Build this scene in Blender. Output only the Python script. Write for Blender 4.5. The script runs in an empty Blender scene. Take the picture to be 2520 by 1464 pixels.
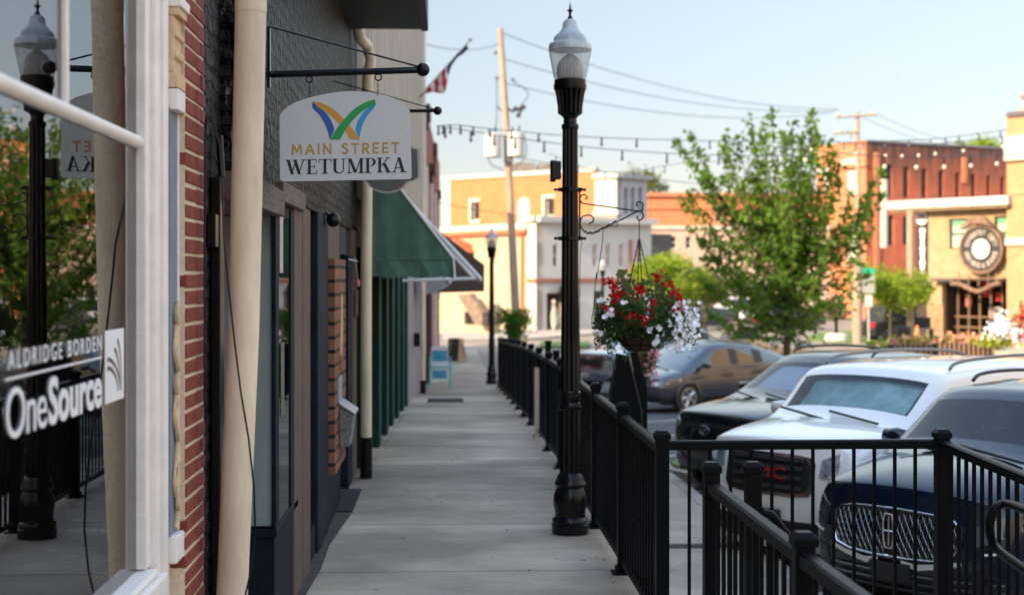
import bpy, bmesh, math, random
from math import sin, cos, pi, radians, sqrt, atan2
from mathutils import Vector, Matrix
random.seed(7)
S = bpy.context.scene
C = S.collection
# ------------------------------------------------------------------ camera, sky, sun, exposure
EYE = Vector((0, 0, 2.0)); F = 3500.0; CX = 1260.0; HY = 680.0      # picture units: 2520 wide
YAW = math.atan(160 / 3500)
cam = bpy.data.objects.new('camera', bpy.data.cameras.new('camera')); C.objects.link(cam)
cam.location = EYE; cam.rotation_euler = (radians(90), 0, -YAW)
cam.data.lens = 50; cam.data.sensor_width = 36; cam.data.shift_y = -52 / 2520
cam.data.clip_start = 0.05; cam.data.clip_end = 3000
cam.data.dof.use_dof = True; cam.data.dof.focus_distance = 7.3; cam.data.dof.aperture_fstop = 2.2
S.camera = cam
SUN_AZ = atan2(.6, .8); SUN_EL = radians(27)
w = bpy.data.worlds.new('World'); S.world = w; w.use_nodes = True
nt = w.node_tree; bg = nt.nodes['Background']
sky = nt.nodes.new('ShaderNodeTexSky'); sky.sky_type = 'NISHITA'; sky.sun_disc = False
sky.sun_elevation = SUN_EL; sky.sun_rotation = radians(233); sky.air_density = 1.0; sky.dust_density = 0.5; sky.ozone_density = 1.6
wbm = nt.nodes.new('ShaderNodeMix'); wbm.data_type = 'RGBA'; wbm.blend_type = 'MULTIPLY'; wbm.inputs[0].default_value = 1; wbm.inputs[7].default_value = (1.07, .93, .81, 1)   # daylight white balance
# added elevation ramp: brighter warm zenith lifts the shade, low sky kept dim
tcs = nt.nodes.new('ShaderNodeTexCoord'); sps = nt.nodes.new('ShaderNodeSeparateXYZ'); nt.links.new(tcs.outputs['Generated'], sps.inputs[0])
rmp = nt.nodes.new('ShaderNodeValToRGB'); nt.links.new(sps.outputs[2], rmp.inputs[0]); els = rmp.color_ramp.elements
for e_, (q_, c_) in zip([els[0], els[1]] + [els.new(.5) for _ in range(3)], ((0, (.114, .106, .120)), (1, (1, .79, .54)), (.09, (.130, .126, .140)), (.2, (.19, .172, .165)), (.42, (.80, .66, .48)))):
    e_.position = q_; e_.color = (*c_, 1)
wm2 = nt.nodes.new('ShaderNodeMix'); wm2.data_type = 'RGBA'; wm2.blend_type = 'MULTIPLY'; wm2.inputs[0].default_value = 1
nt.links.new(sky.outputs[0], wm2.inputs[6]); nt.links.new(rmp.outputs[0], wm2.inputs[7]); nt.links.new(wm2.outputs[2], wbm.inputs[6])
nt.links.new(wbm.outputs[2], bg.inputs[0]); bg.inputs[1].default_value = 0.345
sl = bpy.data.lights.new('sun', 'SUN'); sl.energy = 2.7; sl.angle = radians(0.5); sl.color = (1, .79, .54)
so = bpy.data.objects.new('sun', sl); C.objects.link(so)
sd = Vector((cos(SUN_AZ) * cos(SUN_EL), sin(SUN_AZ) * cos(SUN_EL), -sin(SUN_EL)))
so.rotation_euler = sd.to_track_quat('-Z', 'Y').to_euler(); so.location = (-20, -20, 40)
S.view_settings.view_transform = 'Standard'; S.view_settings.look = 'None'
S.view_settings.exposure = 1.85; S.view_settings.gamma = 1
S.render.engine = 'CYCLES'; S.cycles.max_bounces = 8; S.cycles.transparent_max_bounces = 12

# ------------------------------------------------------------------ helpers
RV = Vector((cos(YAW), -sin(YAW), 0)); FV = Vector((sin(YAW), cos(YAW), 0))
def ray(x, y): return FV + RV * ((x - CX) / F) + Vector((0, 0, (HY - y) / F))
def at(x, y, Y):                       # real point on the plane Y metres down the street
    d = ray(x, y); return EYE + d * (Y / d.y)
def onX(x, y, X):                      # real point on a wall plane at X
    d = ray(x, y); return EYE + d * (X / d.x)
def onZ(x, y, Z):
    d = ray(x, y); return EYE + d * ((Z - 2.0) / d.z)
def lerp(tab, v):
    if v <= tab[0][0]: return tab[0][1]
    for (a, p), (b, q) in zip(tab, tab[1:]):
        if v <= b: return p + (q - p) * (v - a) / (b - a)
    return tab[-1][1]
GT = [(0, 0), (15, 0), (20, -.1), (24, -.22), (32, -.52), (36.6, -.78), (42, -.98), (50, -1.15), (60, -1.2), (400, -1.2)]
PT = [(0, -.62), (12, -.62), (17.5, -.66), (25, -.9), (34, -1.17), (45, -1.3), (55, -1.35), (400, -1.35)]
def g(Y): return lerp(GT, Y)           # raised pavement
def p(Y): return lerp(PT, Y)           # car park and road

def wm(o):
    m = Matrix.Identity(4)
    while o is not None: m = o.matrix_basis @ m; o = o.parent
    return m
class MB:
    def __init__(s): s.v = []; s.f = []; s.m = []; s.cur = 0
    def add(s, vs, fs):
        b = len(s.v); s.v += [tuple(q) for q in vs]
        for f in fs: s.f.append([b + i for i in f]); s.m.append(s.cur)
        return s
    def box(s, x0, x1, y0, y1, z0, z1, M=None):
        vs = [Vector((x, y, z)) for z in (z0, z1) for x, y in ((x0, y0), (x1, y0), (x1, y1), (x0, y1))]
        if M is not None: vs = [M @ q for q in vs]
        return s.add(vs, [(3, 2, 1, 0), (4, 5, 6, 7), (0, 1, 5, 4), (1, 2, 6, 5), (2, 3, 7, 6), (3, 0, 4, 7)])
    def cyl(s, a, b, r0, r1=None, n=12, caps=True):
        r1 = r0 if r1 is None else r1; a = Vector(a); b = Vector(b)
        return s.tube([a, b], [r0, r1], n, caps)
    def tube(s, pts, r, n=8, caps=True, sy=1.0):
        pts = [Vector(q) for q in pts]; k = len(pts)
        rs = r if isinstance(r, (list, tuple)) else [r] * k
        vs = []; up = None
        for i in range(k):
            t = (pts[min(i + 1, k - 1)] - pts[max(i - 1, 0)])
            t = t.normalized() if t.length > 1e-9 else Vector((0, 0, 1))
            if up is None:
                up = Vector((0, 0, 1)) if abs(t.z) < .9 else Vector((0, 1, 0))
            u = (up - t * up.dot(t))
            u = u.normalized() if u.length > 1e-6 else t.orthogonal().normalized()
            w_ = t.cross(u); up = u
            for j in range(n):
                a = 2 * pi * j / n; vs.append(pts[i] + (u * cos(a) + w_ * sin(a) * sy) * rs[i])
        fs = [(i * n + j, i * n + (j + 1) % n, (i + 1) * n + (j + 1) % n, (i + 1) * n + j) for i in range(k - 1) for j in range(n)]
        if caps: fs += [tuple(range(n - 1, -1, -1)), tuple((k - 1) * n + j for j in range(n))]
        return s.add(vs, fs)
    def lathe(s, c, prof, n=24, fl=0, fn=8, caps=True):
        c = Vector(c); vs = []
        for r, z in prof:
            for j in range(n):
                a = 2 * pi * j / n; rr = r * (1 - fl * (0.5 - 0.5 * cos(fn * a)) ** 2) if fl else r
                vs.append(c + Vector((rr * cos(a), rr * sin(a), z)))
        k = len(prof)
        fs = [(i * n + j, i * n + (j + 1) % n, (i + 1) * n + (j + 1) % n, (i + 1) * n + j) for i in range(k - 1) for j in range(n)]
        if caps: fs += [tuple(range(n - 1, -1, -1)), tuple((k - 1) * n + j for j in range(n))]
        return s.add(vs, fs)
    def sphere(s, c, r, n=12, sz=1.0):
        return s.lathe(c, [(max(1e-4, r * sin(pi * i / 8)), -r * sz * cos(pi * i / 8)) for i in range(9)], n, caps=False)
    def prism(s, pts, fn, t0, t1):     # polygon pts (u, v) -> fn(u, v, t)
        n = len(pts)
        vs = [fn(u, v, t0) for u, v in pts] + [fn(u, v, t1) for u, v in pts]
        return s.add(vs, [tuple(range(n)), tuple(range(2 * n - 1, n - 1, -1))] + [(i, i + n, (i + 1) % n + n, (i + 1) % n) for i in range(n)])
    def build(s, name, mats, parent=None, smooth=None, bevel=0, world=True, sub=0, fix=True):
        me = bpy.data.meshes.new(name); vs = s.v
        if parent is not None and world:
            inv = wm(parent).inverted(); vs = [inv @ Vector(q) for q in vs]
        me.from_pydata([tuple(q) for q in vs], [], s.f)
        for mm in (mats if isinstance(mats, (list, tuple)) else [mats]): me.materials.append(mm)
        me.polygons.foreach_set('material_index', s.m)
        if fix:
            bm = bmesh.new(); bm.from_mesh(me); bmesh.ops.recalc_face_normals(bm, faces=bm.faces); bm.to_mesh(me); bm.free()
        if smooth is not None:
            me.polygons.foreach_set('use_smooth', [True] * len(me.polygons)); me.set_sharp_from_angle(angle=radians(smooth))
        o = bpy.data.objects.new(name, me); C.objects.link(o); o.parent = parent
        if bevel:
            md = o.modifiers.new('bevel', 'BEVEL'); md.width = bevel; md.segments = 2; md.limit_method = 'ANGLE'
        if sub:
            md = o.modifiers.new('sub', 'SUBSURF'); md.levels = sub; md.render_levels = sub
        return o
def tag(o, label=None, cat=None, group=None, kind=None):
    if label: o['label'] = label
    if cat: o['category'] = cat
    if group: o['group'] = group
    if kind: o['kind'] = kind
    return o
def thing(name, label, cat, loc=(0, 0, 0), rz=0, group=None, kind=None):
    o = bpy.data.objects.new(name, None); C.objects.link(o); o.location = loc; o.rotation_euler = (0, 0, rz)
    o.empty_display_size = .2
    return tag(o, label, cat, group, kind)
def copy_tree(o, parent=None):
    c = o.copy(); C.objects.link(c); c.parent = parent
    for ch in [q for q in bpy.data.objects if q.parent == o]: copy_tree(ch, c)
    return c
def text_mesh(body, bold=0.0, ext=0.0, sp=1.0):
    cu = bpy.data.curves.new('t', 'FONT'); cu.body = body; cu.size = 1; cu.offset = bold; cu.extrude = ext; cu.space_character = sp
    cu.resolution_u = 4
    o = bpy.data.objects.new('t', cu); C.objects.link(o)
    dg = bpy.context.evaluated_depsgraph_get(); me = bpy.data.meshes.new_from_object(o.evaluated_get(dg))
    bpy.data.objects.remove(o)
    vs = [v.co.copy() for v in me.vertices]; fs = [tuple(q.vertices) for q in me.polygons]
    x0 = min(v.x for v in vs); x1 = max(v.x for v in vs); y0 = min(v.y for v in vs); y1 = max(v.y for v in vs)
    bpy.data.meshes.remove(me)
    return [((v.x - x0) / (x1 - x0), (v.y - y0) / (y1 - y0), v.z) for v in vs], fs
def text_obj(body, fn, name, mat, parent, bold=0.0, sp=1.0, thick=0.002):
    vs, fs = text_mesh(body, bold, .5, sp); mb = MB(); mb.add([fn(u, v, (q + .5) * thick) for u, v, q in vs], fs)
    return mb.build(name, mat, parent)
# ------------------------------------------------------------------ materials
def mat(name, col, rough=.6, metal=0, n=0, ns=8, bump=0, bs=40, spec=.5, coat=0, col2=None, stretch=None, bd=.01):
    m = bpy.data.materials.new(name); m.use_nodes = True; t = m.node_tree; b = t.nodes['Principled BSDF']
    b.inputs['Base Color'].default_value = (*col, 1); b.inputs['Roughness'].default_value = rough; b.inputs['Metallic'].default_value = metal
    b.inputs['Specular IOR Level'].default_value = spec; b.inputs['Coat Weight'].default_value = coat; b.inputs['Coat Roughness'].default_value = .03
    if n or col2 or bump:
        tc = t.nodes.new('ShaderNodeTexCoord'); mp = t.nodes.new('ShaderNodeMapping'); t.links.new(tc.outputs['Object'], mp.inputs[0])
        if stretch: mp.inputs['Scale'].default_value = stretch
    if n or col2:
        nz = t.nodes.new('ShaderNodeTexNoise'); nz.inputs['Scale'].default_value = ns; nz.inputs['Detail'].default_value = 8; nz.inputs['Roughness'].default_value = .65
        t.links.new(mp.outputs[0], nz.inputs['Vector']); rp = t.nodes.new('ShaderNodeValToRGB')
        c2 = col2 or tuple(q * (1 - n) for q in col); c1 = col if col2 else tuple(min(1, q * (1 + n * .6)) for q in col)
        rp.color_ramp.elements[0].position = .36; rp.color_ramp.elements[1].position = .64
        rp.color_ramp.elements[0].color = (*c2, 1); rp.color_ramp.elements[1].color = (*c1, 1)
        t.links.new(nz.outputs['Fac'], rp.inputs[0]); t.links.new(rp.outputs[0], b.inputs['Base Color'])
    if bump:
        n2 = t.nodes.new('ShaderNodeTexNoise'); n2.inputs['Scale'].default_value = bs; n2.inputs['Detail'].default_value = 6
        t.links.new(mp.outputs[0], n2.inputs['Vector']); bp = t.nodes.new('ShaderNodeBump'); bp.inputs['Strength'].default_value = bump; bp.inputs['Distance'].default_value = bd
        t.links.new(n2.outputs['Fac'], bp.inputs['Height']); t.links.new(bp.outputs[0], b.inputs['Normal'])
    return m
def brick_mat(name, c1, c2, mortar, scale=1.0, dirt=None, rough=.85, bump=.6, coat=0, msize=.012, dirt_top=None, bn=0, spec=.4, wob=.012, gsc=35, gw=.6, bdist=.012):
    m = bpy.data.materials.new(name); m.use_nodes = True; t = m.node_tree; L = t.links.new; b = t.nodes['Principled BSDF']
    b.inputs['Roughness'].default_value = rough; b.inputs['Specular IOR Level'].default_value = spec
    tc = t.nodes.new('ShaderNodeTexCoord'); sp = t.nodes.new('ShaderNodeSeparateXYZ'); L(tc.outputs['Object'], sp.inputs[0])
    ad = t.nodes.new('ShaderNodeMath'); ad.operation = 'ADD'; L(sp.outputs[0], ad.inputs[0]); L(sp.outputs[1], ad.inputs[1])
    cb = t.nodes.new('ShaderNodeCombineXYZ'); L(ad.outputs[0], cb.inputs[0]); L(sp.outputs[2], cb.inputs[1])
    nd = t.nodes.new('ShaderNodeTexNoise'); nd.inputs['Scale'].default_value = 6; L(tc.outputs['Object'], nd.inputs['Vector'])
    vm = t.nodes.new('ShaderNodeMix'); vm.data_type = 'RGBA'; vm.blend_type = 'LINEAR_LIGHT'; vm.inputs[0].default_value = wob
    L(cb.outputs[0], vm.inputs[6]); L(nd.outputs['Color'], vm.inputs[7])
    br = t.nodes.new('ShaderNodeTexBrick'); br.inputs['Scale'].default_value = 1; br.inputs['Brick Width'].default_value = .215 * scale
    br.inputs['Row Height'].default_value = .072 * scale; br.inputs['Mortar Size'].default_value = msize * scale; br.inputs['Mortar Smooth'].default_value = .3
    br.inputs['Color1'].default_value = (*c1, 1); br.inputs['Color2'].default_value = (*c2, 1); br.inputs['Mortar'].default_value = (*mortar, 1)
    L(vm.outputs[2], br.inputs['Vector'])
    nz = t.nodes.new('ShaderNodeTexNoise'); nz.inputs['Scale'].default_value = 1.3 if not bn else bn; nz.inputs['Detail'].default_value = 8; L(tc.outputs['Object'], nz.inputs['Vector'])
    mx = t.nodes.new('ShaderNodeMix'); mx.data_type = 'RGBA'; mx.blend_type = 'MULTIPLY'; mx.inputs[0].default_value = .55
    rp = t.nodes.new('ShaderNodeValToRGB'); rp.color_ramp.elements[0].position = .3; rp.color_ramp.elements[1].position = .7
    rp.color_ramp.elements[0].color = (*(dirt or (.6, .58, .55)), 1)
    L(nz.outputs['Fac'], rp.inputs[0]); L(br.outputs['Color'], mx.inputs[6]); L(rp.outputs[0], mx.inputs[7])
    out = mx.outputs[2]
    if dirt_top:                       # soot band near the parapet
        z0, z1, cc = dirt_top
        mr = t.nodes.new('ShaderNodeMapRange'); mr.inputs['From Min'].default_value = z0; mr.inputs['From Max'].default_value = z1; L(sp.outputs[2], mr.inputs['Value'])
        n3 = t.nodes.new('ShaderNodeTexNoise'); n3.inputs['Scale'].default_value = 1.1; n3.inputs['Detail'].default_value = 8
        mp3 = t.nodes.new('ShaderNodeMapping'); mp3.inputs['Scale'].default_value = (1.5, 1.5, .35); L(tc.outputs['Object'], mp3.inputs[0]); L(mp3.outputs[0], n3.inputs['Vector'])
        mu = t.nodes.new('ShaderNodeMath'); mu.operation = 'MULTIPLY'; L(mr.outputs[0], mu.inputs[0]); L(n3.outputs['Fac'], mu.inputs[1])
        m2 = t.nodes.new('ShaderNodeMath'); m2.operation = 'MULTIPLY'; m2.use_clamp = True; m2.inputs[1].default_value = 1.7; L(mu.outputs[0], m2.inputs[0])
        mm = t.nodes.new('ShaderNodeMix'); mm.data_type = 'RGBA'; L(m2.outputs[0], mm.inputs[0]); L(out, mm.inputs[6]); mm.inputs[7].default_value = (*cc, 1); out = mm.outputs[2]
    L(out, b.inputs['Base Color'])
    n4 = t.nodes.new('ShaderNodeTexNoise'); n4.inputs['Scale'].default_value = gsc; n4.inputs['Detail'].default_value = 5; L(tc.outputs['Object'], n4.inputs['Vector'])
    sb = t.nodes.new('ShaderNodeMath'); sb.operation = 'MULTIPLY_ADD'; sb.inputs[1].default_value = -1.0; L(br.outputs['Fac'], sb.inputs[0])
    m5 = t.nodes.new('ShaderNodeMath'); m5.operation = 'MULTIPLY'; m5.inputs[1].default_value = gw; L(n4.outputs['Fac'], m5.inputs[0]); L(m5.outputs[0], sb.inputs[2])
    bp = t.nodes.new('ShaderNodeBump'); bp.inputs['Strength'].default_value = bump; bp.inputs['Distance'].default_value = bdist * scale
    L(sb.outputs[0], bp.inputs['Height']); L(bp.outputs[0], b.inputs['Normal'])
    return m
def leaf_mat(name, a, b_, tr=.5, ns=3.0):
    m = bpy.data.materials.new(name); m.use_nodes = True; t = m.node_tree; L = t.links.new; b = t.nodes['Principled BSDF']; o = t.nodes['Material Output']
    tc = t.nodes.new('ShaderNodeTexCoord'); nz = t.nodes.new('ShaderNodeTexNoise'); nz.inputs['Scale'].default_value = ns; nz.inputs['Detail'].default_value = 5
    L(tc.outputs['Object'], nz.inputs['Vector']); rp = t.nodes.new('ShaderNodeValToRGB'); rp.color_ramp.elements[0].position = .35; rp.color_ramp.elements[1].position = .65
    rp.color_ramp.elements[0].color = (*a, 1); rp.color_ramp.elements[1].color = (*b_, 1); L(nz.outputs['Fac'], rp.inputs[0]); L(rp.outputs[0], b.inputs['Base Color'])
    b.inputs['Roughness'].default_value = .55; b.inputs['Specular IOR Level'].default_value = .3
    tl = t.nodes.new('ShaderNodeBsdfTranslucent'); hs = t.nodes.new('ShaderNodeHueSaturation'); hs.inputs['Hue'].default_value = .47; hs.inputs['Value'].default_value = 1.7; hs.inputs['Saturation'].default_value = 1.1
    L(rp.outputs[0], hs.inputs['Color']); L(hs.outputs[0], tl.inputs[0]); mx = t.nodes.new('ShaderNodeMixShader'); mx.inputs[0].default_value = tr
    L(b.outputs[0], mx.inputs[1]); L(tl.outputs[0], mx.inputs[2]); L(mx.outputs[0], o.inputs[0])
    return m
def glass_mat(name, ior=2.1, tint=(1, 1, 1), rough=0.0, wob=0):
    m = bpy.data.materials.new(name); m.use_nodes = True; t = m.node_tree; L = t.links.new; t.nodes.remove(t.nodes['Principled BSDF']); o = t.nodes['Material Output']
    tr = t.nodes.new('ShaderNodeBsdfTransparent'); tr.inputs[0].default_value = (*tint, 1); gl = t.nodes.new('ShaderNodeBsdfGlossy'); gl.inputs['Roughness'].default_value = rough
    fr = t.nodes.new('ShaderNodeFresnel'); fr.inputs[0].default_value = ior; mx = t.nodes.new('ShaderNodeMixShader')
    geo = t.nodes.new('ShaderNodeNewGeometry')
    if wob:
        tc = t.nodes.new('ShaderNodeTexCoord'); nz = t.nodes.new('ShaderNodeTexNoise'); nz.inputs['Scale'].default_value = 3.5; nz.inputs['Detail'].default_value = 2; L(tc.outputs['Object'], nz.inputs['Vector'])
        bp = t.nodes.new('ShaderNodeBump'); bp.inputs['Strength'].default_value = wob; bp.inputs['Distance'].default_value = .01; L(nz.outputs['Fac'], bp.inputs['Height'])
        L(bp.outputs[0], gl.inputs['Normal'])
    L(fr.outputs[0], mx.inputs[0]); L(tr.outputs[0], mx.inputs[1]); L(gl.outputs[0], mx.inputs[2]); L(mx.outputs[0], o.inputs[0])
    return m
BLACK = mat('black_powder_coat', (.0035, .004, .005), .42, 0, spec=.09, n=.3, ns=30, bump=.05, bs=300)
LAMPB = mat('lamp_black_paint', (.006, .006, .007), .24, 0, spec=.25, coat=.06, bump=.03, bs=60)
CREAM = mat('cream_paint', (.72, .60, .45), .55, n=.22, ns=6, stretch=(1, 1, .25), bump=.15, bs=70)
WHITEP = mat('white_wood_paint', (.82, .76, .72), .55, n=.08, ns=9, bump=.25, bs=35)
CONC = None
DARKIN = mat('dark_interior', (.03, .026, .024), .9)
NAVY = mat('navy_wood_paint', (.010, .017, .026), .6, spec=.10, n=.35, ns=7, bump=.3, bs=25)
TEALG = mat('grey_teal_paint', (.16, .22, .23), .6, n=.1, ns=4)
TAN = mat('grey_tan_paint', (.135, .10, .085), .7, spec=.1, n=.15, ns=6, bump=.15, bs=30)
STEEL = mat('steel', (.5, .5, .5), .35, 1, n=.2, ns=20)
GOLD = mat('cream_gold_plaster', (.62, .44, .26), .7, n=.15, ns=40, bump=.3, bs=60)
BLUEP = mat('slate_blue_paint', (.17, .22, .28), .7, n=.18, ns=9, bump=.2, bs=60)
WGLASS = glass_mat('shop_window_glass', 4.6, (.82, .78, .74), wob=.012)
FARGL = mat('far_window_glass', (.015, .022, .025), .12, spec=.6, n=.3, ns=.8)
# ------------------------------------------------------------------ ground
def ground_mat(name, c1, c2, rough, ns, bump, joints=None, wet=0):
    m = bpy.data.materials.new(name); m.use_nodes = True; t = m.node_tree; L = t.links.new; b = t.nodes['Principled BSDF']; b.inputs['Roughness'].default_value = rough
    tc = t.nodes.new('ShaderNodeTexCoord'); nz = t.nodes.new('ShaderNodeTexNoise'); nz.inputs['Scale'].default_value = ns; nz.inputs['Detail'].default_value = 9; nz.inputs['Roughness'].default_value = .7
    mp = t.nodes.new('ShaderNodeMapping'); mp.inputs['Scale'].default_value = (.6, 1.25, 1); L(tc.outputs['Object'], mp.inputs[0]); L(mp.outputs[0], nz.inputs['Vector'])
    rp = t.nodes.new('ShaderNodeValToRGB'); rp.color_ramp.elements[0].position = .33; rp.color_ramp.elements[1].position = .68
    rp.color_ramp.elements[0].color = (*c1, 1); rp.color_ramp.elements[1].color = (*c2, 1); L(nz.outputs['Fac'], rp.inputs[0]); out = rp.outputs[0]
    n2 = t.nodes.new('ShaderNodeTexNoise'); n2.inputs['Scale'].default_value = 90; n2.inputs['Detail'].default_value = 4; L(tc.outputs['Object'], n2.inputs['Vector'])
    m1 = t.nodes.new('ShaderNodeMix'); m1.data_type = 'RGBA'; m1.blend_type = 'OVERLAY'; m1.inputs[0].default_value = .35; L(out, m1.inputs[6]); L(n2.outputs['Fac'], m1.inputs[7]); out = m1.outputs[2]
    n7 = t.nodes.new('ShaderNodeTexNoise'); n7.inputs['Scale'].default_value = .8; n7.inputs['Detail'].default_value = 5; L(tc.outputs['Object'], n7.inputs['Vector'])
    r7 = t.nodes.new('ShaderNodeMapRange'); r7.inputs['From Min'].default_value = .38; r7.inputs['From Max'].default_value = .62; r7.inputs['To Min'].default_value = .60; r7.inputs['To Max'].default_value = 1.05; L(n7.outputs['Fac'], r7.inputs['Value'])
    m7 = t.nodes.new('ShaderNodeMix'); m7.data_type = 'RGBA'; m7.blend_type = 'MULTIPLY'; m7.inputs[0].default_value = .8; L(out, m7.inputs[6]); L(r7.outputs[0], m7.inputs[7]); out = m7.outputs[2]
    # small dark spots (gum, grit)
    vo = t.nodes.new('ShaderNodeTexVoronoi'); vo.inputs['Scale'].default_value = 2.6; L(tc.outputs['Object'], vo.inputs['Vector'])
    lt = t.nodes.new('ShaderNodeMath'); lt.operation = 'LESS_THAN'; lt.inputs[1].default_value = .07; L(vo.outputs['Distance'], lt.inputs[0])
    l3 = t.nodes.new('ShaderNodeMath'); l3.operation = 'MULTIPLY'; l3.inputs[1].default_value = .55; L(lt.outputs[0], l3.inputs[0])
    m3 = t.nodes.new('ShaderNodeMix'); m3.data_type = 'RGBA'; L(l3.outputs[0], m3.inputs[0]); L(out, m3.inputs[6]); m3.inputs[7].default_value = (.05, .045, .04, 1); out = m3.outputs[2]
    if joints:
        sp = t.nodes.new('ShaderNodeSeparateXYZ'); L(tc.outputs['Object'], sp.inputs[0])
        a = t.nodes.new('ShaderNodeMath'); a.operation = 'MULTIPLY_ADD'; a.inputs[1].default_value = 1 / joints[1]; a.inputs[2].default_value = -joints[0] / joints[1] + 10; L(sp.outputs[1], a.inputs[0])
        fl = t.nodes.new('ShaderNodeMath'); fl.operation = 'FLOOR'; L(a.outputs[0], fl.inputs[0])
        wn = t.nodes.new('ShaderNodeTexWhiteNoise'); wn.noise_dimensions = '1D'; L(fl.outputs[0], wn.inputs['W'])
        mr = t.nodes.new('ShaderNodeMapRange'); mr.inputs['To Min'].default_value = .72; mr.inputs['To Max'].default_value = 1.1; L(wn.outputs['Value'], mr.inputs['Value'])
        m6 = t.nodes.new('ShaderNodeMix'); m6.data_type = 'RGBA'; m6.blend_type = 'MULTIPLY'; m6.inputs[0].default_value = 1; L(out, m6.inputs[6]); L(mr.outputs[0], m6.inputs[7]); out = m6.outputs[2]
        f = t.nodes.new('ShaderNodeMath'); f.operation = 'FRACT'; L(a.outputs[0], f.inputs[0])
        lt2 = t.nodes.new('ShaderNodeMath'); lt2.operation = 'LESS_THAN'; lt2.inputs[1].default_value = .015 / joints[1]; L(f.outputs[0], lt2.inputs[0])
        m4 = t.nodes.new('ShaderNodeMix'); m4.data_type = 'RGBA'; L(lt2.outputs[0], m4.inputs[0]); L(out, m4.inputs[6]); m4.inputs[7].default_value = (.03, .027, .024, 1); out = m4.outputs[2]
    L(out, b.inputs['Base Color'])
    bp = t.nodes.new('ShaderNodeBump'); bp.inputs['Strength'].default_value = bump; bp.inputs['Distance'].default_value = .004; L(n2.outputs['Fac'], bp.inputs['Height']); L(bp.outputs[0], b.inputs['Normal'])
    return m
CONC = ground_mat('old_concrete', (.33, .255, .185), (.57, .475, .37), .8, 1.1, .5, (9.66, 1.83))
CONC2 = ground_mat('walk_concrete', (.44, .36, .27), (.60, .51, .40), .85, 2.0, .4, (13.2, 3.0))
ASPH = ground_mat('asphalt', (.05, .05, .055), (.085, .083, .085), .85, 3, .8)
ROADM = ground_mat('sunny_road', (.22, .175, .13), (.30, .245, .19), .9, .25, .3)  # asphalt again, paler and tan: the sunlight is put into its colour
GRASSM = mat('lawn', (.10, .16, .03), .9, n=.5, ns=3, bump=.6, bs=30)
CURBM = mat('kerb_concrete', (.36, .31, .25), .85, n=.2, ns=3)
def strip(name, x0, x1, y0, y1, zf, m, kind='structure', thick=None, step=1.0):
    mb = MB(); n = max(2, int((y1 - y0) / step) + 1); ys = [y0 + (y1 - y0) * i / (n - 1) for i in range(n)]
    if thick is None:
        mb.add([(x, y, zf(y)) for y in ys for x in (x0, x1)], [(2 * i, 2 * i + 1, 2 * i + 3, 2 * i + 2) for i in range(n - 1)])
    else:
        vs = []
        for y in ys: vs += [(x0, y, zf(y)), (x1, y, zf(y)), (x1, y, zf(y) - thick), (x0, y, zf(y) - thick)]
        fs = [(0, 1, 2, 3), tuple(4 * (n - 1) + k for k in (3, 2, 1, 0))]
        for i in range(n - 1):
            for k in range(4): fs.append((4 * i + k, 4 * i + 4 + k, 4 * i + 4 + (k + 1) % 4, 4 * i + (k + 1) % 4))
        mb.add(vs, fs)
    o = mb.build(name, m); o['kind'] = kind; return o
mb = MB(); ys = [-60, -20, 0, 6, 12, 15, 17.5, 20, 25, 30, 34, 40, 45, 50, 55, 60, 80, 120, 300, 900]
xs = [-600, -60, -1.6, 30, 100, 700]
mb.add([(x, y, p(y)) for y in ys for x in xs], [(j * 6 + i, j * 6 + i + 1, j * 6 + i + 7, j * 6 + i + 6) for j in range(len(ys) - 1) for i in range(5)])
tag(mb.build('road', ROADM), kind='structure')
strip('car_park', 2.85, 14, -10, 47, lambda y: p(y) + .005, ASPH)
strip('pavement', -1.55, 1.30, -3, 64, g, CONC, thick=.9)
strip('lower_walk', 1.31, 2.80, -6, 50, lambda y: p(y) + .11, CONC2, thick=.3)
strip('kerb', 2.803, 2.95, -6, 50, lambda y: p(y) + .115, CURBM, thick=.3)
strip('ramp', 1.32, 2.66, -6, 7.7, lambda y: -.02 + (y - 7.7) * .045, CONC2, thick=.8)
mb = MB(); mb.box(1.30, 2.75, 13.1, 13.28, p(13) + .11, p(13) + .118); tag(mb.build('trench_drain_cover', mat('rust_grate', (.06, .045, .035), .8, n=.5, ns=60, bump=1, bs=90)), 'rusty drain strip across the lower concrete walk', 'drain cover')
# parking lines
mb = MB(); dxy = Vector((cos(radians(38)), sin(radians(38)), 0)); nx = Vector((-dxy.y, dxy.x, 0))
for y0 in (9.2, 12.4, 15.7, 22.6, 26.0, 29.4, 35.0):
    a = Vector((3.0, y0 - .9, 0)); vs = []
    for i in range(7):
        for sgn in (-.05, .05):
            q = a + dxy * i + nx * sgn; vs.append((q.x, q.y, p(q.y) + .010))
    mb.add(vs, [(2 * i, 2 * i + 1, 2 * i + 3, 2 * i + 2) for i in range(6)])
tag(mb.build('parking_lines', mat('road_paint', (.55, .55, .53), .8, n=.4, ns=12)), kind='structure')
# planted island between the parked cars
isl = [Vector((2.97, 18.9, 0)), Vector((3.15, 18.3, 0)), Vector((3.5, 18.35, 0)), Vector((8.2, 20.9, 0)), Vector((8.2, 22.6, 0)), Vector((3.4, 20.2, 0)), Vector((3.0, 19.6, 0))]
ic = sum(isl, Vector()) / len(isl)
mb = MB(); mb.prism([(q.x, q.y) for q in isl], lambda u, v, t: (u, v, p(v) + t), -.1, .13); tag(mb.build('kerb_island', CURBM), kind='structure')
mb = MB(); mb.prism([(ic.x + (q.x - ic.x) * .94, ic.y + (q.y - ic.y) * .82) for q in isl], lambda u, v, t: (u, v, p(v) + t), 0, .165); tag(mb.build('grass_island', GRASSM, None), kind='structure')
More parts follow.
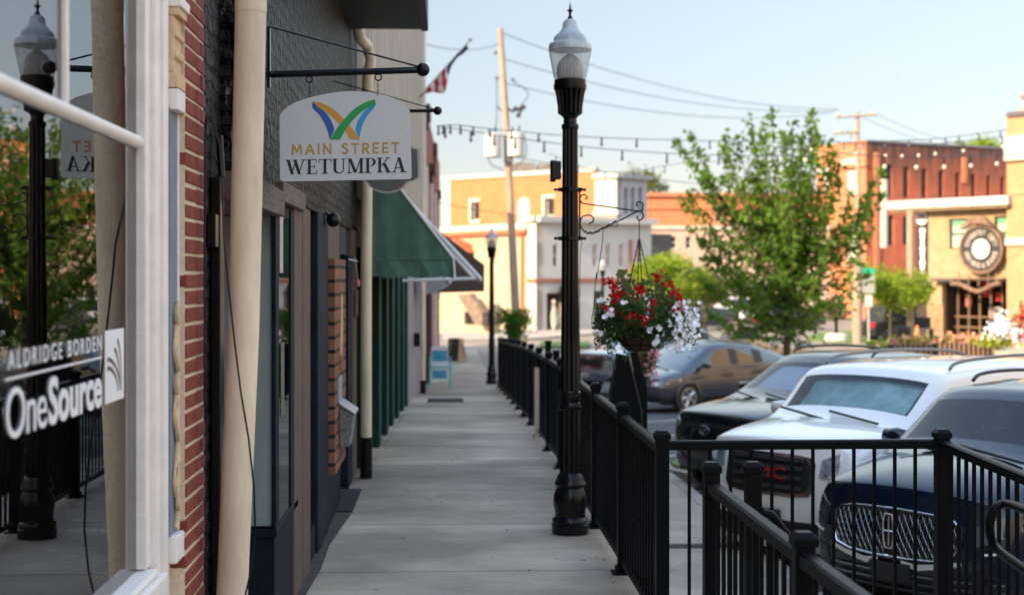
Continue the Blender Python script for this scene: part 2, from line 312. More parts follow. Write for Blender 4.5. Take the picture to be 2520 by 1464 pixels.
# far lawns, kerbs, pavements across the junction
def flat(name, pts, z, m, h=.12):
    mb = MB(); mb.prism(pts, lambda u, v, t: (u, v, t), z - .3, z + h); return tag(mb.build(name, m), kind='structure')
def gq(x, y): q = onZ(x, y, -1.35); return (q.x, q.y)
flat('far_lawn', [gq(1985, 836), gq(2060, 845), gq(2300, 845), gq(2290, 826), gq(2100, 818), gq(2010, 823)], -1.35, GRASSM)
flat('far_verge', [gq(1700, 792), gq(1860, 795), gq(2100, 787), gq(2100, 781), gq(1860, 784), gq(1700, 786)], -1.35, GRASSM)
flat('near_verge', [gq(1330, 858), gq(1450, 858), gq(1450, 845), gq(1330, 845)], -1.35, GRASSM)
flat('far_pavement', [gq(1090, 842), gq(1300, 838), gq(1620, 812), gq(1620, 800), gq(1330, 815), gq(1090, 815)], -1.35, CURBM)
flat('corner_pavement', [gq(1090, 812), gq(1190, 812), gq(1230, 800), gq(1200, 785), gq(1090, 785)], -1.25, CURBM)
flat('shop_pavement', [gq(2150, 862), gq(2700, 880), gq(2700, 850), gq(2300, 846)], -1.35, CURBM)
# ------------------------------------------------------------------ shop with the big window (nearest, left)
XG = -1.09
REDB = mat('red_painted_brick', (.22, .040, .026), .8, n=.35, ns=14, bump=.5, bs=60)
MORT = mat('cream_mortar', (.72, .58, .42), .9, n=.12, ns=30, bump=.6, bs=120)
SHOPW = mat('shop_upper_wall', (.42, .36, .31), .8, n=.15, ns=4)
T = thing('corner_shop', 'white framed shop front with large plate window and red brick edge, nearest on the left', 'shop', (-1.05, 3, 0))
mb = MB(); mb.box(-1.6, -1.02, -4, 5.0, 3.35, 8.5); mb.box(-9, -1.601, -4, 5.93, 3.1, 8.5); mb.box(-1.6, -1.02, 5.0, 5.93, 4.6, 8.5); mb.build('upper_wall', SHOPW, T)
mb = MB(); mb.box(-1.5, -1.04, -4, 5.2, -.01, .86); mb.build('stall_riser', WHITEP, T, bevel=.01)
mb = MB(); mb.box(-1.6, -1.0, -4, 5.16, .862, .94); mb.box(-1.2, -1.02, -4, 5.1, .942, .965); mb.build('sill', WHITEP, T, bevel=.012)
mb = MB()
mb.box(-1.13, -1.055, 5.05, 5.12, .97, 3.35); mb.box(-1.13, -1.035, 5.122, 5.20, .9, 3.4); mb.box(-1.14, -1.02, 5.202, 5.27, .9, 3.45)
mb.box(-1.14, -1.035, 5.272, 5.34, .0, 3.45)
mb.box(-1.16, -1.03, -4, 5.05, 3.2, 3.36)
mb.tube([(-1.085, -4, 2.47), (-1.085, 5.05, 2.47)], .024, 10)
mb.box(-1.12, -1.075, 4.08, 4.11, 2.49, 3.2); mb.box(-1.12, -1.075, 2.6, 2.63, 2.49, 3.2)
mb.build('window_frame', WHITEP, T, bevel=.006, smooth=40)
mb = MB(); mb.add([(XG, -4, .97), (XG, 5.05, .97), (XG, 5.05, 3.2), (XG, -4, 3.2)], [(0, 1, 2, 3)]); mb.build('window_pane', WGLASS, T, fix=False)
mb = MB(); mb.box(-5, -1.9, -4, 5.8, .0, 3.2); mb.box(-5, -1.2, -4, -3.9, 0, 3.2); mb.box(-5, -1.55, 5.8, 5.9, 0, 3.2); mb.box(-5, -1.6, -4, 5.9, -.05, .0); mb.box(-5, -1.61, -4, 5.9, 3.2, 3.3)
mb.build('room', mat('brown_room_wall', (.34, .27, .23), .9, n=.2, ns=2), T)
mb = MB()
for i in range(22):
    z = 2.56 + i * .032; mb.add([(-1.16, -4, z), (-1.16, 4.95, z), (-1.185, 4.95, z + .012), (-1.185, -4, z + .012)], [(0, 1, 2, 3)])
mb.build('blind', mat('blind_slats', (.85, .85, .80), .6), T)
# panel bay with scroll ornament
mb = MB(); mb.box(-1.2, -1.06, 5.342, 5.50, .0, 4.6); mb.build('pilaster', WHITEP, T)
mb = MB(); mb.box(-1.059, -1.03, 5.345, 5.499, 1.03, 2.63); mb.box(-1.059, -1.03, 5.345, 5.499, 3.15, 3.5); mb.build('blue_panel', BLUEP, T)
mb = MB(); mb.box(-1.07, -1.022, 5.485, 5.4985, 1.031, 2.619); mb.box(-1.07, -1.005, 5.346, 5.5, .93, 1.03); mb.box(-1.07, -1.0, 5.346, 5.5, 2.62, 2.70); mb.build('panel_frame', WHITEP, T, bevel=.005)
mb = MB()                              # scroll of leaves
pts = [Vector((-1.022, 5.42 + .028 * sin(i * .55), 1.05 + i * .022)) for i in range(40)]
mb.tube(pts, [.010 + .004 * sin(i * 1.1) for i in range(40)], 6)
for i in range(3, 39, 4):
    s_ = 1 if sin(i * .55) < 0 else -1; q = pts[i]
    cur = [q + Vector((.006, s_ * (.004 + .030 * sin(a * .5)), .028 * (1 - cos(a * .8)) + .012 * a)) for a in [k * .45 for k in range(7)]]
    mb.tube(cur, [.008, .010, .012, .011, .009, .008, .004], 5)
mb.build('scroll_ornament', GOLD, T, smooth=60)
mb = MB(); mb.box(-1.07, -1.0, 5.34, 5.50, 2.703, 2.76); mb.box(-1.07, -1.015, 5.342, 5.49, 2.762, 2.97); mb.box(-1.07, -.995, 5.34, 5.5, 2.972, 3.0)
for i in range(8): mb.sphere((-1.012, 5.36 + .018 * i, 2.82 + .012 * (i % 2)), .013, 6)
for i in range(6): mb.sphere((-1.012, 5.36 + .025 * i, 2.90), .012, 6)
mb.build('plaster_capital', GOLD, T, bevel=.006)
mb = MB()
mb.box(-1.07, -.985, 5.335, 5.51, 3.002, 3.04); mb.box(-1.07, -1.0, 5.34, 5.50, 3.042, 3.12)
mb.build('capital_ledge', WHITEP, T, bevel=.006)
mb = MB()
for i in range(4): mb.tube([(-1.04, 5.38 + .025 * i, 3.15), (-1.03, 5.375 + .028 * i, 3.3), (-1.04, 5.38 + .025 * i, 3.5)], .009, 6)
mb.build('capital_leaves', GOLD, T, smooth=60)
mb = MB(); mb.box(-1.25, -1.004, 5.503, 5.925, -.02, 8.5); mb.build('mortar_bed', MORT, T)
mb = MB()
for r in range(60):
    z = .0 + r * .0672; o_ = (r % 2) * .0
    edges = [5.497, 5.735, 5.93] if r % 2 == 0 else [5.497, 5.83, 5.93]
    for a, b_ in zip(edges, edges[1:]):
        j = lambda k=.004: random.uniform(-k, k)
        x1 = -.998 + j(.002); y0, y1, z0, z1 = a + .008 + j(.003), b_ - .008 + j(.003), z + .0068 + j(.003), z + .0672 - .0068 + j(.003)
        mb.box(-1.11, x1, y0, y1, z0, z1)
mb.build('brick_edge', REDB, T, bevel=.0035)
# lettering on the pane
WHT = mat('white_vinyl', (.78, .78, .80), .5)
wallf = lambda y0, y1, z0, z1, X: (lambda u, v, t: (X + t, y0 + (y1 - y0) * u, z0 + (z1 - z0) * v))
yl_ = lambda x: onX(x, 900, XG).y
text_obj('One', wallf(yl_(12), yl_(112), 1.592, 1.722, XG + .002), 'window_lettering', WHT, T, bold=-.002, sp=.92)
text_obj('Source', wallf(yl_(117), yl_(248), 1.590, 1.724, XG + .002), 'window_lettering', WHT, T, bold=.026, sp=1.0)
text_obj('ALDRIDGE BORDEN', wallf(yl_(17), yl_(247), 1.768, 1.815, XG + .002), 'window_lettering', WHT, T, bold=.0, sp=1.4)
mb = MB(); mb.box(XG + .002, XG + .004, yl_(10), yl_(247), 1.742, 1.748); mb.build('window_lettering', WHT, T)
DE = yl_(257) - 4.53; mb = MB(); mb.box(XG + .001, XG + .0025, yl_(257), yl_(303), 1.592, 1.826); mb.build('window_emblem', WHT, T)
mb = MB(); EMB = mat('emblem_dark', (.10, .085, .075), .6)
for k in range(4):
    yr = 4.757 - k * .022 if k < 2 else 4.735 - (k - 2) * .03
    top = 1.797 - k * .028; yl = 4.70 - k * .045 if k < 2 else 4.562
    if k >= 2: yl = 4.56
    pts = []
    for i in range(11):
        s_ = i / 10; pts.append((yl + (yr - yl) * sin(s_ * pi / 2), top - (top - 1.625) * (1 - cos(s_ * pi / 2)) ** .9))
    vs = []
    for i, (a, b_) in enumerate(pts):
        wd = .014 * (1 - .055 * i); a += DE; vs += [(XG + .0035, a, b_), (XG + .0035, a - wd * .5 - .004, b_ - wd)]
    mb.add(vs, [(2 * i, 2 * i + 1, 2 * i + 3, 2 * i + 2) for i in range(10)])
mb.build('window_emblem', EMB, T)
# ------------------------------------------------------------------ charred dark brick shop
XW = -.93
def Yw(x, X=XW): return X * F / (x - 1100)
CHAR = brick_mat('charred_brick', (.004, .0045, .006), (.026, .023, .022), (.002, .002, .002), 1.05, (.10, .10, .12), rough=.45, bump=1.0, msize=.016, bn=7, spec=.10, wob=.03, gsc=13, gw=1.8, bdist=.035)
t_n = CHAR.node_tree; b_n = t_n.nodes['Principled BSDF']; old = b_n.inputs['Base Color'].links[0].from_socket     # peeling flecks and streaks, pale where glossy glints are put into the colour
tc_ = t_n.nodes.new('ShaderNodeTexCoord'); mp_ = t_n.nodes.new('ShaderNodeMapping'); mp_.inputs['Scale'].default_value = (1, 1, .32); t_n.links.new(tc_.outputs['Object'], mp_.inputs[0])
nz_ = t_n.nodes.new('ShaderNodeTexNoise'); nz_.inputs['Scale'].default_value = 26; nz_.inputs['Detail'].default_value = 9; nz_.inputs['Roughness'].default_value = .8; t_n.links.new(mp_.outputs[0], nz_.inputs['Vector'])
rp_ = t_n.nodes.new('ShaderNodeMapRange'); rp_.inputs['From Min'].default_value = .575; rp_.inputs['From Max'].default_value = .62; t_n.links.new(nz_.outputs['Fac'], rp_.inputs['Value'])
mx_ = t_n.nodes.new('ShaderNodeMix'); mx_.data_type = 'RGBA'; mx_.inputs[7].default_value = (.17, .17, .19, 1); t_n.links.new(rp_.outputs[0], mx_.inputs[0]); t_n.links.new(old, mx_.inputs[6]); t_n.links.new(mx_.outputs[2], b_n.inputs['Base Color'])
BEAM = mat('weathered_timber', (.13, .095, .075), .75, n=.45, ns=5, bump=.6, bs=14, stretch=(6, .8, 9))
D = thing('dark_brick_shop', 'shop with black painted rough brick wall above navy timber shop front', 'shop', (-1, 9, 0))
mb = MB(); mb.box(-6, -1.0, 5.932, 6.35, -.02, 8.5); mb.box(-6, XW, 6.352, 9.5, 2.475, 8.5); mb.box(-6, XW, 9.5, 14.75, 2.46, 8.5)
mb.box(-6, -1.5, 6.35, 14.75, -.02, 2.46); mb.build('wall', CHAR, D)
mb = MB(); mb.box(-1.2, -.90, 6.36, Yw(704, -.9), 2.33, 2.47); mb.build('lintel_beam', BEAM, D, bevel=.008)
mb = MB(); mb.box(-1.2, -.905, Yw(704, -.9) + .003, Yw(757, -.9), 2.415, 2.53); mb.build('lintel_beam', BEAM, D, bevel=.008)
mb = MB(); mb.box(-1.5, -.95, 7.9, 9.0, -.01, .56); mb.box(-1.5, -.935, 7.88, 9.0, .562, .61); mb.build('stall_riser', NAVY, D, bevel=.006)
mb = MB(); mb.box(-.965, -.94, 7.88, 8.02, .612, 2.40); mb.box(-1.06, -.938, 8.62, 8.78, .612, 2.40); mb.box(-1.5, -.95, 7.9, 8.9, 2.34, 2.41); 
mb.build('window_frame', NAVY, D, bevel=.005)
mb = MB(); mb.add([(-.946, 8.02, .61), (-.946, 8.62, .61), (-.946, 8.62, 2.34), (-.946, 8.02, 2.34)], [(0, 1, 2, 3)])
mb.build('window_pane', WGLASS, D, fix=False)
mb = MB(); mb.add([(-1.3, 7.91, .61), (-.966, 7.91, .61), (-.966, 7.91, 2.34), (-1.3, 7.91, 2.34)], [(0, 1, 2, 3)]); mb.build('window_pane', glass_mat('side_pane', 1.5), D, fix=False)
mb = MB(); mb.box(-1.5, -.966, 7.925, 7.94, .62, 2.33); mb.build('display_backing', mat('pale_teal_curtain', (.60, .70, .72), .7, n=.1, ns=3), D)  # curtain made paler: glow of the lit interior put into its colour
mb = MB(); mb.box(-.9445, -.942, 8.14, 8.30, 1.2, 1.62); mb.build('window_notice', mat('notice_dark', (.02, .035, .03), .5, n=.8, ns=30, col2=(.2, .22, .15)), D)
mb = MB(); mb.box(-.9445, -.942, 8.08, 8.24, 2.02, 2.34); mb.build('window_notice', mat('notice_pale', (.5, .42, .4), .6, n=.4, ns=50), D)
mb = MB(); mb.box(-1.3, -.935, 8.79, 9.25, -.01, 2.44); mb.box(-1.3, -.93, 9.256, 9.75, -.01, 2.45); mb.build('boarded_panel', TAN, D, bevel=.006)
mb = MB(); mb.box(-1.4, -1.08, 9.752, 10.3, -.01, 2.46); mb.box(-1.2, -.95, 9.752, 10.3, -.01, .22); mb.build('recess_panel', NAVY, D)
mb = MB(); mb.box(-1.08, -1.0, 9.76, 10.3, 1.76, 1.83); mb.build('shelf', TAN, D)
mb = MB(); mb.box(-1.4, XW, 10.32, 11.2, -.01, 2.46); mb.build('navy_pier', NAVY, D, bevel=.01); mb = MB(); mb.box(-1.4, XW - .01, 12.5, 12.62, -.01, 2.46); mb.build('door_jamb', NAVY, D, bevel=.01); mb = MB(); mb.box(-1.4, XW + .004, 13.45, 13.98, -.01, 2.2); mb.build('door_jamb', NAVY, D, bevel=.01)
mb = MB(); mb.box(-1.4, XW - .01, 11.202, 12.49, .6, 2.46); mb.build('grey_panel', TAN, D, bevel=.006); mb = MB(); mb.box(-1.4, XW, 13.99, 14.75, -.01, 2.5); mb.build('grey_pilaster', TAN, D, bevel=.006)
mb = MB(); mb.box(-1.4, XW - .014, 11.202, 12.49, -.01, .598); mb.build('navy_base', NAVY, D)
mb = MB(); mb.box(-1.4, -1.3, 12.6, 13.45, 0, 2.3); mb.build('door', NAVY, D)
mb = MB(); mb.box(-1.4, -.95, 12.62, 13.46, 2.2, 2.459); mb.build('door_head', DARKIN, D)
mb = MB(); mb.box(-1.04, -.96, 12.63, 12.70, .06, .33); mb.build('door_trim', mat('hot_pink_paint', (.75, .02, .25), .5), D)
SB = brick_mat('facing_brick_panel', (.21, .08, .042), (.30, .135, .08), (.015, .012, .01), 1.55, rough=.8, bump=.35, msize=.010)
bp = thing('brick_panel', 'narrow orange brick veneer board with gold emblem fixed beside the shop door', 'wall panel', (-.9, 11.9, .4))
mb = MB(); mb.box(XW - .0105, -.885, 11.28, 12.48, .43, 2.14); mb.build('board', SB, bp)
mb = MB(); mb.prism([(11.95, 1.85), (11.9, 1.6), (11.84, 1.35), (12.0, 1.2), (11.98, 1.4), (12.0, 1.6)], lambda u, v, t: (t, u, v), -.884, -.872); mb.build('emblem', mat('gold_leaf', (.75, .5, .2), .3, 1), bp)
mb = MB(); mb.box(-.884, -.875, 11.55, 11.95, .98, 1.18); mb.build('card', mat('card_blue', (.3, .33, .4), .5, n=.7, ns=40), bp)
ab = thing('wall_box', 'grey metal mailbox with sloping lid hanging low on the brick panel', 'mailbox', (-.87, 11.9, .58))
mb = MB()
mb.add([(-.884, 11.75, .60), (-.80, 11.75, .60), (-.80, 12.05, .60), (-.884, 12.05, .60), (-.884, 11.7, .93), (-.765, 11.7, .86), (-.765, 12.1, .86), (-.884, 12.1, .93)], [(0, 1, 2, 3), (0, 1, 5, 4), (1, 2, 6, 5), (2, 3, 7, 6), (3, 0, 4, 7), (4, 5, 6, 7)])
mb.build('box', mat('galvanised', (.32, .33, .35), .45, .6, n=.5, ns=60, bump=.5, bs=90), ab, bevel=.006)
mb = MB(); mb.add([(-.884, 11.68, .975), (-.75, 11.68, .885), (-.75, 12.12, .885), (-.884, 12.12, .975), (-.884, 11.68, .945), (-.75, 11.68, .862), (-.75, 12.12, .862), (-.884, 12.12, .945)], [(0, 1, 2, 3), (4, 5, 6, 7), (0, 1, 5, 4), (1, 2, 6, 5), (2, 3, 7, 6), (3, 0, 4, 7)]); mb.build('lid', STEEL, ab, bevel=.004)
mb = MB(); mb.box(-1.28, -.80, 12.1, 13.35, g(12.5) + .001, .018); tag(mb.build('door_mat', mat('dark_purple_mat', (.025, .018, .028), .95, bump=.8, bs=200)), 'dark purple doormat in front of the navy shop door', 'doormat')
sp_ = thing('flood_light', 'round black floodlight under the brick, above the navy pier', 'light', (-.88, 10.9, 2.4))
mb = MB(); mb.sphere((-.87, 10.95, 2.43), .055, 12); mb.build('lamp_head', LAMPB, sp_, smooth=60)
mb = MB(); mb.cyl((-.94, 10.95, 2.5), (-.87, 10.95, 2.44), .015); mb.build('bracket', LAMPB, sp_)
tb = thing('pink_tassel', 'small pink tassel hanging on a white line beside the downpipe', 'decoration', (-.85, 14.3, 1.95))
mb = MB(); mb.sphere((-.895, 14.35, 1.93), .022, 8, 1.8); mb.build('tassel', mat('pink_cloth', (.8, .25, .5), .7), tb)
mb = MB(); mb.cyl((-.925, 14.35, 2.2), (-.895, 14.35, 1.97), .003); mb.cyl((-.925, 13.5, 2.16), (-.895, 14.3, 2.15), .006); mb.build('line', WHT, tb)
tag(MB().box(XW, -.905, 14.2, 14.6, 1.6, 1.86).build('wall_plaque', BEAM), 'brown timber plaque on the grey pilaster by the downpipe', 'plaque')
# canopy soffit over the dark wall
mb = MB(); mb.box(XW + .002, -.25, 9.5, 13.7, 4.37, 4.62)
ca = thing('roof_canopy', 'black boarded canopy jutting from the dark brick wall, top of the photo', 'canopy', (-.6, 12, 4.4))
mb.build('soffit', mat('black_boards', (.018, .018, .02), .6, n=.5, ns=6, bump=.5, bs=12, stretch=(1, 12, 1)), ca)
mb = MB(); mb.box(-.248, -.18, 9.4, 13.75, 4.36, 4.7); mb.build('gutter', BLACK, ca, bevel=.01)
# black cable and conduit at the corner
def cable(name, pts, r, m, label, cat='cable', group=None):
    mb = MB(); mb.tube(pts, r, 6); return tag(mb.build(name, m, smooth=60), label, cat, group)
cable('power_cable', [at(x, y, 5.78) for x, y in ((503, 1000), (503, 700), (504, 500), (505, 330), (507, 292), (515, 290), (528, 310), (540, 360), (546, 440))] + [at(x, y, 5.66) for x, y in ((552, 600), (562, 700), (575, 820), (592, 960), (612, 1080), (625, 1200), (628, 1300), (618, 1400), (600, 1480))], .0042, LAMPB, 'thin black cable looping down across the cream downpipe')
cd = thing('cable_conduit', 'black conduit box and strap on the charred pilaster behind the cream pipe', 'conduit', (-.98, 6, .5))
mb = MB(); mb.box(-.999, -.955, 6.05, 6.16, 0, 2.42); mb.build('conduit', LAMPB, cd, bevel=.008)
mb = MB(); mb.box(-.999, -.96, 5.96, 6.04, 2.12, 2.26); mb.cyl((-.96, 6.12, 2.42), (-.97, 6.12, 2.6), .015); mb.build('junction_box', LAMPB, cd, bevel=.01)
# downpipes
def pipe(pts, r, label, name='downpipe', foot=None, m=None):
    t_ = thing(name, label, 'downpipe', (pts[0][0], pts[0][1], g(pts[0][1])))
    mb = MB(); mb.tube(pts, r, 20); mb.build('pipe', m or CREAM, t_, smooth=50)
    if foot:
        mb = MB(); mb.tube([foot[0], foot[1]], foot[2], 20); mb.build('foot_sleeve', foot[3], t_, smooth=50)
    return t_
Yp = 5.85
pp = pipe([at(570, 1520, Yp), at(571, 1464, Yp), at(600, 800, Yp), at(617, 30, Yp)], .0635, 'nearest thick cream downpipe leaning against the dark wall')
mb = MB(); mb.tube([at(617, 32, Yp), at(617.5, -400, Yp)], .0655, 20); mb.build('pipe', CREAM, pp, smooth=50)
mb = MB(); mb.tube([at(552, 1900, Yp), at(570, 1521, Yp)], .0635, 20); mb.build('pipe', CREAM, pp, smooth=50)
Y2 = 14.15; GRN = mat('dark_green_paint', (.008, .05, .038), .6, spec=.15, n=.25, ns=5, bump=.2, bs=30)
pipe([at(901, 1080, Y2), at(901, 700, Y2), at(904, 300, Y2), at(905, 190, Y2), at(912, 150, Y2), at(905, 115, Y2), at(885, 95, Y2 - .2), at(878, 60, Y2 - .3)], .055, 'cream downpipe with elbow bend and black foot beside the green awning', foot=(at(901, 1185, Y2), at(901, 1075, Y2), .062, LAMPB))
Y3 = 27.4
pipe([at(1041, 940, Y3), at(1041, 690, Y3), at(1041, 480, Y3)], .045, 'farther slim cream downpipe by the pale painted brick', foot=(at(1041, 968, Y3), at(1041, 935, Y3), .058, LAMPB))
# ------------------------------------------------------------------ hanging sign boards
YS = 7.45
SGN = mat('sign_board_grey', (.60, .61, .62), .55, n=.05, ns=60, bump=.15, bs=200)
def bez(pts, n=6):                     # Catmull-Rom through points
    out = []
    for i in range(len(pts) - 1):
        p0 = pts[max(i - 1, 0)]; p1 = pts[i]; p2 = pts[i + 1]; p3 = pts[min(i + 2, len(pts) - 1)]
        for k in range(n):
            t = k / n; out.append(tuple(.5 * (2 * b + (c - a) * t + (2 * a - 5 * b + 4 * c - d) * t * t + (3 * b - a - 3 * c + d) * t ** 3) for a, b, c, d in zip(p0, p1, p2, p3)))
    return out + [pts[-1]]
def dfn(Y): return lambda u, v, t: at(u, v, Y + t)
br = thing('sign_bracket', 'black wall bracket with ball end carrying the larger street sign', 'bracket', tuple(at(663, 183, YS)))
mb = MB(); mb.tube([at(662, 184, YS), at(1030, 173, YS)], .017, 4); mb.build('arm', LAMPB, br)
mb = MB(); mb.tube([at(662, 66, YS), at(1028, 164, YS)], .005, 6); mb.build('tie_rod', LAMPB, br)
mb = MB(); mb.sphere(at(1041, 172, YS), .036, 20); mb.build('ball', LAMPB, br, smooth=60)
mb = MB(); mb.box(XW, XW + .012, YS - .02, YS + .02, at(0, 212, YS).z, at(0, 62, YS).z); mb.build('wall_plate', LAMPB, br)
def ring(mb, c, R, r, n=14, axis='y'):
    mb.tube([Vector(c) + (Vector((R * cos(a), 0, R * sin(a))) if axis == 'y' else Vector((0, R * cos(a), R * sin(a)))) for a in [2 * pi * i / n for i in range(n + 1)]], r, 6)
for x, y in ((761, 196), (931, 191)):
    mb = MB(); ring(mb, at(x, y, YS), .017, .004); mb.build('eye_ring', LAMPB, br, smooth=60)
sg = thing('hanging_sign', 'pale grey hanging sign with a four colour W, the larger of the two', 'sign', tuple(at(850, 440, YS)))
arch = bez([(688, 292), (692, 279), (720, 256), (780, 236), (860, 225), (930, 231), (985, 249), (1006, 270), (1010, 282)], 5)
outl = arch + [(1013, 436), (1009, 441), (700, 447), (691, 444), (689, 438)]
mb = MB(); mb.prism(outl, dfn(YS), 0, .02); mb.build('board', SGN, sg)
for x0, y0, y1 in ((762, 206, 240), (930, 201, 235)):
    mb = MB()
    for k in range(5):
        z0 = y0 + (y1 - y0) * k / 5; ring(mb, at(x0, z0 + 4, YS), .006, .0018, 8, 'y' if k % 2 else 'x')
    mb.build('chain', LAMPB, sg)
Zs = lambda x, y: ((500 + x * .3416) / 1.016, (y * .3416) / 1.016)
cols = {'blue': (.015, .10, .38), 'orange': (.62, .30, .035), 'green': (.01, .32, .07), 'sky_blue': (.02, .30, .62)}
shp = {'orange': bez([(826, 742), (900, 760), (985, 808), (1060, 880), (1120, 948), (1170, 1020)]) + bez([(1100, 1020), (1060, 950), (1005, 890), (940, 830), (870, 790), (826, 742)])[:-1],
       'green': bez([(1283, 728), (1210, 752), (1130, 800), (1060, 870), (1000, 945), (950, 1022)]) + bez([(1025, 1022), (1060, 960), (1110, 890), (1170, 830), (1235, 788), (1283, 762)]),
       'blue': bez([(825, 746), (825, 790), (880, 850), (925, 930), (950, 1020)]) + bez([(985, 948), (958, 880), (915, 822), (862, 780), (826, 750)])[:-1],
       'sky_blue': bez([(1283, 740), (1283, 778), (1225, 850), (1185, 930), (1168, 1015)]) + bez([(1137, 950), (1160, 880), (1200, 822), (1240, 785), (1280, 745)])[:-1]}
for k, (nm, dd) in enumerate((('blue', 0), ('sky_blue', 0), ('orange', 1), ('green', 2))):
    mb = MB(); mb.prism([Zs(*q) for q in shp[nm]], dfn(YS), -.0015 - .0008 * dd, -.0005 - .0008 * dd); mb.build('emblem_stroke', mat('emblem_' + nm, cols[nm], .5), sg)
def slant(u, v, x0, x1, yb0, yb1, yt0, yt1): return (x0 + (x1 - x0) * u, (yb0 + (yb1 - yb0) * u) * (1 - v) + (yt0 + (yt1 - yt0) * u) * v)
def ds(x0, x1, yb0, yb1, yt0, yt1, Y, dy): return lambda u, v, t: at(*slant(u, v, x0, x1, yb0, yb1, yt0, yt1), Y + dy - t)
OR = mat('sign_orange', (.50, .26, .05), .5); BK = mat('sign_black', (.012, .012, .016), .5)
def sans(word, ff, t, gap=.42):
    A_ = lambda cx, cy, rx, ry, a0, a1, n=8: [(cx + rx * cos(radians(a0 + (a1 - a0) * i / n)), cy + ry * sin(radians(a0 + (a1 - a0) * i / n))) for i in range(n + 1)]
    G = {'M': (.95, [[(.02, 0), (.10, 1), (.475, .25), (.85, 1), (.93, 0)]]), 'A': (.85, [[(.02, 0), (.425, 1), (.83, 0)], [(.18, .33), (.67, .33)]]), 'I': (.12, [[(.06, 0), (.06, 1)]]),
         'N': (.78, [[(.06, 0), (.06, 1), (.72, 0), (.72, 1)]]), 'S': (.60, [A_(.32, .74, .25, .24, 40, 180) + A_(.30, .27, .27, .26, 75, -140)]), 'T': (.66, [[(0, .95), (.66, .95)], [(.33, .95), (.33, 0)]]),
         'R': (.64, [[(.06, 0), (.06, .95), (.30, .95)] + A_(.32, .70, .25, .25, 90, -90) + [(.06, .45)], [(.30, .45), (.62, 0)]]), 'E': (.55, [[(.53, .95), (.06, .95), (.06, .05), (.53, .05)], [(.06, .5), (.47, .5)]]), ' ': (.25, [])}
    tot = sum(G[c][0] for c in word) + gap * (len(word) - 1); o = 0; mb = MB(); k = 0
    for c in word:
        for st in G[c][1]:
            for (x0, y0), (x1, y1) in zip(st, st[1:]):
                dx, dy = x1 - x0, y1 - y0; l = sqrt(dx * dx + dy * dy) or 1; nx_, ny_ = -dy / l * t / 2, dx / l * t / 2; ex, ey = dx / l * t * .35, dy / l * t * .35
                q = [(x0 - ex + nx_, y0 - ey + ny_), (x0 - ex - nx_, y0 - ey - ny_), (x1 + ex - nx_, y1 + ey - ny_), (x1 + ex + nx_, y1 + ey + ny_)]
                mb.prism([((o + x) / tot, y) for x, y in q], ff, .0004 + k * .00001, .0010 + k * .00001); k += 1
        o += G[c][0] + gap
    return mb
sans('MAIN STREET', ds(719, 981, 380, 376, 357, 351, YS, 0), .19).build('lettering', OR, sg)
def serif():
    R = lambda a, b, c, d: [(a, b), (c, b), (c, d), (a, d)]
    B = lambda x0, y0, x1, y1, t: [(x0, y0), (x0 + t, y0), (x1 + t, y1), (x1, y1)]
    def arc(cx, cy, rx, ry, ix, iy, a0, a1, n=12, dx=0):
        o = [(cx + rx * cos(radians(a0 + (a1 - a0) * i / n)), cy + ry * sin(radians(a0 + (a1 - a0) * i / n))) for i in range(n + 1)]
        return o + [(cx + dx + ix * cos(radians(a1 + (a0 - a1) * i / n)), cy + iy * sin(radians(a1 + (a0 - a1) * i / n))) for i in range(n + 1)]
    U = .055
    return [
     (1.30, [B(.08, 1, .36, 0, .19), B(.38, 0, .62, .9, .07), B(.52, 1, .80, 0, .19), B(.82, 0, 1.13, 1, .07), R(0, .95, .36, 1), R(.46, .95, .78, 1), R(1.02, .95, 1.30, 1)]),
     (.74, [R(.1, 0, .28, 1), R(0, .95, .64, 1), R(0, 0, .66, U), R(.28, .48, .52, .53), R(.60, .78, .64, .96), R(.63, .04, .68, .24), R(.5, .38, .54, .63)]),
     (.80, [R(.31, 0, .49, 1), R(0, .94, .80, 1), R(0, .74, .045, .96), R(.755, .74, .80, .96), R(.18, 0, .62, U)]),
     (.90, [R(.1, .28, .28, 1), R(0, .95, .38, 1), R(.70, .28, .765, 1), R(.60, .95, .88, 1), arc(.4325, .29, .3325, .29, .21, .23, 180, 360, 14, .055)]),
     (1.10, [R(.12, 0, .185, 1), B(.10, 1, .46, .04, .19), B(.53, .04, .85, 1, .07), R(.83, 0, 1.01, 1), R(0, 0, .31, U), R(.72, 0, 1.1, U), R(0, .95, .25, 1), R(.84, .95, 1.09, 1)]),
     (.72, [R(.1, 0, .28, 1), R(0, 0, .39, U), R(0, .95, .40, 1), arc(.36, .72, .34, .28, .17, .225, 90, -90)]),
     (.92, [R(.1, 0, .28, 1), R(0, 0, .38, U), R(0, .95, .38, 1), B(.26, .44, .68, 1, .075), B(.36, .62, .66, 0, .21), R(.57, .95, .84, 1), R(.58, 0, .93, U)]),
     (.94, [B(.10, 0, .40, 1, .07), B(.34, 1, .62, 0, .20), R(.2, .28, .66, .34), R(0, 0, .27, U), R(.52, 0, .94, U)])]
L_ = serif(); tot = sum(a for a, _ in L_) + .04 * 7; off = 0; mb = MB(); k = 0; ff = ds(702, 1001, 430, 424, 394, 387, YS, 0)
for wd, polys in L_:
    for q in polys:
        mb.prism([((off + x) / tot, y) for x, y in q], ff, .0006 + k * .00002, .0012 + k * .00002); k += 1
    off += wd + .04
mb.build('lettering', BK, sg, fix=True)
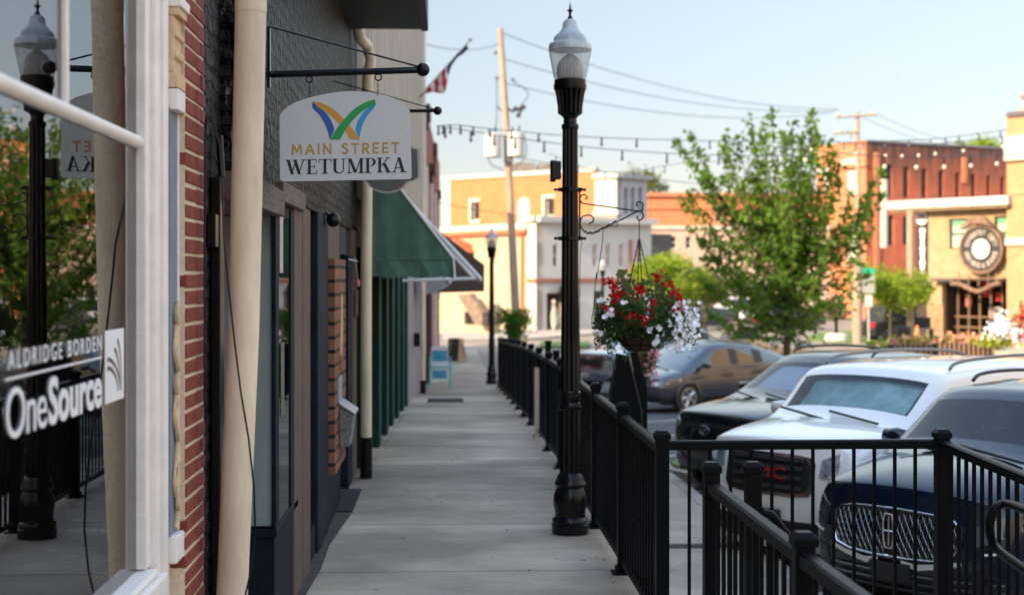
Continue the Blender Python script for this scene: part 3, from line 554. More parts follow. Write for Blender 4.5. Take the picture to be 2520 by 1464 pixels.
# second bracket and sign
Yb = 11.5
b2 = thing('sign_bracket', 'farther black wall bracket with small ball end behind the main sign', 'bracket', tuple(at(820, 273, Yb)))
mb = MB(); mb.tube([at(818, 276, Yb), at(1070, 273, Yb)], .014, 4); mb.build('arm', LAMPB, b2)
mb = MB(); mb.tube([at(818, 200, Yb), at(1066, 268, Yb)], .005, 6); mb.build('tie_rod', LAMPB, b2)
mb = MB(); mb.sphere(at(1077, 273, Yb), .036, 16); mb.build('ball', LAMPB, b2, smooth=60)
s2 = thing('hanging_sign', 'dark grey scalloped sign with pale rim half hidden behind the main sign', 'sign', tuple(at(950, 470, Yb)))
sh = [(885, 372), (900, 350), (1012, 355), (1020, 364), (1032, 366), (1034, 436), (1022, 446), (1006, 448)] + [(953 + 52 * cos(radians(a)), 440 + 36 * sin(radians(a))) for a in range(15, 170, 12)] + [(898, 448), (886, 440)]
mb = MB(); mb.prism(sh, dfn(Yb), 0, .02); mb.build('rim', mat('sign_rim', (.42, .42, .42), .5), s2)
cx_, cy_ = 955, 410
mb = MB(); mb.prism([(cx_ + (x - cx_) * .93, cy_ + (y - cy_) * .93) for x, y in sh], dfn(Yb), -.004, -.001); mb.build('board', mat('sign_dark_grey', (.11, .11, .11), .5, n=.1, ns=8), s2)
mb = MB(); mb.tube([at(x, y, Yb - .008) for x, y in bez([(1000, 444), (996, 446), (994, 452), (987, 461), (978, 461), (975, 456)], 4)], .003, 5); mb.build('lettering', mat('pink_letter', (.6, .15, .28), .5), s2)
mb = MB()
for xx in (905, 1000):
    for k in range(8): ring(mb, at(xx, 280 + k * 9, Yb), .016, .003, 8, 'y' if k % 2 else 'x')
mb.build('chain', LAMPB, s2)
# ------------------------------------------------------------------ green shop, pale upper siding, farther shops
XFT = [(14.75, -.84), (25, -.68), (33, -.60), (37, -.62), (60, -.31)]
def XF(Y): return lerp(XFT, Y)
def wallseg(y0, y1, z0, z1, dx=0, dep=3, n=1):
    mb = MB(); ys_ = [y0 + (y1 - y0) * i / n for i in range(n + 1)]
    for a, b_ in zip(ys_, ys_[1:]):
        mb.add([(XF(a) + dx, a, z0), (XF(b_) + dx, b_, z0), (XF(b_) - dep, b_, z0), (XF(a) - dep, a, z0), (XF(a) + dx, a, z1), (XF(b_) + dx, b_, z1), (XF(b_) - dep, b_, z1), (XF(a) - dep, a, z1)],
               [(0, 1, 2, 3), (4, 5, 6, 7), (0, 1, 5, 4), (1, 2, 6, 5), (2, 3, 7, 6), (3, 0, 4, 7)])
    return mb
SIDE = mat('pale_metal_siding', (.52, .47, .40), .5, n=.15, ns=3, stretch=(1, 8, .3))
G = thing('green_shop', 'shop with dark green timber front under pale ribbed siding', 'shop', (-1.5, 20, -.1))
mb = wallseg(14.76, 24.9, -.4, 2.95, -.28); mb.build('recess_wall', GRN, G)
mb = wallseg(14.76, 24, 2.96, 7.2, -.02); mb.build('upper_siding', SIDE, G); mb = wallseg(24.002, 37, 2.96, 8.5, -.02); mb.build('upper_siding', SIDE, G)
mb = MB()
for k in range(46):
    y = 15 + k * .48; mb.box(XF(y) - .03, XF(y) + .025, y, y + .09, 2.96, 7.2 if y < 24 else 8.5)
mb.build('siding_ribs', SIDE, G)
mb = wallseg(36.7, 37.05, 0, 8.6, .07); mb.build('corner_trim', WHITEP, G)
GP = mat('green_grey_shade', (.02, .09, .07), .5, n=.2, ns=4)
for k, y in enumerate((14.9, 17.0, 18.6, 20.0, 21.6, 23.2, 24.6)):
    mb = MB(); mb.box(XF(y) - .3, XF(y), y, y + (.55 if k else .5), g(y) - .1, 2.3); mb.build('pilaster', GRN, G, bevel=.01)
    mb = MB(); mb.box(XF(y) - .25, XF(y) - .14, y + .6, y + 1.3, g(y) + .35, 2.2); mb.build('shop_window', FARGL, G)
    mb = MB(); mb.box(XF(y) - .27, XF(y) - .10, y + .56, y + 1.4, g(y) - .1, g(y) + .34); mb.build('stall_riser', GP, G)
mb = MB(); mb.box(XF(15) - .0, XF(15) + .03, 14.76, 14.84, -.05, 2.6); mb.build('corner_board', GRN, G)
CANV = mat('green_canvas', (.075, .165, .12), .85, n=.2, ns=5, bump=.35, bs=7)
WTR = mat('white_trim', (.62, .64, .64), .6)
A = thing('awning', 'dark green canvas awning with closed side panel over the green shop', 'awning', (-.4, 17, 2.2))
ya, yb_ = 14.5, 19.8; xo = .065; zt, ze, zv = 3.35, 2.17, 1.99
mb = MB(); xw = XF(15)
seg = 10
top = [(xw, zt), (xo - .33, ze + (zt - ze) * .42), (xo, ze)]
vs = []
n_ = 9
for y in (ya, ya + .012):
    pass
def sidep(y):
    q = []
    for i in range(n_):
        s_ = i / (n_ - 1); x = xw + (xo - xw) * s_; z = zt + (ze - zt) * s_; q.append((x, y, z))
    return q
sp1 = sidep(ya); low = [(x, ya + .02 * sin(i * 1.7), zv + .012 * sin(i * 2.1)) for i, (x, _, _) in enumerate(sp1)]
mid = [(x, ya + .008 * sin(i * 2.3), ze) for i, (x, _, _) in enumerate(sp1)]
mb.add(sp1 + mid + low, [(i, i + 1, n_ + i + 1, n_ + i) for i in range(n_ - 1)] + [(n_ + i, n_ + i + 1, 2 * n_ + i + 1, 2 * n_ + i) for i in range(n_ - 1)])
mb.add([(xw, ya, zt), (xw, yb_, zt), (xo, yb_, ze), (xo, ya, ze)], [(0, 1, 2, 3)])
mb.add([(xo, ya, ze), (xo, yb_, ze), (xo + .01, yb_, zv), (xo + .01, ya, zv)], [(0, 1, 2, 3)])
o = mb.build('canvas', CANV, A); md = o.modifiers.new('s', 'SOLIDIFY'); md.thickness = .006
mb = MB(); mb.tube([(xw, ya - .005, zt + .01), (xo, ya - .005, ze + .01), (xo + .012, ya - .005, zv)], .014, 8); mb.build('edge_trim', WTR, A)
mb = MB(); mb.tube([(xw, ya, ze), (xo, ya - .006, ze)], .005, 6); mb.build('seam', CANV, A)
# bare white awning frame
A2 = thing('bare_awning', 'white tubular awning frame behind the green awning', 'awning', (0, 25, 2.2))
Ya = 22.5
for Y_, dx in ((Ya, 0), (27.5, 0)):
    mb = MB(); mb.tube([(XF(Y_) + .02, Y_, at(0, 478, Ya).z), (at(1183, 0, Ya).x, Y_, at(0, 688, Ya).z)], .035, 8); mb.build('strut', WTR, A2)
    mb = MB(); mb.tube([(XF(Y_) + .02, Y_, at(0, 691, Ya).z), (at(1172, 0, Ya).x, Y_, at(0, 686, Ya).z)], .024, 8); mb.build('rail', WTR, A2)
mb = MB(); mb.tube([(at(1183, 0, Ya).x, Ya, at(0, 688, Ya).z), (at(1183, 0, Ya).x, 27.5, at(0, 688, Ya).z)], .03, 8); mb.build('front_bar', WTR, A2)
mb = MB(); mb.tube([(at(1082, 0, Ya).x, Ya + .1, at(0, 658, Ya).z), (at(1106, 0, Ya).x, Ya + .1, at(0, 698, Ya).z)], .05, 4); mb.build('hanger', WTR, A2)
GW = brick_mat('whitewashed_brick', (.33, .32, .33), (.42, .40, .40), (.25, .24, .24), 1.0, rough=.8, bump=1.0)
W_ = thing('painted_brick_shop', 'shop with pale grey painted brick ground floor beyond the green one', 'shop', (-1.5, 30, -.4))
mb = wallseg(25.15, 36.6, -1, 2.95, -.0); mb.build('wall', GW, W_)
mb = MB(); mb.box(-.62, -.5, 26.3, 26.7, .7, .95); mb.build('electric_meter', LAMPB, W_)
# grey barrel awning and far awning
mb = MB(); n_ = 12; vs = []
for y in (28.6, 31.6):
    for i in range(n_ + 1):
        a = pi * i / n_; vs.append((XF(y) + .02 + .75 * sin(a), y, 2.0 + .0 - .38 * cos(a)))
mb.add(vs, [(i, i + 1, n_ + 2 + i, n_ + 1 + i) for i in range(n_)] + [tuple(range(n_ + 1))]); B3 = thing('awning', 'rounded grey awning under the white frame', 'awning', (-.2, 30, 1.9))
mb.build('canvas', mat('grey_canvas', (.27, .28, .31), .8, n=.1, ns=3), B3)
R_ = thing('red_brick_shop', 'farther red brick building with dark cornices and a flag on its front', 'building', (-1.5, 45, -1))
RB = brick_mat('red_brick', (.30, .07, .045), (.36, .10, .06), (.25, .13, .10), 1.2, rough=.9, bump=.4)
mb = wallseg(37.1, 60, -1.5, 6.7, 0, 9); mb.build('wall', RB, R_)
DKR = mat('dark_red_brown', (.09, .02, .018), .6, n=.3, ns=5)
for y, z, h, dx in ((38, 6.3, .5, .16), (42.5, 5.1, .45, .2), (48, 6.2, .5, .15), (44, 3.4, .35, .14), (52, 4.9, .4, .2)):
    mb = MB(); mb.box(XF(y) - .1, XF(y) + dx, y, y + 2.0, z, z + h * .6); mb.box(XF(y) - .1, XF(y) + dx * .6, y + .2, y + 1.8, z - h * .5, z); mb.build('cornice', DKR, R_)
for y in (39, 45, 51):
    mb = MB(); mb.box(XF(y) - .1, XF(y) + .08, y, y + .35, -1, 5); mb.build('trim', WHITEP, R_)
for y in (37.3, 39.2, 41):
    mb = MB(); mb.box(XF(y) - .2, XF(y) + .14, y, y + .8, g(y) - .3, 1.7); mb.build('column', DKR, R_)
A4 = thing('awning', 'far striped green and maroon awning hanging over the pavement end', 'awning', (.2, 36, 1.8))
ya = 33.5; yb_ = 38.5; xo = at(1191, 0, ya).x
mb = MB(); mb.add([(-.5, ya, 3.3), (xo, ya, at(0, 612 + 40, ya).z), (xo, ya, at(0, 718, ya).z), (-.5, ya, at(0, 722, ya).z)], [(0, 1, 2, 3)])
mb.add([(-.5, ya, 3.3), (xo, ya, at(0, 652, ya).z), (xo, yb_, at(0, 652, ya).z), (-.5, yb_, 3.3)], [(0, 1, 2, 3)]); mb.add([(xo, ya, at(0, 652, ya).z), (xo, yb_, at(0, 652, ya).z), (xo, yb_, at(0, 718, ya).z), (xo, ya, at(0, 718, ya).z)], [(0, 1, 2, 3)])
m = mat('striped_canvas', (.05, .07, .05), .85, n=.0, ns=1.6, col2=(.11, .03, .03), stretch=(3, 1, .2)); o = mb.build('canvas', m, A4); md = o.modifiers.new('s', 'SOLIDIFY'); md.thickness = .01
# flag on an angled pole
fl = thing('flag', 'striped red and white flag with blue canton hanging from an angled pole', 'flag', tuple(at(1030, 240, 30)))
Yf = 30; a = at(1033, 245, Yf); b_ = at(1158, 98, Yf); a.x = XF(30)
mb = MB(); mb.cyl(a, b_, .022, .016); mb.sphere(b_, .045, 8); mb.build('pole', mat('pale_pole', (.55, .5, .45), .4), fl, smooth=60)
FR = mat('flag_red', (.42, .015, .03), .8); FW = mat('flag_white', (.66, .62, .62), .8); FB = mat('flag_blue', (.03, .05, .12), .8)
mb = MB(); d = b_ - a; L0 = .30; nn = 18; top_ = [a + d * (L0 + (.95 - L0) * i / nn) for i in range(nn + 1)]
for i in range(nn + 1): pass
def fpt(s_, t_): # s_ along pole (0 low end..1 tip), t_ away from pole (hanging fly)
    s2 = s_ * .9 + .04; base = a + d * s2; zlow = at(0, 224, Yf).z
    k = max(0, min(1, (s2 - .42) / .22)); k = k * k * (3 - 2 * k)
    drop = max(.02, base.z - zlow) * (1 - k) + .09 * k
    sway = Vector((.10 * (1 - k) * t_ * s2 + .03 * sin(t_ * 9 + s_ * 12) * t_, .10 * sin(t_ * 7 + s_ * 14) * t_ + .03 * sin(s_ * 22), 0))
    return base + Vector((0, 0, -drop * t_)) + sway
ns_, nt_ = 26, 12
for i in range(ns_ + 1):
    for j in range(nt_ + 1): mb.v.append(tuple(fpt(i / ns_, j / nt_)))
for i in range(ns_):
    for j in range(nt_):
        stripe = int((i / ns_) * 13); canton = i / ns_ > .55
        mb.f.append([i * (nt_ + 1) + j, (i + 1) * (nt_ + 1) + j, (i + 1) * (nt_ + 1) + j + 1, i * (nt_ + 1) + j + 1]); mb.m.append(2 if canton else stripe % 2)
mb.build('cloth', [FR, FW, FB], fl, smooth=80)
# shopping boards on the pavement
AB = thing('sandwich_board', 'white and teal plastic sandwich board on the shaded pavement', 'sign board', (at(1085, 0, 32).x, 32, g(32)))
TEAL = mat('teal_plastic', (.05, .42, .42), .5); zb = g(32); x0 = at(1060, 0, 32).x; x1 = at(1103, 0, 32).x
for y_, lean in ((31.8, .18), (32.35, -.15)):
    mb = MB(); pts = [(x0, zb + .18), (x1, zb + .18), (x1 - .01, zb + .9), (x1 - .05, zb + .95), (x0 + .05, zb + .95), (x0 + .01, zb + .9)]
    mb.prism(pts, lambda u, v, t: (u, y_ + lean * (v - zb) + t, v), -.015, .015); mb.build('panel', mat('white_plastic', (.7, .7, .72), .4), AB)
for xx in (x0 - .02, x1 + .05):
    mb = MB(); mb.cyl((xx, 31.75, zb), (xx, 31.97, zb + .7), .02); mb.cyl((xx, 32.45, zb), (xx, 32.2, zb + .7), .02); mb.build('leg', TEAL, AB)
for z0_, z1_ in ((.62, .86), (.24, .42)):
    mb = MB(); mb.add([(x0 + .03, 31.78 + .18 * z0_, zb + z0_), (x1 - .03, 31.78 + .18 * z0_, zb + z0_), (x1 - .03, 31.78 + .18 * z1_, zb + z1_), (x0 + .03, 31.78 + .18 * z1_, zb + z1_)], [(0, 1, 2, 3)]); mb.build('poster', mat('poster_blue', (.02, .2, .4), .5, n=.9, ns=14, col2=(.05, .4, .5)), AB)
mb = MB(); mb.cyl((x0, 31.78, zb + .5), (x1 + .05, 31.78, zb + .5), .015); mb.build('brace', TEAL, AB)
CB = thing('chalkboard', 'wooden framed chalkboard stand at the sunny end of the pavement', 'sign board', (at(1118, 0, 52).x, 52, g(52)))
zb = g(52); xa, xb = at(1098, 0, 52).x, at(1128, 0, 52).x; WOODM = mat('orange_wood', (.35, .19, .09), .6)
def quad3(m_, P_, name, par, th=.02):
    mb = MB(); mb.add(P_, [(0, 1, 2, 3)]); o = mb.build(name, m_, par); md = o.modifiers.new('s', 'SOLIDIFY'); md.thickness = th; return o
quad3(mat('slate', (.015, .02, .022), .6), [(xa, 51.9, zb + .08), (xb, 51.7, zb + .08), (xb + .02, 52.0, zb + .9), (xa + .1, 52.1, zb + .9)], 'board', CB)
quad3(WOODM, [(xb, 51.72, zb + .05), (xb + .30, 52.6, zb + .05), (xb + .08, 52.2, zb + .9), (xb + .02, 52.0, zb + .9)], 'side_frame', CB)
for xx, yy in ((xa, 51.85), (xb, 51.65), (xb + .3, 52.6)):
    mb = MB(); mb.cyl((xx, yy, zb), (xb * .5 + xx * .5, 52.05, zb + .9), .022); mb.build('leg', WOODM, CB)
dm = MB(); dm.box(at(1050, 0, 26).x, at(1150, 0, 26).x, 25.6, 27.2, g(26) - .13, g(26.4) + .0); o = MB(); ww = [(at(1052, 0, 26.5).x, 25.9), (at(1140, 0, 26.5).x, 25.9), (at(1140, 0, 26.5).x, 27.3), (at(1052, 0, 26.5).x, 27.3)]
o.prism(ww, lambda u, v, t: (u, v, g(v) + t), -.02, .012); tag(o.build('door_mat', mat('black_mat', (.015, .015, .02), .95)), 'black rubber mat on the pavement before the teal board', 'doormat')

# dirt and leaf crumbs collected along the shop fronts and railing feet
R0 = random.Random(5); mb = MB()
for i in range(420):
    y = R0.uniform(7.9, 24); side = R0.random()
    x = (XF(max(y, 14.75)) + .02 if y > 14.75 else -.93) + abs(R0.gauss(0, .035)) if side < .72 else (1.12 - abs(R0.gauss(0, .05)) if side < .9 else R0.uniform(-.7, 1.0))
    s_ = R0.uniform(.004, .014); a = R0.uniform(0, 3.14); z = g(y) + .001
    mb.add([(x + s_ * cos(a), y + s_ * sin(a), z), (x - s_ * .5 * sin(a), y + s_ * .5 * cos(a), z + s_ * .4), (x - s_ * cos(a), y - s_ * sin(a), z), (x + s_ * .5 * sin(a), y - s_ * .5 * cos(a), z + s_ * .3)], [(0, 1, 2), (0, 2, 3)])
tag(mb.build('leaf_litter', mat('litter_brown', (.05, .035, .022), .95)), 'brown crumbs of dirt and leaf along the edges of the pavement', 'litter', kind='stuff')
mb = MB(); pts_ = [(-.96, 7.9), (-.87, 8.2), (-.885, 9.0), (-.86, 9.8), (-.875, 10.6), (-.83, 11.6), (-.80, 12.05), (-.96, 12.05)]
mb.prism(pts_, lambda u, v, t: (u, v, t), .001, .004); tag(mb.build('dirt_strip', mat('dirt', (.06, .05, .042), .95, n=.5, ns=14)), kind='structure')
# ------------------------------------------------------------------ street lamps
YL = 11.06; KL = YL / F
GLOBE = mat('lamp_globe_glass', (.52, .54, .55), .12, spec=.7, n=.35, ns=9, stretch=(1, 1, .5)); GLOBE.node_tree.nodes['Principled BSDF'].inputs['Alpha'].default_value = .42
FROST = mat('frosted_refractor', (.55, .52, .48), .25, 0, spec=.6, n=.25, ns=12, stretch=(8, 8, .6))
ALU = mat('lamp_hood_glass', (.46, .51, .54), .16, .0, n=.35, ns=10, spec=.8)
def make_lamp():
    t_ = thing('street_lamp', 'nearest black fluted street lamp carrying the flower basket bracket', 'street lamp', (at(1403, 0, YL).x, YL, 0), group='street lamps along the pavement')
    H = lambda y: (1313 - y) * KL
    P = lambda l: [(r * KL, H(y)) for y, r in l]
    b = lambda nm, l, m, fl=0, fn=8, n=48, cp=True: MB().lathe((0, 0, 0), P(l), n, fl, fn, cp).build(nm, m, t_, smooth=35, world=False)
    b('base', [(1313, 45), (1302, 46), (1290, 46), (1288, 43), (1281, 45), (1276, 43), (1272, 38), (1262, 37), (1245, 41), (1228, 42), (1212, 39), (1203, 34), (1200, 33), (1196, 37), (1190, 39), (1184, 36), (1180, 34), (1174, 33), (1168, 29), (1164, 26)], LAMPB)
    b('shaft', [(1165, 26), (1010, 25)], LAMPB, .16, 10, 80)
    b('collar', [(1010, 25), (1006, 27), (1001, 29), (994, 28), (990, 25), (984, 26), (976, 28), (970, 26), (966, 27), (962, 24)], LAMPB)
    b('shaft', [(962, 24), (800, 22), (316, 19)], LAMPB, .18, 10, 80)
    b('collar', [(318, 20), (314, 21.5), (306, 21), (303, 17), (292, 16), (286, 20), (279, 30)], LAMPB)
    b('capital', [(279, 30.5), (262, 31), (235, 35), (222, 38)], LAMPB, .22, 16, 96)
    b('rim', [(222, 39), (216, 41), (208, 41), (207, 39), (197, 39.5), (195, 36)], LAMPB)
    b('globe', [(196, 36), (190, 40), (172, 44), (150, 48), (130, 52), (122, 53)], GLOBE, .03, 48, 192, False)
    b('refractor', [(194, 30), (186, 33), (165, 33), (150, 27), (138, 15), (130, 4)], FROST, .1, 24, 96)
    b('hood', [(123, 53.5), (114, 53.5), (107, 51), (102, 42), (96, 41), (90, 39), (84, 33), (77, 27), (72, 22), (67, 19.5), (58, 18.5), (51, 15.5), (47, 10)], ALU)
    b('finial', [(47, 7), (42, 6), (37, 3), (30, 3.5), (26, 6), (24.5, 8.5), (23, 6), (21, 3), (12, 1.7), (4, .4)], LAMPB)
    return t_
ALU.node_tree.nodes['Principled BSDF'].inputs['Alpha'].default_value = .75
lamp = make_lamp(); lamps = [lamp]
for i, (x, Y, z, lab) in enumerate([(1210, 36.6, g(36.6), 'middle black street lamp at the far end of the railing'), (1483, 66, -1.25, 'distant street lamp with sunlit pale globe behind the flower basket')]):
    c = copy_tree(lamp); q = at(x, 0, Y); c.location = (q.x, Y, z); c['label'] = lab; lamps.append(c)
# fittings on the nearest lamp
q = lamp
mb = MB(); mb.box(at(1356, 0, YL).x, at(1380, 0, YL).x, YL - .05, YL + .05, at(0, 438, YL).z, at(0, 392, YL).z); mb.box(at(1354, 0, YL).x, at(1367, 0, YL).x, YL - .04, YL + .04, at(0, 444, YL).z, at(0, 390, YL).z); mb.build('control_box', LAMPB, lamp, bevel=.008)
c0 = at(1403, 0, YL)
for y in (463, 585):
    mb = MB(); z = at(0, y, YL).z; mb.lathe((c0.x, YL, z - .018), [(.07, 0), (.082, .004), (.082, .032), (.07, .036)], 24)
    for s_ in (-1, 1): mb.cyl((c0.x + s_ * .07, YL, z), (c0.x + s_ * .112, YL, z), .008, n=6); mb.sphere((c0.x + s_ * .115, YL, z), .013, 6); mb.box(c0.x + s_ * .085 - .01, c0.x + s_ * .085 + .01, YL - .05, YL + .05, z - .014, z + .014)
    mb.build('clamp', LAMPB, lamp, smooth=40)
Z8 = lambda x, y: ((1380 + x * .1571) / 1.016, (470 + y * .1571) / 1.016)
def t8(pts, r, dy=0): return [at(*Z8(*q), YL + dy) for q in bez(pts, 5)]
hb = thing('basket_bracket', 'thin black scrolled bracket clamped to the nearest lamp post', 'bracket', tuple(at(1430, 520, YL)))
MB().tube([at(*Z8(443, 20), YL), at(*Z8(443, 790), YL)], .0075, 8).build('upright', LAMPB, hb)
MB().tube(t8([(530, 190), (562, 150), (520, 108), (470, 122), (446, 175), (468, 222), (520, 250), (900, 303), (1395, 368), (1440, 320), (1446, 255), (1395, 218), (1345, 250), (1368, 300)], 0), .0060, 6).build('arm', LAMPB, hb)
MB().tube(t8([(1130, 495), (1260, 425), (1390, 366), (1448, 410), (1446, 480), (1395, 515), (1362, 492), (1362, 440)], 0), .0060, 6).build('hook', LAMPB, hb)
MB().tube(t8([(1130, 495), (1000, 545), (880, 610), (760, 668), (680, 715), (570, 716), (495, 670), (456, 600), (458, 510), (500, 450), (590, 434), (655, 470), (655, 530), (585, 575)], 0), .0060, 6).build('brace', LAMPB, hb)
tw = []
for i in range(60):
    s_ = i / 59; bx = lerp([(0, 470), (.25, 560), (.5, 680), (.75, 860), (1, 1010)], s_); by = lerp([(0, 660), (.25, 716), (.5, 715), (.75, 620), (1, 540)], s_)
    q = at(*Z8(bx, by), YL); tw.append(q + Vector((0, .010 * cos(s_ * 40), .010 * sin(s_ * 40))))
hz = thing('drip_hose', 'thin black watering hose twisted round the lamp bracket and hanging beside the basket', 'hose', tuple(at(1463, 700, YL)))
tw += [at(*Z8(x, y), YL) for x, y in bez([(1050, 580), (1040, 612), (950, 612), (840, 640), (815, 670), (805, 850), (770, 1100), (710, 1460)], 5)] + [at((1440 + x * .2458) / 1.016, (600 + y * .2458) / 1.016, YL) for x, y in bez([(210, 330), (195, 480), (180, 700), (163, 800), (168, 880), (195, 930)], 4)]
MB().tube(tw, .0035, 5).build('hose', LAMPB, hz)
cable('drip_line', [at(x, y, YL - .0) for x, y in ((1433, 588), (1428, 620), (1426, 800), (1428, 960), (1431, 1160))], .003, LAMPB, 'straight black drip line running down the right side of the nearest lamp', 'hose')
# ------------------------------------------------------------------ hanging flower baskets
LEAFB = leaf_mat('basket_leaf', (.015, .05, .012), (.05, .12, .02), .3, 9)
LEAFO = leaf_mat('begonia_leaf', (.05, .06, .02), (.10, .14, .03), .35, 12)
RED = mat('red_petals', (.52, .004, .010), .75, spec=.15, n=.3, ns=60); WPT = mat('white_petals', (.80, .80, .84), .6)
PINK = mat('pink_petals', (.75, .25, .33), .6)
COCO = mat('coco_liner', (.055, .028, .016), .95, n=.5, ns=40, bump=1, bs=80)
def rleaf(mb, c, s, n=None, asp=.55, rnd=random):
    n = n or Vector((rnd.uniform(-1, 1), rnd.uniform(-1, 1), rnd.uniform(-.3, 1))).normalized()
    a = n.orthogonal().normalized(); a = Matrix.Rotation(rnd.uniform(0, 2 * pi), 3, n) @ a; b = n.cross(a)
    c = Vector(c); k = n * s * .12
    mb.add([c - a * s, c - a * s * .2 + b * s * asp + k, c + a * s, c - a * s * .2 - b * s * asp + k], [(0, 1, 2), (0, 2, 3)])
def flower(mb, c, s, n, k=5, rnd=random):
    c = Vector(c); n = n.normalized(); a = n.orthogonal().normalized(); b = n.cross(a); ph = rnd.uniform(0, 6)
    for i in range(k):
        t = ph + 2 * pi * i / k; d = a * cos(t) + b * sin(t); e = a * cos(t + pi / 2) + b * sin(t + pi / 2)
        mb.add([c, c + d * s * .55 + e * s * .42 + n * s * .15, c + d * s + n * s * .05, c + d * s * .55 - e * s * .42 + n * s * .15], [(0, 1, 2, 3)])
rnd = random.Random(3)
hk = thing('flower_basket', 'hanging basket of red and white flowers on chains below the lamp bracket', 'hanging basket', tuple(at(1575, 860, YL)))
KP = YL / F
bc = at(1572, 808, YL)
mb = MB(); mb.lathe(bc, [(.03, -.175), (.09, -.165), (.14, -.12), (.175, -.06), (.185, 0), (.17, .0)], 24); mb.build('liner', COCO, hk, smooth=60)
mb = MB()
for r, z in ((.188, 0), (.178, -.06), (.142, -.125), (.08, -.172)):
    mb.tube([bc + Vector((r * cos(a), r * sin(a), z)) for a in [2 * pi * i / 20 for i in range(21)]], .004, 5)
for k in range(8):
    a = 2 * pi * k / 8; mb.tube([bc + Vector((r * cos(a), r * sin(a), z)) for r, z in ((.188, 0), (.178, -.06), (.142, -.125), (.08, -.172))], .0035, 4)
mb.build('wire_frame', LAMPB, hk)
top = at(*Z8(1390, 790), YL)
MB().cyl(at(*Z8(1390, 512), YL), top, .004).build('hanger_rod', LAMPB, hk)
for k, (x, y) in enumerate(((1535, 700), (1566, 740), (1586, 740), (1612, 690))):
    mb = MB(); e = bc + Vector(((x - 1572) * KP * 1.0, (.12 if k in (1, 2) else 0) * (-1) ** k, (808 - y) * KP * .2)); e = at(x, y + 40, YL); e.y += (-.12, -.02, .03, .12)[k]
    n_ = 26
    for i in range(n_):
        q = top + (e - top) * ((i + .5) / n_); hl = (e - top).length / n_ * .62; dd = (e - top).normalized(); sd_ = (dd.cross(Vector((0, 1, 0))) if i % 2 else Vector((0, 1, 0))).normalized()
        mb.tube([q - dd * hl + sd_ * .0, q + sd_ * .005, q + dd * hl, q - sd_ * .005, q - dd * hl], .003, 4)
    mb.build('chain', LAMPB, hk)
mb = MB()
def P5(x, y, dy=0): return at(x, y, YL + dy)
for i in range(4200):                  # dense trailing foliage
    a = rnd.uniform(0, 2 * pi); r = sqrt(rnd.random()); hx = 122 * r * cos(a); dy = .34 * r * sin(a)
    hx = hx + (18 if hx > 0 else 0)
    hy = rnd.gauss(0, 30) + (abs(hx) / 122) ** 2 * 30
    if abs(hx) < 55 and hy > 30: hy *= .5
    rleaf(mb, P5(1582 + hx, 778 + hy * .8, dy), rnd.uniform(.012, .026), asp=.4, rnd=rnd)
for x0, ln in ((1492, 62), (1500, 88), (1512, 110), (1505, 75), (1480, 50), (1545, 85), (1550, 92), (1470, 60), (1478, 36), (1700, 35), (1688, 50), (1670, 30), (1600, 20), (1710, 20), (1640, 22)):
    for k in range(int(ln * .9)):
        s_ = k / (ln * .9); rleaf(mb, P5(x0 + 8 * s_ * sin(x0) + rnd.gauss(0, 5), 800 + ln * s_, rnd.gauss(0, .03) - .05), rnd.uniform(.010, .019), asp=.38, rnd=rnd)
for i in range(700): rleaf(mb, P5(rnd.uniform(1500, 1650), rnd.gauss(803, 16), -.2 + rnd.gauss(0, .03)), rnd.uniform(.012, .024), asp=.42, rnd=rnd)
mb.build('foliage', LEAFB, hk, fix=False)
mb = MB()                              # upright begonias
for i in range(420):
    x = rnd.uniform(1500, 1668); top_y = lerp([(1500, 735), (1525, 665), (1545, 668), (1570, 700), (1610, 672), (1640, 675), (1668, 715)], x)
    y = rnd.uniform(top_y, 785); rleaf(mb, P5(x, y, rnd.uniform(-.2, .2)), rnd.uniform(.018, .038), asp=.5, rnd=rnd)
for (x, y, s) in ((1530, 672, .06), (1538, 700, .055), (1512, 745, .045), (1560, 765, .04), (1590, 760, .04), (1556, 742, .035), (1580, 745, .05), (1620, 710, .05), (1650, 735, .045), (1545, 715, .05)):
    rleaf(mb, P5(x, y, -.2), s, Vector((.2, -1, .3)), .62, rnd)
mb.build('foliage', LEAFO, hk, fix=False)
mb = MB()
for cx, cy, n_, sp_ in ((1497, 693, 14, 9), (1508, 708, 14, 8), (1510, 728, 10, 7), (1533, 720, 14, 9), (1512, 742, 9, 6), (1575, 713, 16, 9), (1568, 722, 6, 8), (1608, 745, 16, 8), (1607, 770, 16, 10), (1552, 783, 26, 11), (1582, 787, 14, 8), (1616, 682, 12, 7), (1637, 700, 9, 8), (1650, 700, 6, 6), (1657, 723, 9, 6), (1668, 735, 8, 6), (1655, 755, 10, 9), (1670, 757, 12, 7), (1600, 778, 6, 6), (1500, 765, 8, 8), (1520, 770, 5, 8)):
    for k in range(int(n_ * .95)):
        q = P5(cx + rnd.gauss(0, sp_ * .75), cy + rnd.gauss(0, sp_ * .75), -.25 + rnd.gauss(0, .03)); flower(mb, q, rnd.uniform(.014, .022), Vector((rnd.gauss(0, .6), -1, rnd.gauss(0, .6))), 4, rnd)
mb.build('red_flowers', RED, hk, fix=False)
mb = MB()
for i in range(150):
    s_ = rnd.random(); t_ = rnd.random(); x = 1640 + 78 * s_ + rnd.gauss(0, 4); y = 742 + 105 * t_ + rnd.gauss(0, 5)
    if (x - 1640) / 78 + (y - 742) / 105 < .25 or (x > 1705 and y > 830) or (y > 800 and x < 1655): continue
    flower(mb, P5(x, y, -.24 + rnd.gauss(0, .04)), rnd.uniform(.017, .025), Vector((rnd.gauss(.2, .5), -1, rnd.gauss(.2, .5))), 5, rnd)
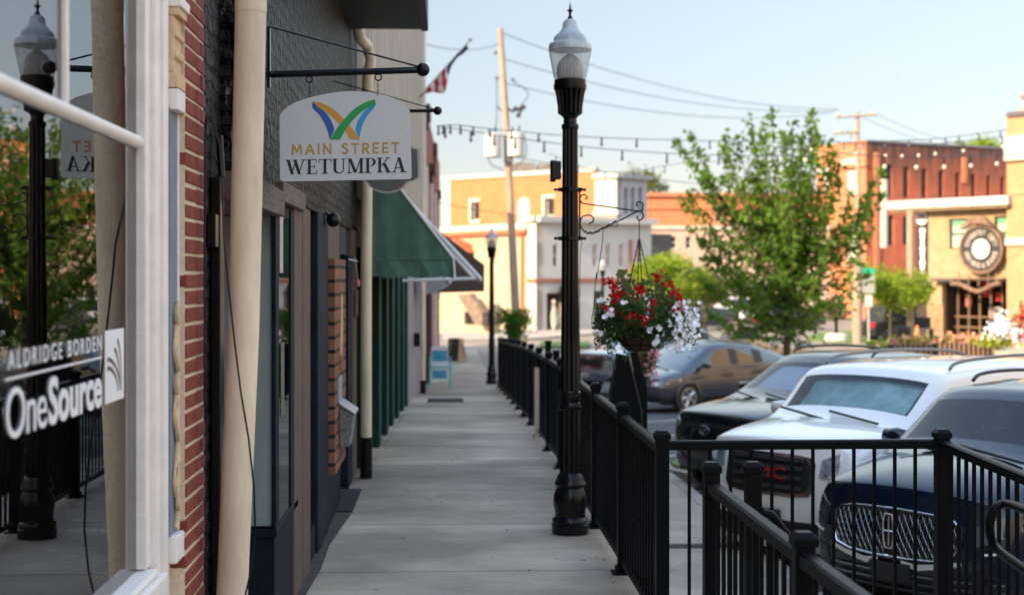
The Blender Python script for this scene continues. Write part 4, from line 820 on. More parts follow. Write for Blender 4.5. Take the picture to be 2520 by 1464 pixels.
for x, y in ((1472, 741), (1480, 739), (1495, 772), (1503, 778), (1490, 780), (1499, 765), (1468, 820), (1474, 817), (1598, 817), (1603, 812), (1618, 806), (1625, 809), (1612, 838), (1618, 830), (1610, 846), (1640, 853), (1650, 856), (1656, 850), (1672, 862), (1680, 858), (1697, 852), (1605, 845), (1530, 742)):
    for k in range(2): flower(mb, P5(x + rnd.gauss(0, 3), y + rnd.gauss(0, 3), -.27 - .02 * k), rnd.uniform(.018, .026), Vector((rnd.gauss(0, .4), -1, rnd.gauss(0, .4))), 5, rnd)
mb.build('white_flowers', WPT, hk, fix=False)
# farther pink basket on a stand
Yq = 16.5
pk = thing('flower_planter', 'woven planter with trailing pink flowers on a slim black post behind the main basket', 'planter', (at(1588, 0, Yq).x, Yq, p(Yq) + .11))
c_ = at(1588, 868, Yq)
MB().lathe(c_, [(.04, -.22), (.10, -.16), (.14, -.05), (.15, .03)], 16).build('pot', mat('wicker', (.30, .16, .07), .9, n=.4, ns=50, bump=1, bs=100), pk, smooth=60)
MB().cyl((c_.x, Yq, p(Yq) + .11), (c_.x, Yq, c_.z - .2), .022).build('post', LAMPB, pk)
mb = MB(); m2 = MB()
for i in range(420):
    x = rnd.gauss(1603, 9); y = 862 + abs(rnd.gauss(0, 34)); rleaf(mb, at(x - (y - 862) * .12, y, Yq - .16 + rnd.gauss(0, .04)), .022, rnd=rnd)
    if i % 9 == 0: flower(m2, at(x + 6 - (y - 862) * .1, y, Yq - .2), .020, Vector((0, -1, .2)), 5, rnd)
for i in range(150): rleaf(mb, at(rnd.gauss(1588, 16), rnd.gauss(856, 8), Yq + rnd.gauss(0, .08)), .03, rnd=rnd)
mb.build('foliage', LEAFB, pk, fix=False); m2.build('pink_flowers', PINK, pk, fix=False)
# fern urn at the end of the railing
Yu = 31
fu = thing('fern_planter', 'bushy green fern in stone pot on black post by far end of the railing', 'planter', (at(1264, 0, Yu).x, Yu, g(Yu) - .4))
c_ = at(1264, 800, Yu)
MB().lathe(c_, [(.11, -.45), (.13, -.3), (.17, -.1), (.2, 0), (.2, .03)], 16).build('pot', mat('stone_pot', (.09, .07, .06), .8, n=.3, ns=9), fu, smooth=60)
MB().cyl((c_.x, Yu, g(Yu) - .4), (c_.x, Yu, c_.z - .44), .06).build('post', LAMPB, fu)
mb = MB()
for i in range(1900):
    a = rnd.uniform(0, 2 * pi); el = rnd.uniform(-.2, 1.1); r = rnd.uniform(.1, .44); x = r * cos(a) * cos(el * .8); z = .10 + r * sin(el) * .85 - .35 * max(0, r - .28)
    rleaf(mb, c_ + Vector((x * 1.05, r * sin(a) * .9, z)), rnd.uniform(.02, .045), asp=.35, rnd=rnd)
for i in range(800): rleaf(mb, c_ + Vector((rnd.gauss(.04, .14), rnd.gauss(-.24, .05), .15 - abs(rnd.gauss(0, .26)))), .035, rnd=rnd)
mb.build('foliage', leaf_mat('fern_leaf', (.015, .05, .014), (.12, .24, .02), .35, 4), fu, fix=False)
# ------------------------------------------------------------------ railings
PW = .036
def cap(mb, x, y, z, s=.044):
    mb.box(x - s, x + s, y - s, y + s, z - .018, z + .012)
    mb.add([(x - s, y - s, z + .012), (x + s, y - s, z + .012), (x + s, y + s, z + .012), (x - s, y + s, z + .012), (x - s * .6, y - s * .6, z + .032), (x + s * .6, y - s * .6, z + .032), (x + s * .6, y + s * .6, z + .032), (x - s * .6, y + s * .6, z + .032)],
           [(0, 1, 5, 4), (1, 2, 6, 5), (2, 3, 7, 6), (3, 0, 4, 7), (4, 5, 6, 7)])
def post(par, x, y, zg, h=1.12, s=PW, foot=True):
    mb = MB(); mb.box(x - s, x + s, y - s, y + s, zg, zg + h - .01); mb.build('post', BLACK, par, bevel=.003)
    mb = MB(); cap(mb, x, y, zg + h); mb.build('post_cap', BLACK, par, bevel=.003)
    if foot: mb = MB(); mb.box(x - .075, x + .075, y - .075, y + .075, zg, zg + .014); mb.box(x - .05, x + .05, y - .05, y + .05, zg + .014, zg + .05); mb.build('post_foot', BLACK, par, bevel=.004)
def bay(par, a, b_, za, zb_, h=1.10, low=.07, sp=.117):
    a = Vector(a); b_ = Vector(b_); d = (b_ - a); Ln = d.length; u = d / Ln; nrm = Vector((-u.y, u.x, 0)); a3 = a + u * PW; b3 = b_ - u * PW
    Z = lambda q, e: za + (zb_ - za) * ((q - a).length / Ln) + e
    mb = MB()
    for s_ in (-.020, .020): pass
    def bar(e0, e1, hw, name):
        mb = MB(); vs = []
        for q in (a3, b3):
            for sx, ee in ((-hw, e0), (hw, e0), (hw, e1 - .008), (hw * .6, e1), (-hw * .6, e1), (-hw, e1 - .008)): vs.append((q.x + nrm.x * sx, q.y + nrm.y * sx, Z(q, ee)))
        mb.add(vs, [(0, 1, 2, 3, 4, 5), (11, 10, 9, 8, 7, 6)] + [(i, 6 + i, 6 + (i + 1) % 6, (i + 1) % 6) for i in range(6)]); mb.build(name, BLACK, par)
    bar(h - .075, h - .025, .030, 'top_rail'); bar(low, low + .035, .018, 'bottom_rail')
    n_ = max(2, round((Ln - 2 * PW) / sp)); mb = MB(); k = .0085
    for i in range(1, n_):
        q = a3 + (b3 - a3) * i / n_; vs = []
        for e in (low + .035, h - .075):
            for s1, s2 in ((-k, -k), (k, -k), (k, k), (-k, k)): vs.append((q.x + u.x * s1 + nrm.x * s2, q.y + u.y * s1 + nrm.y * s2, Z(q, e)))
        mb.add(vs, [(0, 1, 5, 4), (1, 2, 6, 5), (2, 3, 7, 6), (3, 0, 4, 7)])
    mb.build('pickets', BLACK, par)
XFN = 1.185
f1 = thing('railing', 'long black metal railing running up the pavement edge past both lamps', 'railing', (XFN, 7.8, 0))
ys = [7.8 + 1.75 * i for i in range(15)]
for i, y in enumerate(ys):
    post(f1, XFN, y, g(y), foot=i > 0)
    if i < len(ys) - 1: bay(f1, (XFN, y, 0), (XFN, ys[i + 1], 0), g(y), g(ys[i + 1]))
f2 = thing('railing', 'black railing panel crossing in front of the white and navy cars', 'railing', (XFN + .1, 7.8, -.5))
XR = at(2318, 0, 7.8).x
post(f2, XR, 7.8, -.05, 1.17, foot=False); bay(f2, (XFN, 7.8, 0), (XR, 7.8, 0), .02, .02, h=1.10, low=.0)
mb = MB(); mb.box(XR - PW, XR + PW, 7.8 - PW, 7.8 + PW, -.6, -.051); mb.build('post', BLACK, f2)
f3 = thing('railing', 'black railing on the right side coming towards the viewer from the corner post', 'railing', (XR, 6, -.5))
y0 = 7.8; z0 = .02
for k in range(3):
    y1 = y0 - 1.75; z1 = z0 - .045; bay(f3, (XR, y0, 0), (XR, y1, 0), z0, z1, low=-.02, sp=.115); post(f3, XR, y1, z1 - .5, 1.62, foot=False); y0, z0 = y1, z1
XN = 1.25
f4 = thing('railing', 'nearest black railing sloping down to the bottom of the photo', 'railing', (XN, 5, 0))
ny = [6.62, 5.02, 3.4, 1.8]; xs_ = [1.238, 1.27, 1.30, 1.33]
for k in range(4):
    post(f4, xs_[k], ny[k], -.06 if k else -.02, 1.12)
    if k < 3: bay(f4, (xs_[k], ny[k], 0), (xs_[k + 1], ny[k + 1], 0), -.03 if k == 0 else -.05, -.05, low=.07)
pc = thing('railing_post', 'single capped black post with short handrail between near railing and white car', 'post', (1.43, 6.62, -.1))
post(pc, 1.435, 6.62, -.1, 1.2)
MB().tube([at(x, y, 6.5) for x, y in bez([(1878, 1262), (1898, 1266), (1912, 1282), (1960, 1345)], 4)] + [at(2080, 1500, 6.2)], .019, 10).build('handrail', BLACK, pc, smooth=60)
hr = thing('handrail', 'looped black tube handrail at the right edge', 'handrail', tuple(at(2450, 1300, 5.2)))
MB().tube([at(x, y, Y) for x, y, Y in bez([(2620, 1310, 4.4), (2540, 1262, 4.85), (2478, 1240, 5.2), (2448, 1252, 5.2), (2436, 1300, 5.2), (2450, 1345, 5.2), (2500, 1385, 4.95), (2600, 1450, 4.5)], 6)], .0165, 12).build('tube', BLACK, hr, smooth=60)
MB().cyl(at(2540, 1262, 4.8) - Vector((0, 0, 1.6)), at(2540, 1350, 4.8), .018).build('support', BLACK, hr)
# low handrail posts beyond the railing, light gap post, dark sloped cabinet
for k, (x, yt, Y, lab) in enumerate(((1349, 842, 24, 'left one of two short black posts beyond the railing'), (1369, 866, 22, 'right one of two short black posts beyond the railing'))):
    q = at(x, yt, Y); mb = MB(); mb.box(q.x - .05, q.x + .05, Y - .05, Y + .05, p(Y) + .1, q.z); mb.box(q.x - .06, q.x + .06, Y - .06, Y + .06, q.z, q.z + .03); tag(mb.build('short_post', BLACK, bevel=.006), lab, 'post', 'short black posts beyond the railing')
hq = thing('stair_handrail', 'grey curved tube handrail attached to the railing left of the nearest lamp', 'handrail', (1.1, 18, 0))
MB().tube([at(x, y, 17.6) for x, y in bez([(1336, 1000), (1334, 960), (1340, 944), (1356, 948), (1384, 956)], 4)], .022, 8).build('tube', BLACK, hq, smooth=60)
q = at(1322, 0, 18.35); mb = MB(); mb.box(q.x - .04, q.x + .02, 18.2, 18.3, g(18.2), at(0, 908, 18.3).z); tag(mb.build('marker_post', CREAM), 'slim cream post standing out against the black railing', 'post')
Yc = 15.2
kc = thing('sloped_cabinet', 'tall black tapered metal cabinet behind the railing, below the flower basket', 'cabinet', (at(1550, 0, Yc).x, Yc, p(Yc) + .11))
zb = 1040
mb = MB(); mb.prism([(1490, 1400), (1500, 960), (1519, 868), (1547, 878), (1579, 1012), (1579, 1400)], dfn(Yc), 0, .30); mb.build('body', BLACK, kc, bevel=.006)
mb = MB(); mb.prism([(1580, 1400), (1580, 1030), (1549, 866), (1569, 864), (1593, 955), (1594, 1400)], dfn(Yc + .25), 0, .3); mb.build('side_wing', BLACK, kc, bevel=.006)
MB().tube([at(x, y, Yc - .01) for x, y in ((1492, 1380), (1502, 960), (1519, 869), (1546, 878), (1578, 1012), (1578, 1380))], .014, 4).build('edge_frame', mat('worn_black', (.02, .02, .024), .5, spec=.2), kc)
# ------------------------------------------------------------------ cars
TYRE = mat('tyre_rubber', (.015, .015, .016), .85); CHROME = mat('chrome', (.62, .63, .65), .15, 1); PLAST = mat('black_plastic', (.014, .014, .015), .5)
LENS = mat('headlamp_lens', (.30, .33, .36), .08, .3, spec=.8, coat=1, n=.6, ns=18); AMBER = mat('amber_lens', (.75, .17, .02), .2, coat=1); DARKG = mat('dark_grille', (.010, .010, .011), .5)
def paint(n, c, met=0.0, r=.32, coat=1.0): return mat(n, c, r, met, coat=coat, spec=.5 * coat)
def carglass(nm_, c, **k): return glass_mat('car_glass_' + nm_, 1.5, c)
CABIN = mat('cabin_dark', (.03, .03, .033), .8, n=.3, ns=8)
def car(name, label, cat, emb, a_deg, L, W, prof, belt, header, cowl, roofw, pnt, gl, tail=None, clad=True, rails=None, group='cars parked nose-in beside the lower walk', rear_slope=.35, sidegl=None, arch=None, wheelr=.36, shade=None):
    """emb = (x, y) of the nose centre on the ground; a_deg = angle of the nose off the street line"""
    a = radians(a_deg); X, Y = emb
    t_ = thing(name, label, cat, (X, Y, p(Y) + .005), atan2(-cos(a), -sin(a)), group)
    hw = W / 2
    Sx = lambda y, k=.30: -k * (abs(y) / hw) ** 3.2
    # stations: (x, fade, half width, belt z, top z, kind)
    zh0, zh1 = prof['hood0'], prof['hood1']; zr = prof['roof']; zb0 = prof['belt']
    st = [(-.30, 1.0, .86), (-.36, .95, .90), (-.60, .8, .955), (-.95, .55, .985), (cowl + .25, .35, .99), (cowl, .35, .99), (header - .0, .30, .985), (header - .12, .2, .985), (prof['b'] + .04, 0, 1), (prof['b'] - .06, 0, 1), (prof['c'] + .04, 0, 1), (prof['c'] - .08, 0, .99), (prof['d'] + .06, 0, .975), (prof['d'] - .12, 0, .95), (-L + .12, 0, .90), (-L + .03, 0, .86)]
    def toz(x):
        return lerp(sorted(prof['top']), x)
    ring = []
    for i, (x, fd, wf) in enumerate(st):
        w_ = hw * wf; cab = i >= 6 and i <= 13; zt = toz(x); zbl = lerp([(-L, zb0 + prof.get('kick', .06)), (header, zb0), (cowl, zb0 - .02), (-.9, prof['hoodedge']), (0, prof['hoodedge'] - .10)], x)
        zlo = prof['lo'] + (.06 if i in (0, len(st) - 1) else 0)
        pts = [(w_ * .90, zlo), (w_ * .985, zlo + .13), (w_ * 1.0, zlo + .36), (w_ * .995, zbl - .13), (w_ * .965, zbl)]
        if cab or i >= 14:
            wt = roofw * hw * (1 if i < 12 else .97)
            if i >= 14: wt = w_ * .80
            zz = max(zt, zbl + .05)
            pts += [(wt + (w_ * .965 - wt) * .18, zbl + (zz - zbl) * .80), (wt * .95, zbl + (zz - zbl) * .93), (wt * .55, zz - .012), (0, zz)]
        else:
            pts += [(w_ * .86, zbl + (zt - zbl) * .55), (w_ * .74, zbl + (zt - zbl) * .72), (w_ * .42, zbl + (zt - zbl) * .95), (0, zt)]
        rr = []
        for j, (y, z) in enumerate(pts):
            xo_ = x + fd * (Sx(y) - Sx(hw)) * 1.0
            if i == 0: xo_ += (-.06, .02, .03, .0, -.07, -.07, -.07, -.07, -.07)[j]
            if i in (5, 6) and 5 <= j: xo_ = x + .35 * (Sx(y) - Sx(hw)) * (1 if i == 5 else .6)
            if i >= 14 : xo_ -= (0.0, .03, .03, 0, -.0, 0, 0, 0, 0)[j]
            rr.append((xo_, y, z))
        ring.append(rr)
    vs = []; fs = []; ms = []; nR = 17; idx = {}
    for i, rr in enumerate(ring):
        full = rr + [(x, -y, z) for x, y, z in rr[-2::-1]]
        for j, q in enumerate(full): idx[(i, j)] = len(vs); vs.append(q)
    def mt(i, j):
        jj = j if j < 8 else 15 - j
        if i == 5 and jj in (6, 7): return 1
        if i == 5 and jj == 4: return 2
        if 6 <= i <= 11 and jj == 4 and i != 8 and i != 10: return 2
        if i in (8, 10) and jj == 4: return 3
        if jj == 0 and clad: return 3
        if i == 13 and jj in (6, 7): return 4
        return 0
    for i in range(len(st) - 1):
        for j in range(nR - 1): fs.append((idx[(i, j)], idx[(i, j + 1)], idx[(i + 1, j + 1)], idx[(i + 1, j)])); ms.append(mt(i, j))
    for i0, sgn in ((0, 1), (len(st) - 1, -1)):    # nose and tail walls
        rows = []
        for r_ in range(5):
            row = []
            for c in range(17 - 8):
                j = 4 + c
                if r_ == 4: row.append(idx[(i0, j)]); continue
                if c == 0: row.append(idx[(i0, r_)]); continue
                if c == 8: row.append(idx[(i0, 16 - r_)]); continue
                yy = vs[idx[(i0, j)]][1] * ring[i0][r_][1] / ring[i0][4][1]; ex = ring[i0][r_]
                xo_ = (st[0][0] + Sx(yy) - Sx(hw) + (-.06, .02, .03, .0, 0)[r_]) if i0 == 0 else ex[0] - .05 * (1 - abs(yy) / hw)
                row.append(len(vs)); vs.append((xo_, yy, ex[2]))
            rows.append(row)
        for r_ in range(4):
            for c in range(8): q = (rows[r_][c], rows[r_][c + 1], rows[r_ + 1][c + 1], rows[r_ + 1][c]); fs.append(q if sgn > 0 else q[::-1]); ms.append(3 if (r_ == 0 and clad) else 0)
    me = bpy.data.meshes.new('tmp'); me.from_pydata(vs, [], fs); me.polygons.foreach_set('material_index', ms)
    bm = bmesh.new(); bm.from_mesh(me); bmesh.ops.recalc_face_normals(bm, faces=bm.faces); bm.to_mesh(me); bm.free()
    o = bpy.data.objects.new('tmp', me); C.objects.link(o); md = o.modifiers.new('s', 'SUBSURF'); md.levels = 2
    for k in range(5): me.materials.append(PLAST)
    dg = bpy.context.evaluated_depsgraph_get(); m2 = bpy.data.meshes.new_from_object(o.evaluated_get(dg)); bpy.data.objects.remove(o)
    parts = {0: ('body', pnt), 1: ('windscreen', gl), 2: ('side_window', sidegl or gl), 3: ('trim', PLAST), 4: ('rear_window', gl)}
    cos_ = [v.co.copy() for v in m2.vertices]; polys = [(tuple(q.vertices), q.material_index) for q in m2.polygons]
    groups = {}
    for q, k in polys:
        side = 0
        if k == 2: side = 1 if sum(cos_[v].y for v in q) > 0 else 2
        groups.setdefault((k, side), []).append(q)
    for (k, side), qs in groups.items():
        used = {}; vv = []; ff = []
        for q in qs:
            r = []
            for v in q:
                if v not in used: used[v] = len(vv); vv.append(tuple(cos_[v]))
                r.append(used[v])
            ff.append(r)
        mb = MB(); mb.add(vv, ff); mb.build(parts[k][0], parts[k][1], t_, smooth=50, world=False, fix=False)
        if k == 1 and shade:
            cc = sum((Vector(v) for v in vv), Vector()) / len(vv); rr_ = random.Random(4)
            mb = MB(); mb.add([cc + Vector((( Vector(v) - cc).x * .9, (Vector(v) - cc).y * .88, (Vector(v) - cc).z * .84)) + Vector((-.07 + .012 * sin(9 * v[1]) + .01 * sin(23 * v[2] + 7 * v[1]), 0, -.03)) for v in vv], ff); mb.build('sun_shade', shade, t_, smooth=80, world=False, fix=False)
    zc_ = zb0 - .10; xi0, xi1 = cowl - .12, -L + .6
    MB().box(xi1, xi0, -hw * .86, hw * .86, .35, zc_ - .12).build('cabin_floor', CABIN, t_, world=False)
    mb = MB(); mb.box(cowl - .42, cowl - .10, -hw * .80, hw * .80, zc_ - .12, zc_ + .03); mb.build('dashboard', CABIN, t_, bevel=.03, world=False)
    mb = MB(); mb.tube([(cowl - .52 - .05 * sin(a), .38 + .19 * cos(a), zc_ + .02 + .18 * sin(a)) for a in [2 * pi * i / 18 for i in range(19)]], .016, 6); mb.cyl((cowl - .4, .38, zc_ - .05), (cowl - .52, .38, zc_ + .02), .05); mb.build('steering_wheel', CABIN, t_, world=False)
    for sx_ in (cowl - 1.25, cowl - 2.15):
        for sy_ in (-.38, .38):
            mb = MB(); mb.box(sx_ - .12, sx_ + .02, sy_ - .24, sy_ + .24, zc_ - .2, zc_ + .22); mb.box(sx_ - .13, sx_ - .03, sy_ - .12, sy_ + .12, zc_ + .25, zc_ + .42); mb.build('seat', mat('seat_grey', (.10, .10, .10), .8) if not bpy.data.materials.get('seat_grey') else bpy.data.materials['seat_grey'], t_, bevel=.04, world=False)
    mb = MB(); mb.box(header - .08, header - .04, -.12, .12, toz(header) - .20, toz(header) - .13); mb.build('rear_view_mirror', CABIN, t_, bevel=.015, world=False)
    # surface helpers for the nose
    from mathutils.bvhtree import BVHTree
    bv_ = BVHTree.FromPolygons(cos_, [q for q, _ in polys])
    def front(y, z):
        h_ = bv_.ray_cast(Vector((3, y, z)), Vector((-1, 0, 0)))[0]
        return h_.x if h_ is not None else front0(y, z)
    def front0(y, z): return Sx(y) + .0 - .0 + lerp([(prof['lo'], -.06), (prof['lo'] + .13, .0), (prof['lo'] + .36, .01), (prof['hoodedge'] - .22, -.015), (prof['hoodedge'], -.12)], z)
    def patch(nm, yv, zlo_, zhi_, off, th, m_, parent=None, sx=None):
        mb = MB(); n_ = len(yv); vs_ = []
        for l in (off, off - th):
            for k, y in enumerate(yv):
                zl = zlo_[k]; zh = zhi_[k]
                for z in (zl, zh): vs_.append((front(y, z) + l, y, z))
        b_ = 2 * n_; f_ = []
        for k in range(n_ - 1):
            f_ += [(2 * k, 2 * k + 2, 2 * k + 3, 2 * k + 1), (b_ + 2 * k, b_ + 2 * k + 1, b_ + 2 * k + 3, b_ + 2 * k + 2), (2 * k, b_ + 2 * k, b_ + 2 * k + 2, 2 * k + 2), (2 * k + 1, 2 * k + 3, b_ + 2 * k + 3, b_ + 2 * k + 1)]
        f_ += [(0, 1, b_ + 1, b_), (2 * n_ - 2, b_ + 2 * n_ - 2, b_ + 2 * n_ - 1, 2 * n_ - 1)]
        mb.add(vs_, f_); return mb.build(nm, m_, parent or t_, smooth=40, world=False)
    # wheels
    for wx in (-.92, -L + .98):
        for s_ in (-1, 1):
            wr = bpy.data.objects.new('wheel', None)
            mb = MB(); cy = s_ * (hw - .115); Mx = Matrix.Translation((wx, cy, wheelr)) @ Matrix.Rotation(s_ * pi / 2 * -1, 4, 'X')
            prof_ = [(wheelr * .62, -.11), (wheelr * .93, -.115), (wheelr, -.08), (wheelr, .08), (wheelr * .93, .115), (wheelr * .62, .11)]
            tmp = MB(); tmp.lathe((0, 0, 0), prof_, 32); tmp.v = [tuple(Mx @ Vector(q)) for q in tmp.v]; w_o = tmp.build('wheel', TYRE, t_, smooth=40, world=False)
            tmp = MB(); tmp.lathe((0, 0, 0), [(wheelr * .66, .09), (wheelr * .66, .118), (wheelr * .58, .118), (wheelr * .56, .06)], 28)
            for k in range(5):
                aa = 2 * pi * k / 5
                for da in (-.12, .12):
                    u_ = Vector((cos(aa + da), sin(aa + da), 0)); tmp.tube([u_ * .05 + Vector((0, 0, .10)), u_ * wheelr * .6 + Vector((0, 0, .105))], [.03, .022], 5)
            tmp.cyl((0, 0, .05), (0, 0, .115), .05); tmp.v = [tuple(Mx @ Vector(q)) for q in tmp.v]; tmp.build('rim', STEEL, w_o, smooth=40, world=False)
            tmp = MB(); tmp.lathe((0, 0, 0), [(.01, .0), (wheelr * 1.14, .0), (wheelr * 1.14, .124), (wheelr * 1.02, .130), (wheelr * 1.02, .02), (.01, .01)], 32); tmp.v = [tuple(Mx @ Vector(q)) for q in tmp.v]; tmp.build('wheel_arch', arch or PLAST, t_, smooth=40, world=False)
    # mirrors
    for s_ in (-1, 1):
        mb = MB(); c_ = (cowl - .42, s_ * (hw + .10), zb0 + .10)
        mb.lathe((0, 0, 0), [(.02, -.13), (.07, -.11), (.085, 0), (.07, .09), (.02, .11)], 14); mb.v = [(c_[0] + x * .9, c_[1] + z * 1.0, c_[2] + y * .95) for x, y, z in mb.v]
        mb.cyl((c_[0], s_ * (hw - .1), c_[2] - .05), (c_[0], c_[1], c_[2] - .03), .03); mb.build('mirror', pnt, t_, smooth=60, world=False)
    # wipers
    for y0_, y1_ in ((.55, -.05), (-.05, -.62)):
        mb = MB(); zc = toz(cowl); mb.tube([(cowl + .30, y0_, zc - .05), (cowl + .20, y1_, zc + .02)], .012, 6); mb.build('wiper', PLAST, t_, world=False)
    if rails:
        for s_ in (-1, 1):
            mb = MB(); y = s_ * roofw * hw * .90; x0_, x1_ = rails; q = [(x0_, y, toz(x0_) - .035), (x0_ - .12, y, toz(x0_ - .12) + .015), (x0_ - .5, y, toz(x0_ - .5) + .03), ((x0_ + x1_) / 2, y, toz((x0_ + x1_) / 2) + .03), (x1_ + .3, y, toz(x1_ + .3) + .025), (x1_, y, toz(x1_) - .03)]
            mb.tube(bez(q, 4), .017, 8); mb.build('roof_rail', rails_m, t_, smooth=60, world=False)
    return t_, front, patch
def nose(x, Y): return (at(x, 0, Y).x, Y)
AD = 62
rails_m = STEEL
# white SUV
WH = paint('white_pearl_paint', (.74, .72, .69)); 
pr = dict(hood0=.95, hood1=1.12, roof=1.76, belt=1.17, b=-2.35, c=-3.4, d=-4.45, lo=.26, hoodedge=1.12, kick=.03,
          top=[(-5.1, 1.18), (-4.95, 1.30), (-4.7, 1.62), (-4.4, 1.74), (-3.2, 1.80), (-2.2, 1.79), (-1.72, 1.77), (-1.55, 1.715), (-1.18, 1.31), (-1.0, 1.285), (-.5, 1.23), (-.30, 1.15), (0, 1.11)])
GG = carglass('clear_teal', (.72, .80, .80))
rails_m = mat('grey_rail', (.16, .15, .14), .4)
t_, fr, pt = car('parked_suv', 'white SUV with black barred grille and red letters behind the cross railing', 'car', nose(1888, 12.6), 51, 5.1, 1.94, pr, 0, -1.60, -1.20, .80, WH, GG, rails=(-1.85, -4.6), sidegl=carglass('side_dark', (.35, .38, .38)), shade=mat('silver_sun_shade', (.62, .84, .88), .35, .3, n=.3, ns=5, bump=.5, bs=6))
gw = [-.49, -.45, -.28, 0, .28, .45, .49]
pt('grille', gw, [.76, .70, .68, .68, .68, .70, .76], [.98, 1.03, 1.05, 1.05, 1.05, 1.03, .98], .014, .05, CHROME)
gw2 = [-.45, -.41, -.27, 0, .27, .41, .45]
gi = pt('grille_mesh', gw2, [.77, .73, .71, .71, .71, .73, .77], [.965, 1.005, 1.025, 1.025, 1.025, 1.005, .965], .022, .05, DARKG)
for z in (.765, .85, .935, 1.01):
    pt('grille_bar', [-.38, -.2, 0, .2, .38], [z - .018] * 5, [z + .018] * 5, .046, .02, mat('satin_bar', (.06, .06, .065), .3, .5), gi)
REDL = mat('red_letter', (.30, .01, .012), .4)
vs, fs = text_mesh('GMC', .0, .5, 1.0); mb = MB(); mb.add([(fr(0, .88) + .06 + q * .02, -.24 + .48 * u, .835 + .10 * v) for u, v, q in vs], fs); mb.build('badge', REDL, t_, world=False)
for s_ in (-1, 1):
    yv = [s_ * y for y in (.54, .66, .78, .87, .94)]; pt('headlight', yv, [.88, .86, .87, .90, .95], [1.02, 1.075, 1.11, 1.13, 1.14], .02, .08, LENS, sx=[0, 0, -.02, -.10, -.20])
    pt('indicator', [s_ * .89, s_ * .925], [.95, .97], [1.09, 1.09], .026, .05, AMBER, sx=[-.135, -.19])
    pt('air_intake', [s_ * y for y in (.63, .73, .84)], [.66, .66, .70], [.80, .815, .83], .02, .05, DARKG)
    mb = MB(); mb.tube([(fr(.74, .54) - .02, s_ * .74, .54), (fr(.74, .54) + .03, s_ * .74, .54)], .055, 14); mb.build('fog_lamp', LENS, t_, world=False)
pt('lower_intake', [-.62, -.3, 0, .3, .62], [.30, .28, .28, .28, .30], [.42, .40, .40, .40, .42], .03, .05, DARKG)
pt('skid_strip', [-.72, -.4, 0, .4, .72], [.22, .20, .20, .20, .22], [.275, .255, .255, .255, .275], .03, .05, mat('silver_strip', (.5, .5, .5), .3, .4))
pt('front_plate', [-.17, 0, .17], [.40, .40, .40], [.56, .56, .56], .05, .03, PLAST)
# black SUV
BKP = paint('black_car_paint', (.005, .006, .009), r=.15, coat=.6)
pr = dict(hood0=.95, hood1=1.1, roof=1.70, belt=1.08, b=-2.35, c=-3.15, d=-4.05, lo=.24, hoodedge=1.00, kick=.08,
          top=[(-4.6, 1.12), (-4.45, 1.25), (-4.2, 1.52), (-3.9, 1.62), (-3, 1.69), (-2.2, 1.69), (-2.0, 1.65), (-1.9, 1.60), (-1.2, 1.16), (-1.05, 1.13), (-.5, 1.07), (-.30, .98), (0, .95)])
rails_m = mat('black_rail', (.012, .012, .013), .3)
t_, fr, pt = car('parked_suv', 'black SUV with roof rails between the white SUV and the grey car', 'car', nose(1741, 17.0), 58, 4.6, 1.86, pr, 0, -1.95, -1.22, .80, BKP, carglass('clear_black_car', (.75, .80, .80)), rails=(-2.15, -4.1), sidegl=carglass('side_black', (.25, .25, .25)), shade=mat('patterned_sun_shade', (.28, .70, .88), .5, col2=(.80, .45, .55), ns=13))
pt('grille', [-.60, -.45, -.2, 0, .2, .45, .60], [.56, .42, .36, .36, .36, .42, .56], [.80, .86, .88, .88, .88, .86, .80], .02, .05, DARKG)
pt('grille_bar', [-.62, -.3, 0, .3, .62], [.60, .60, .60, .60, .60], [.63, .63, .63, .63, .63], .045, .02, PLAST)
mb = MB()
for rx_, rz_ in ((.085, .058), (.03, .055), (.06, .02)): mb.tube([(fr(0, .80) + .06, rx_ * cos(a), .80 + rz_ * sin(a) + (.02 if rz_ == .02 else 0)) for a in [2 * pi * i / 20 for i in range(21)]], .008, 6)
mb.build('badge', mat('dark_chrome', (.14, .14, .15), .2, 1), t_, world=False)
for s_ in (-1, 1):
    pt('headlight', [s_ * y for y in (.60, .70, .80, .89, .92)], [.80, .80, .82, .86, .90], [.86, .90, .935, .965, .98], .02, .08, LENS, sx=[0, 0, -.02, -.12, -.22])
    pt('fog_lamp', [s_ * y for y in (.70, .80)], [.50, .52], [.56, .57], .02, .04, LENS)
# navy luxury SUV
NV = paint('navy_car_paint', (.004, .009, .021), r=.15, coat=.5)
pr = dict(hood0=.95, hood1=1.12, roof=1.70, belt=1.09, b=-2.5, c=-3.35, d=-4.2, lo=.22, hoodedge=.98, kick=.06,
          top=[(-4.85, 1.1), (-4.65, 1.30), (-4.35, 1.52), (-3.9, 1.62), (-3, 1.69), (-2.1, 1.69), (-1.85, 1.65), (-1.72, 1.60), (-1.15, 1.22), (-1.0, 1.20), (-.5, 1.12), (-.30, 1.0), (0, .96)])
rails_m = mat('blue_black_rail', (.02, .03, .05), .25, .3)
t_, fr, pt = car('parked_suv', 'navy SUV with chrome mesh grille, nearest car at the right edge', 'car', nose(2197, 10.35), 52, 4.85, 1.90, pr, 0, -1.78, -1.17, .80, NV, carglass('clear', (.8, .86, .85)), rails=(-2.2, -4.3))
gy = [-.53, -.49, -.36, -.14, 0, .14, .36, .49, .53]
g_lo = [.66, .585, .555, .545, .545, .545, .555, .585, .66]; g_hi = [.80, .84, .865, .875, .875, .875, .865, .84, .80]
gr = pt('grille', [y * .98 for y in gy], g_lo, g_hi, .012, .04, DARKG)
mb = MB()
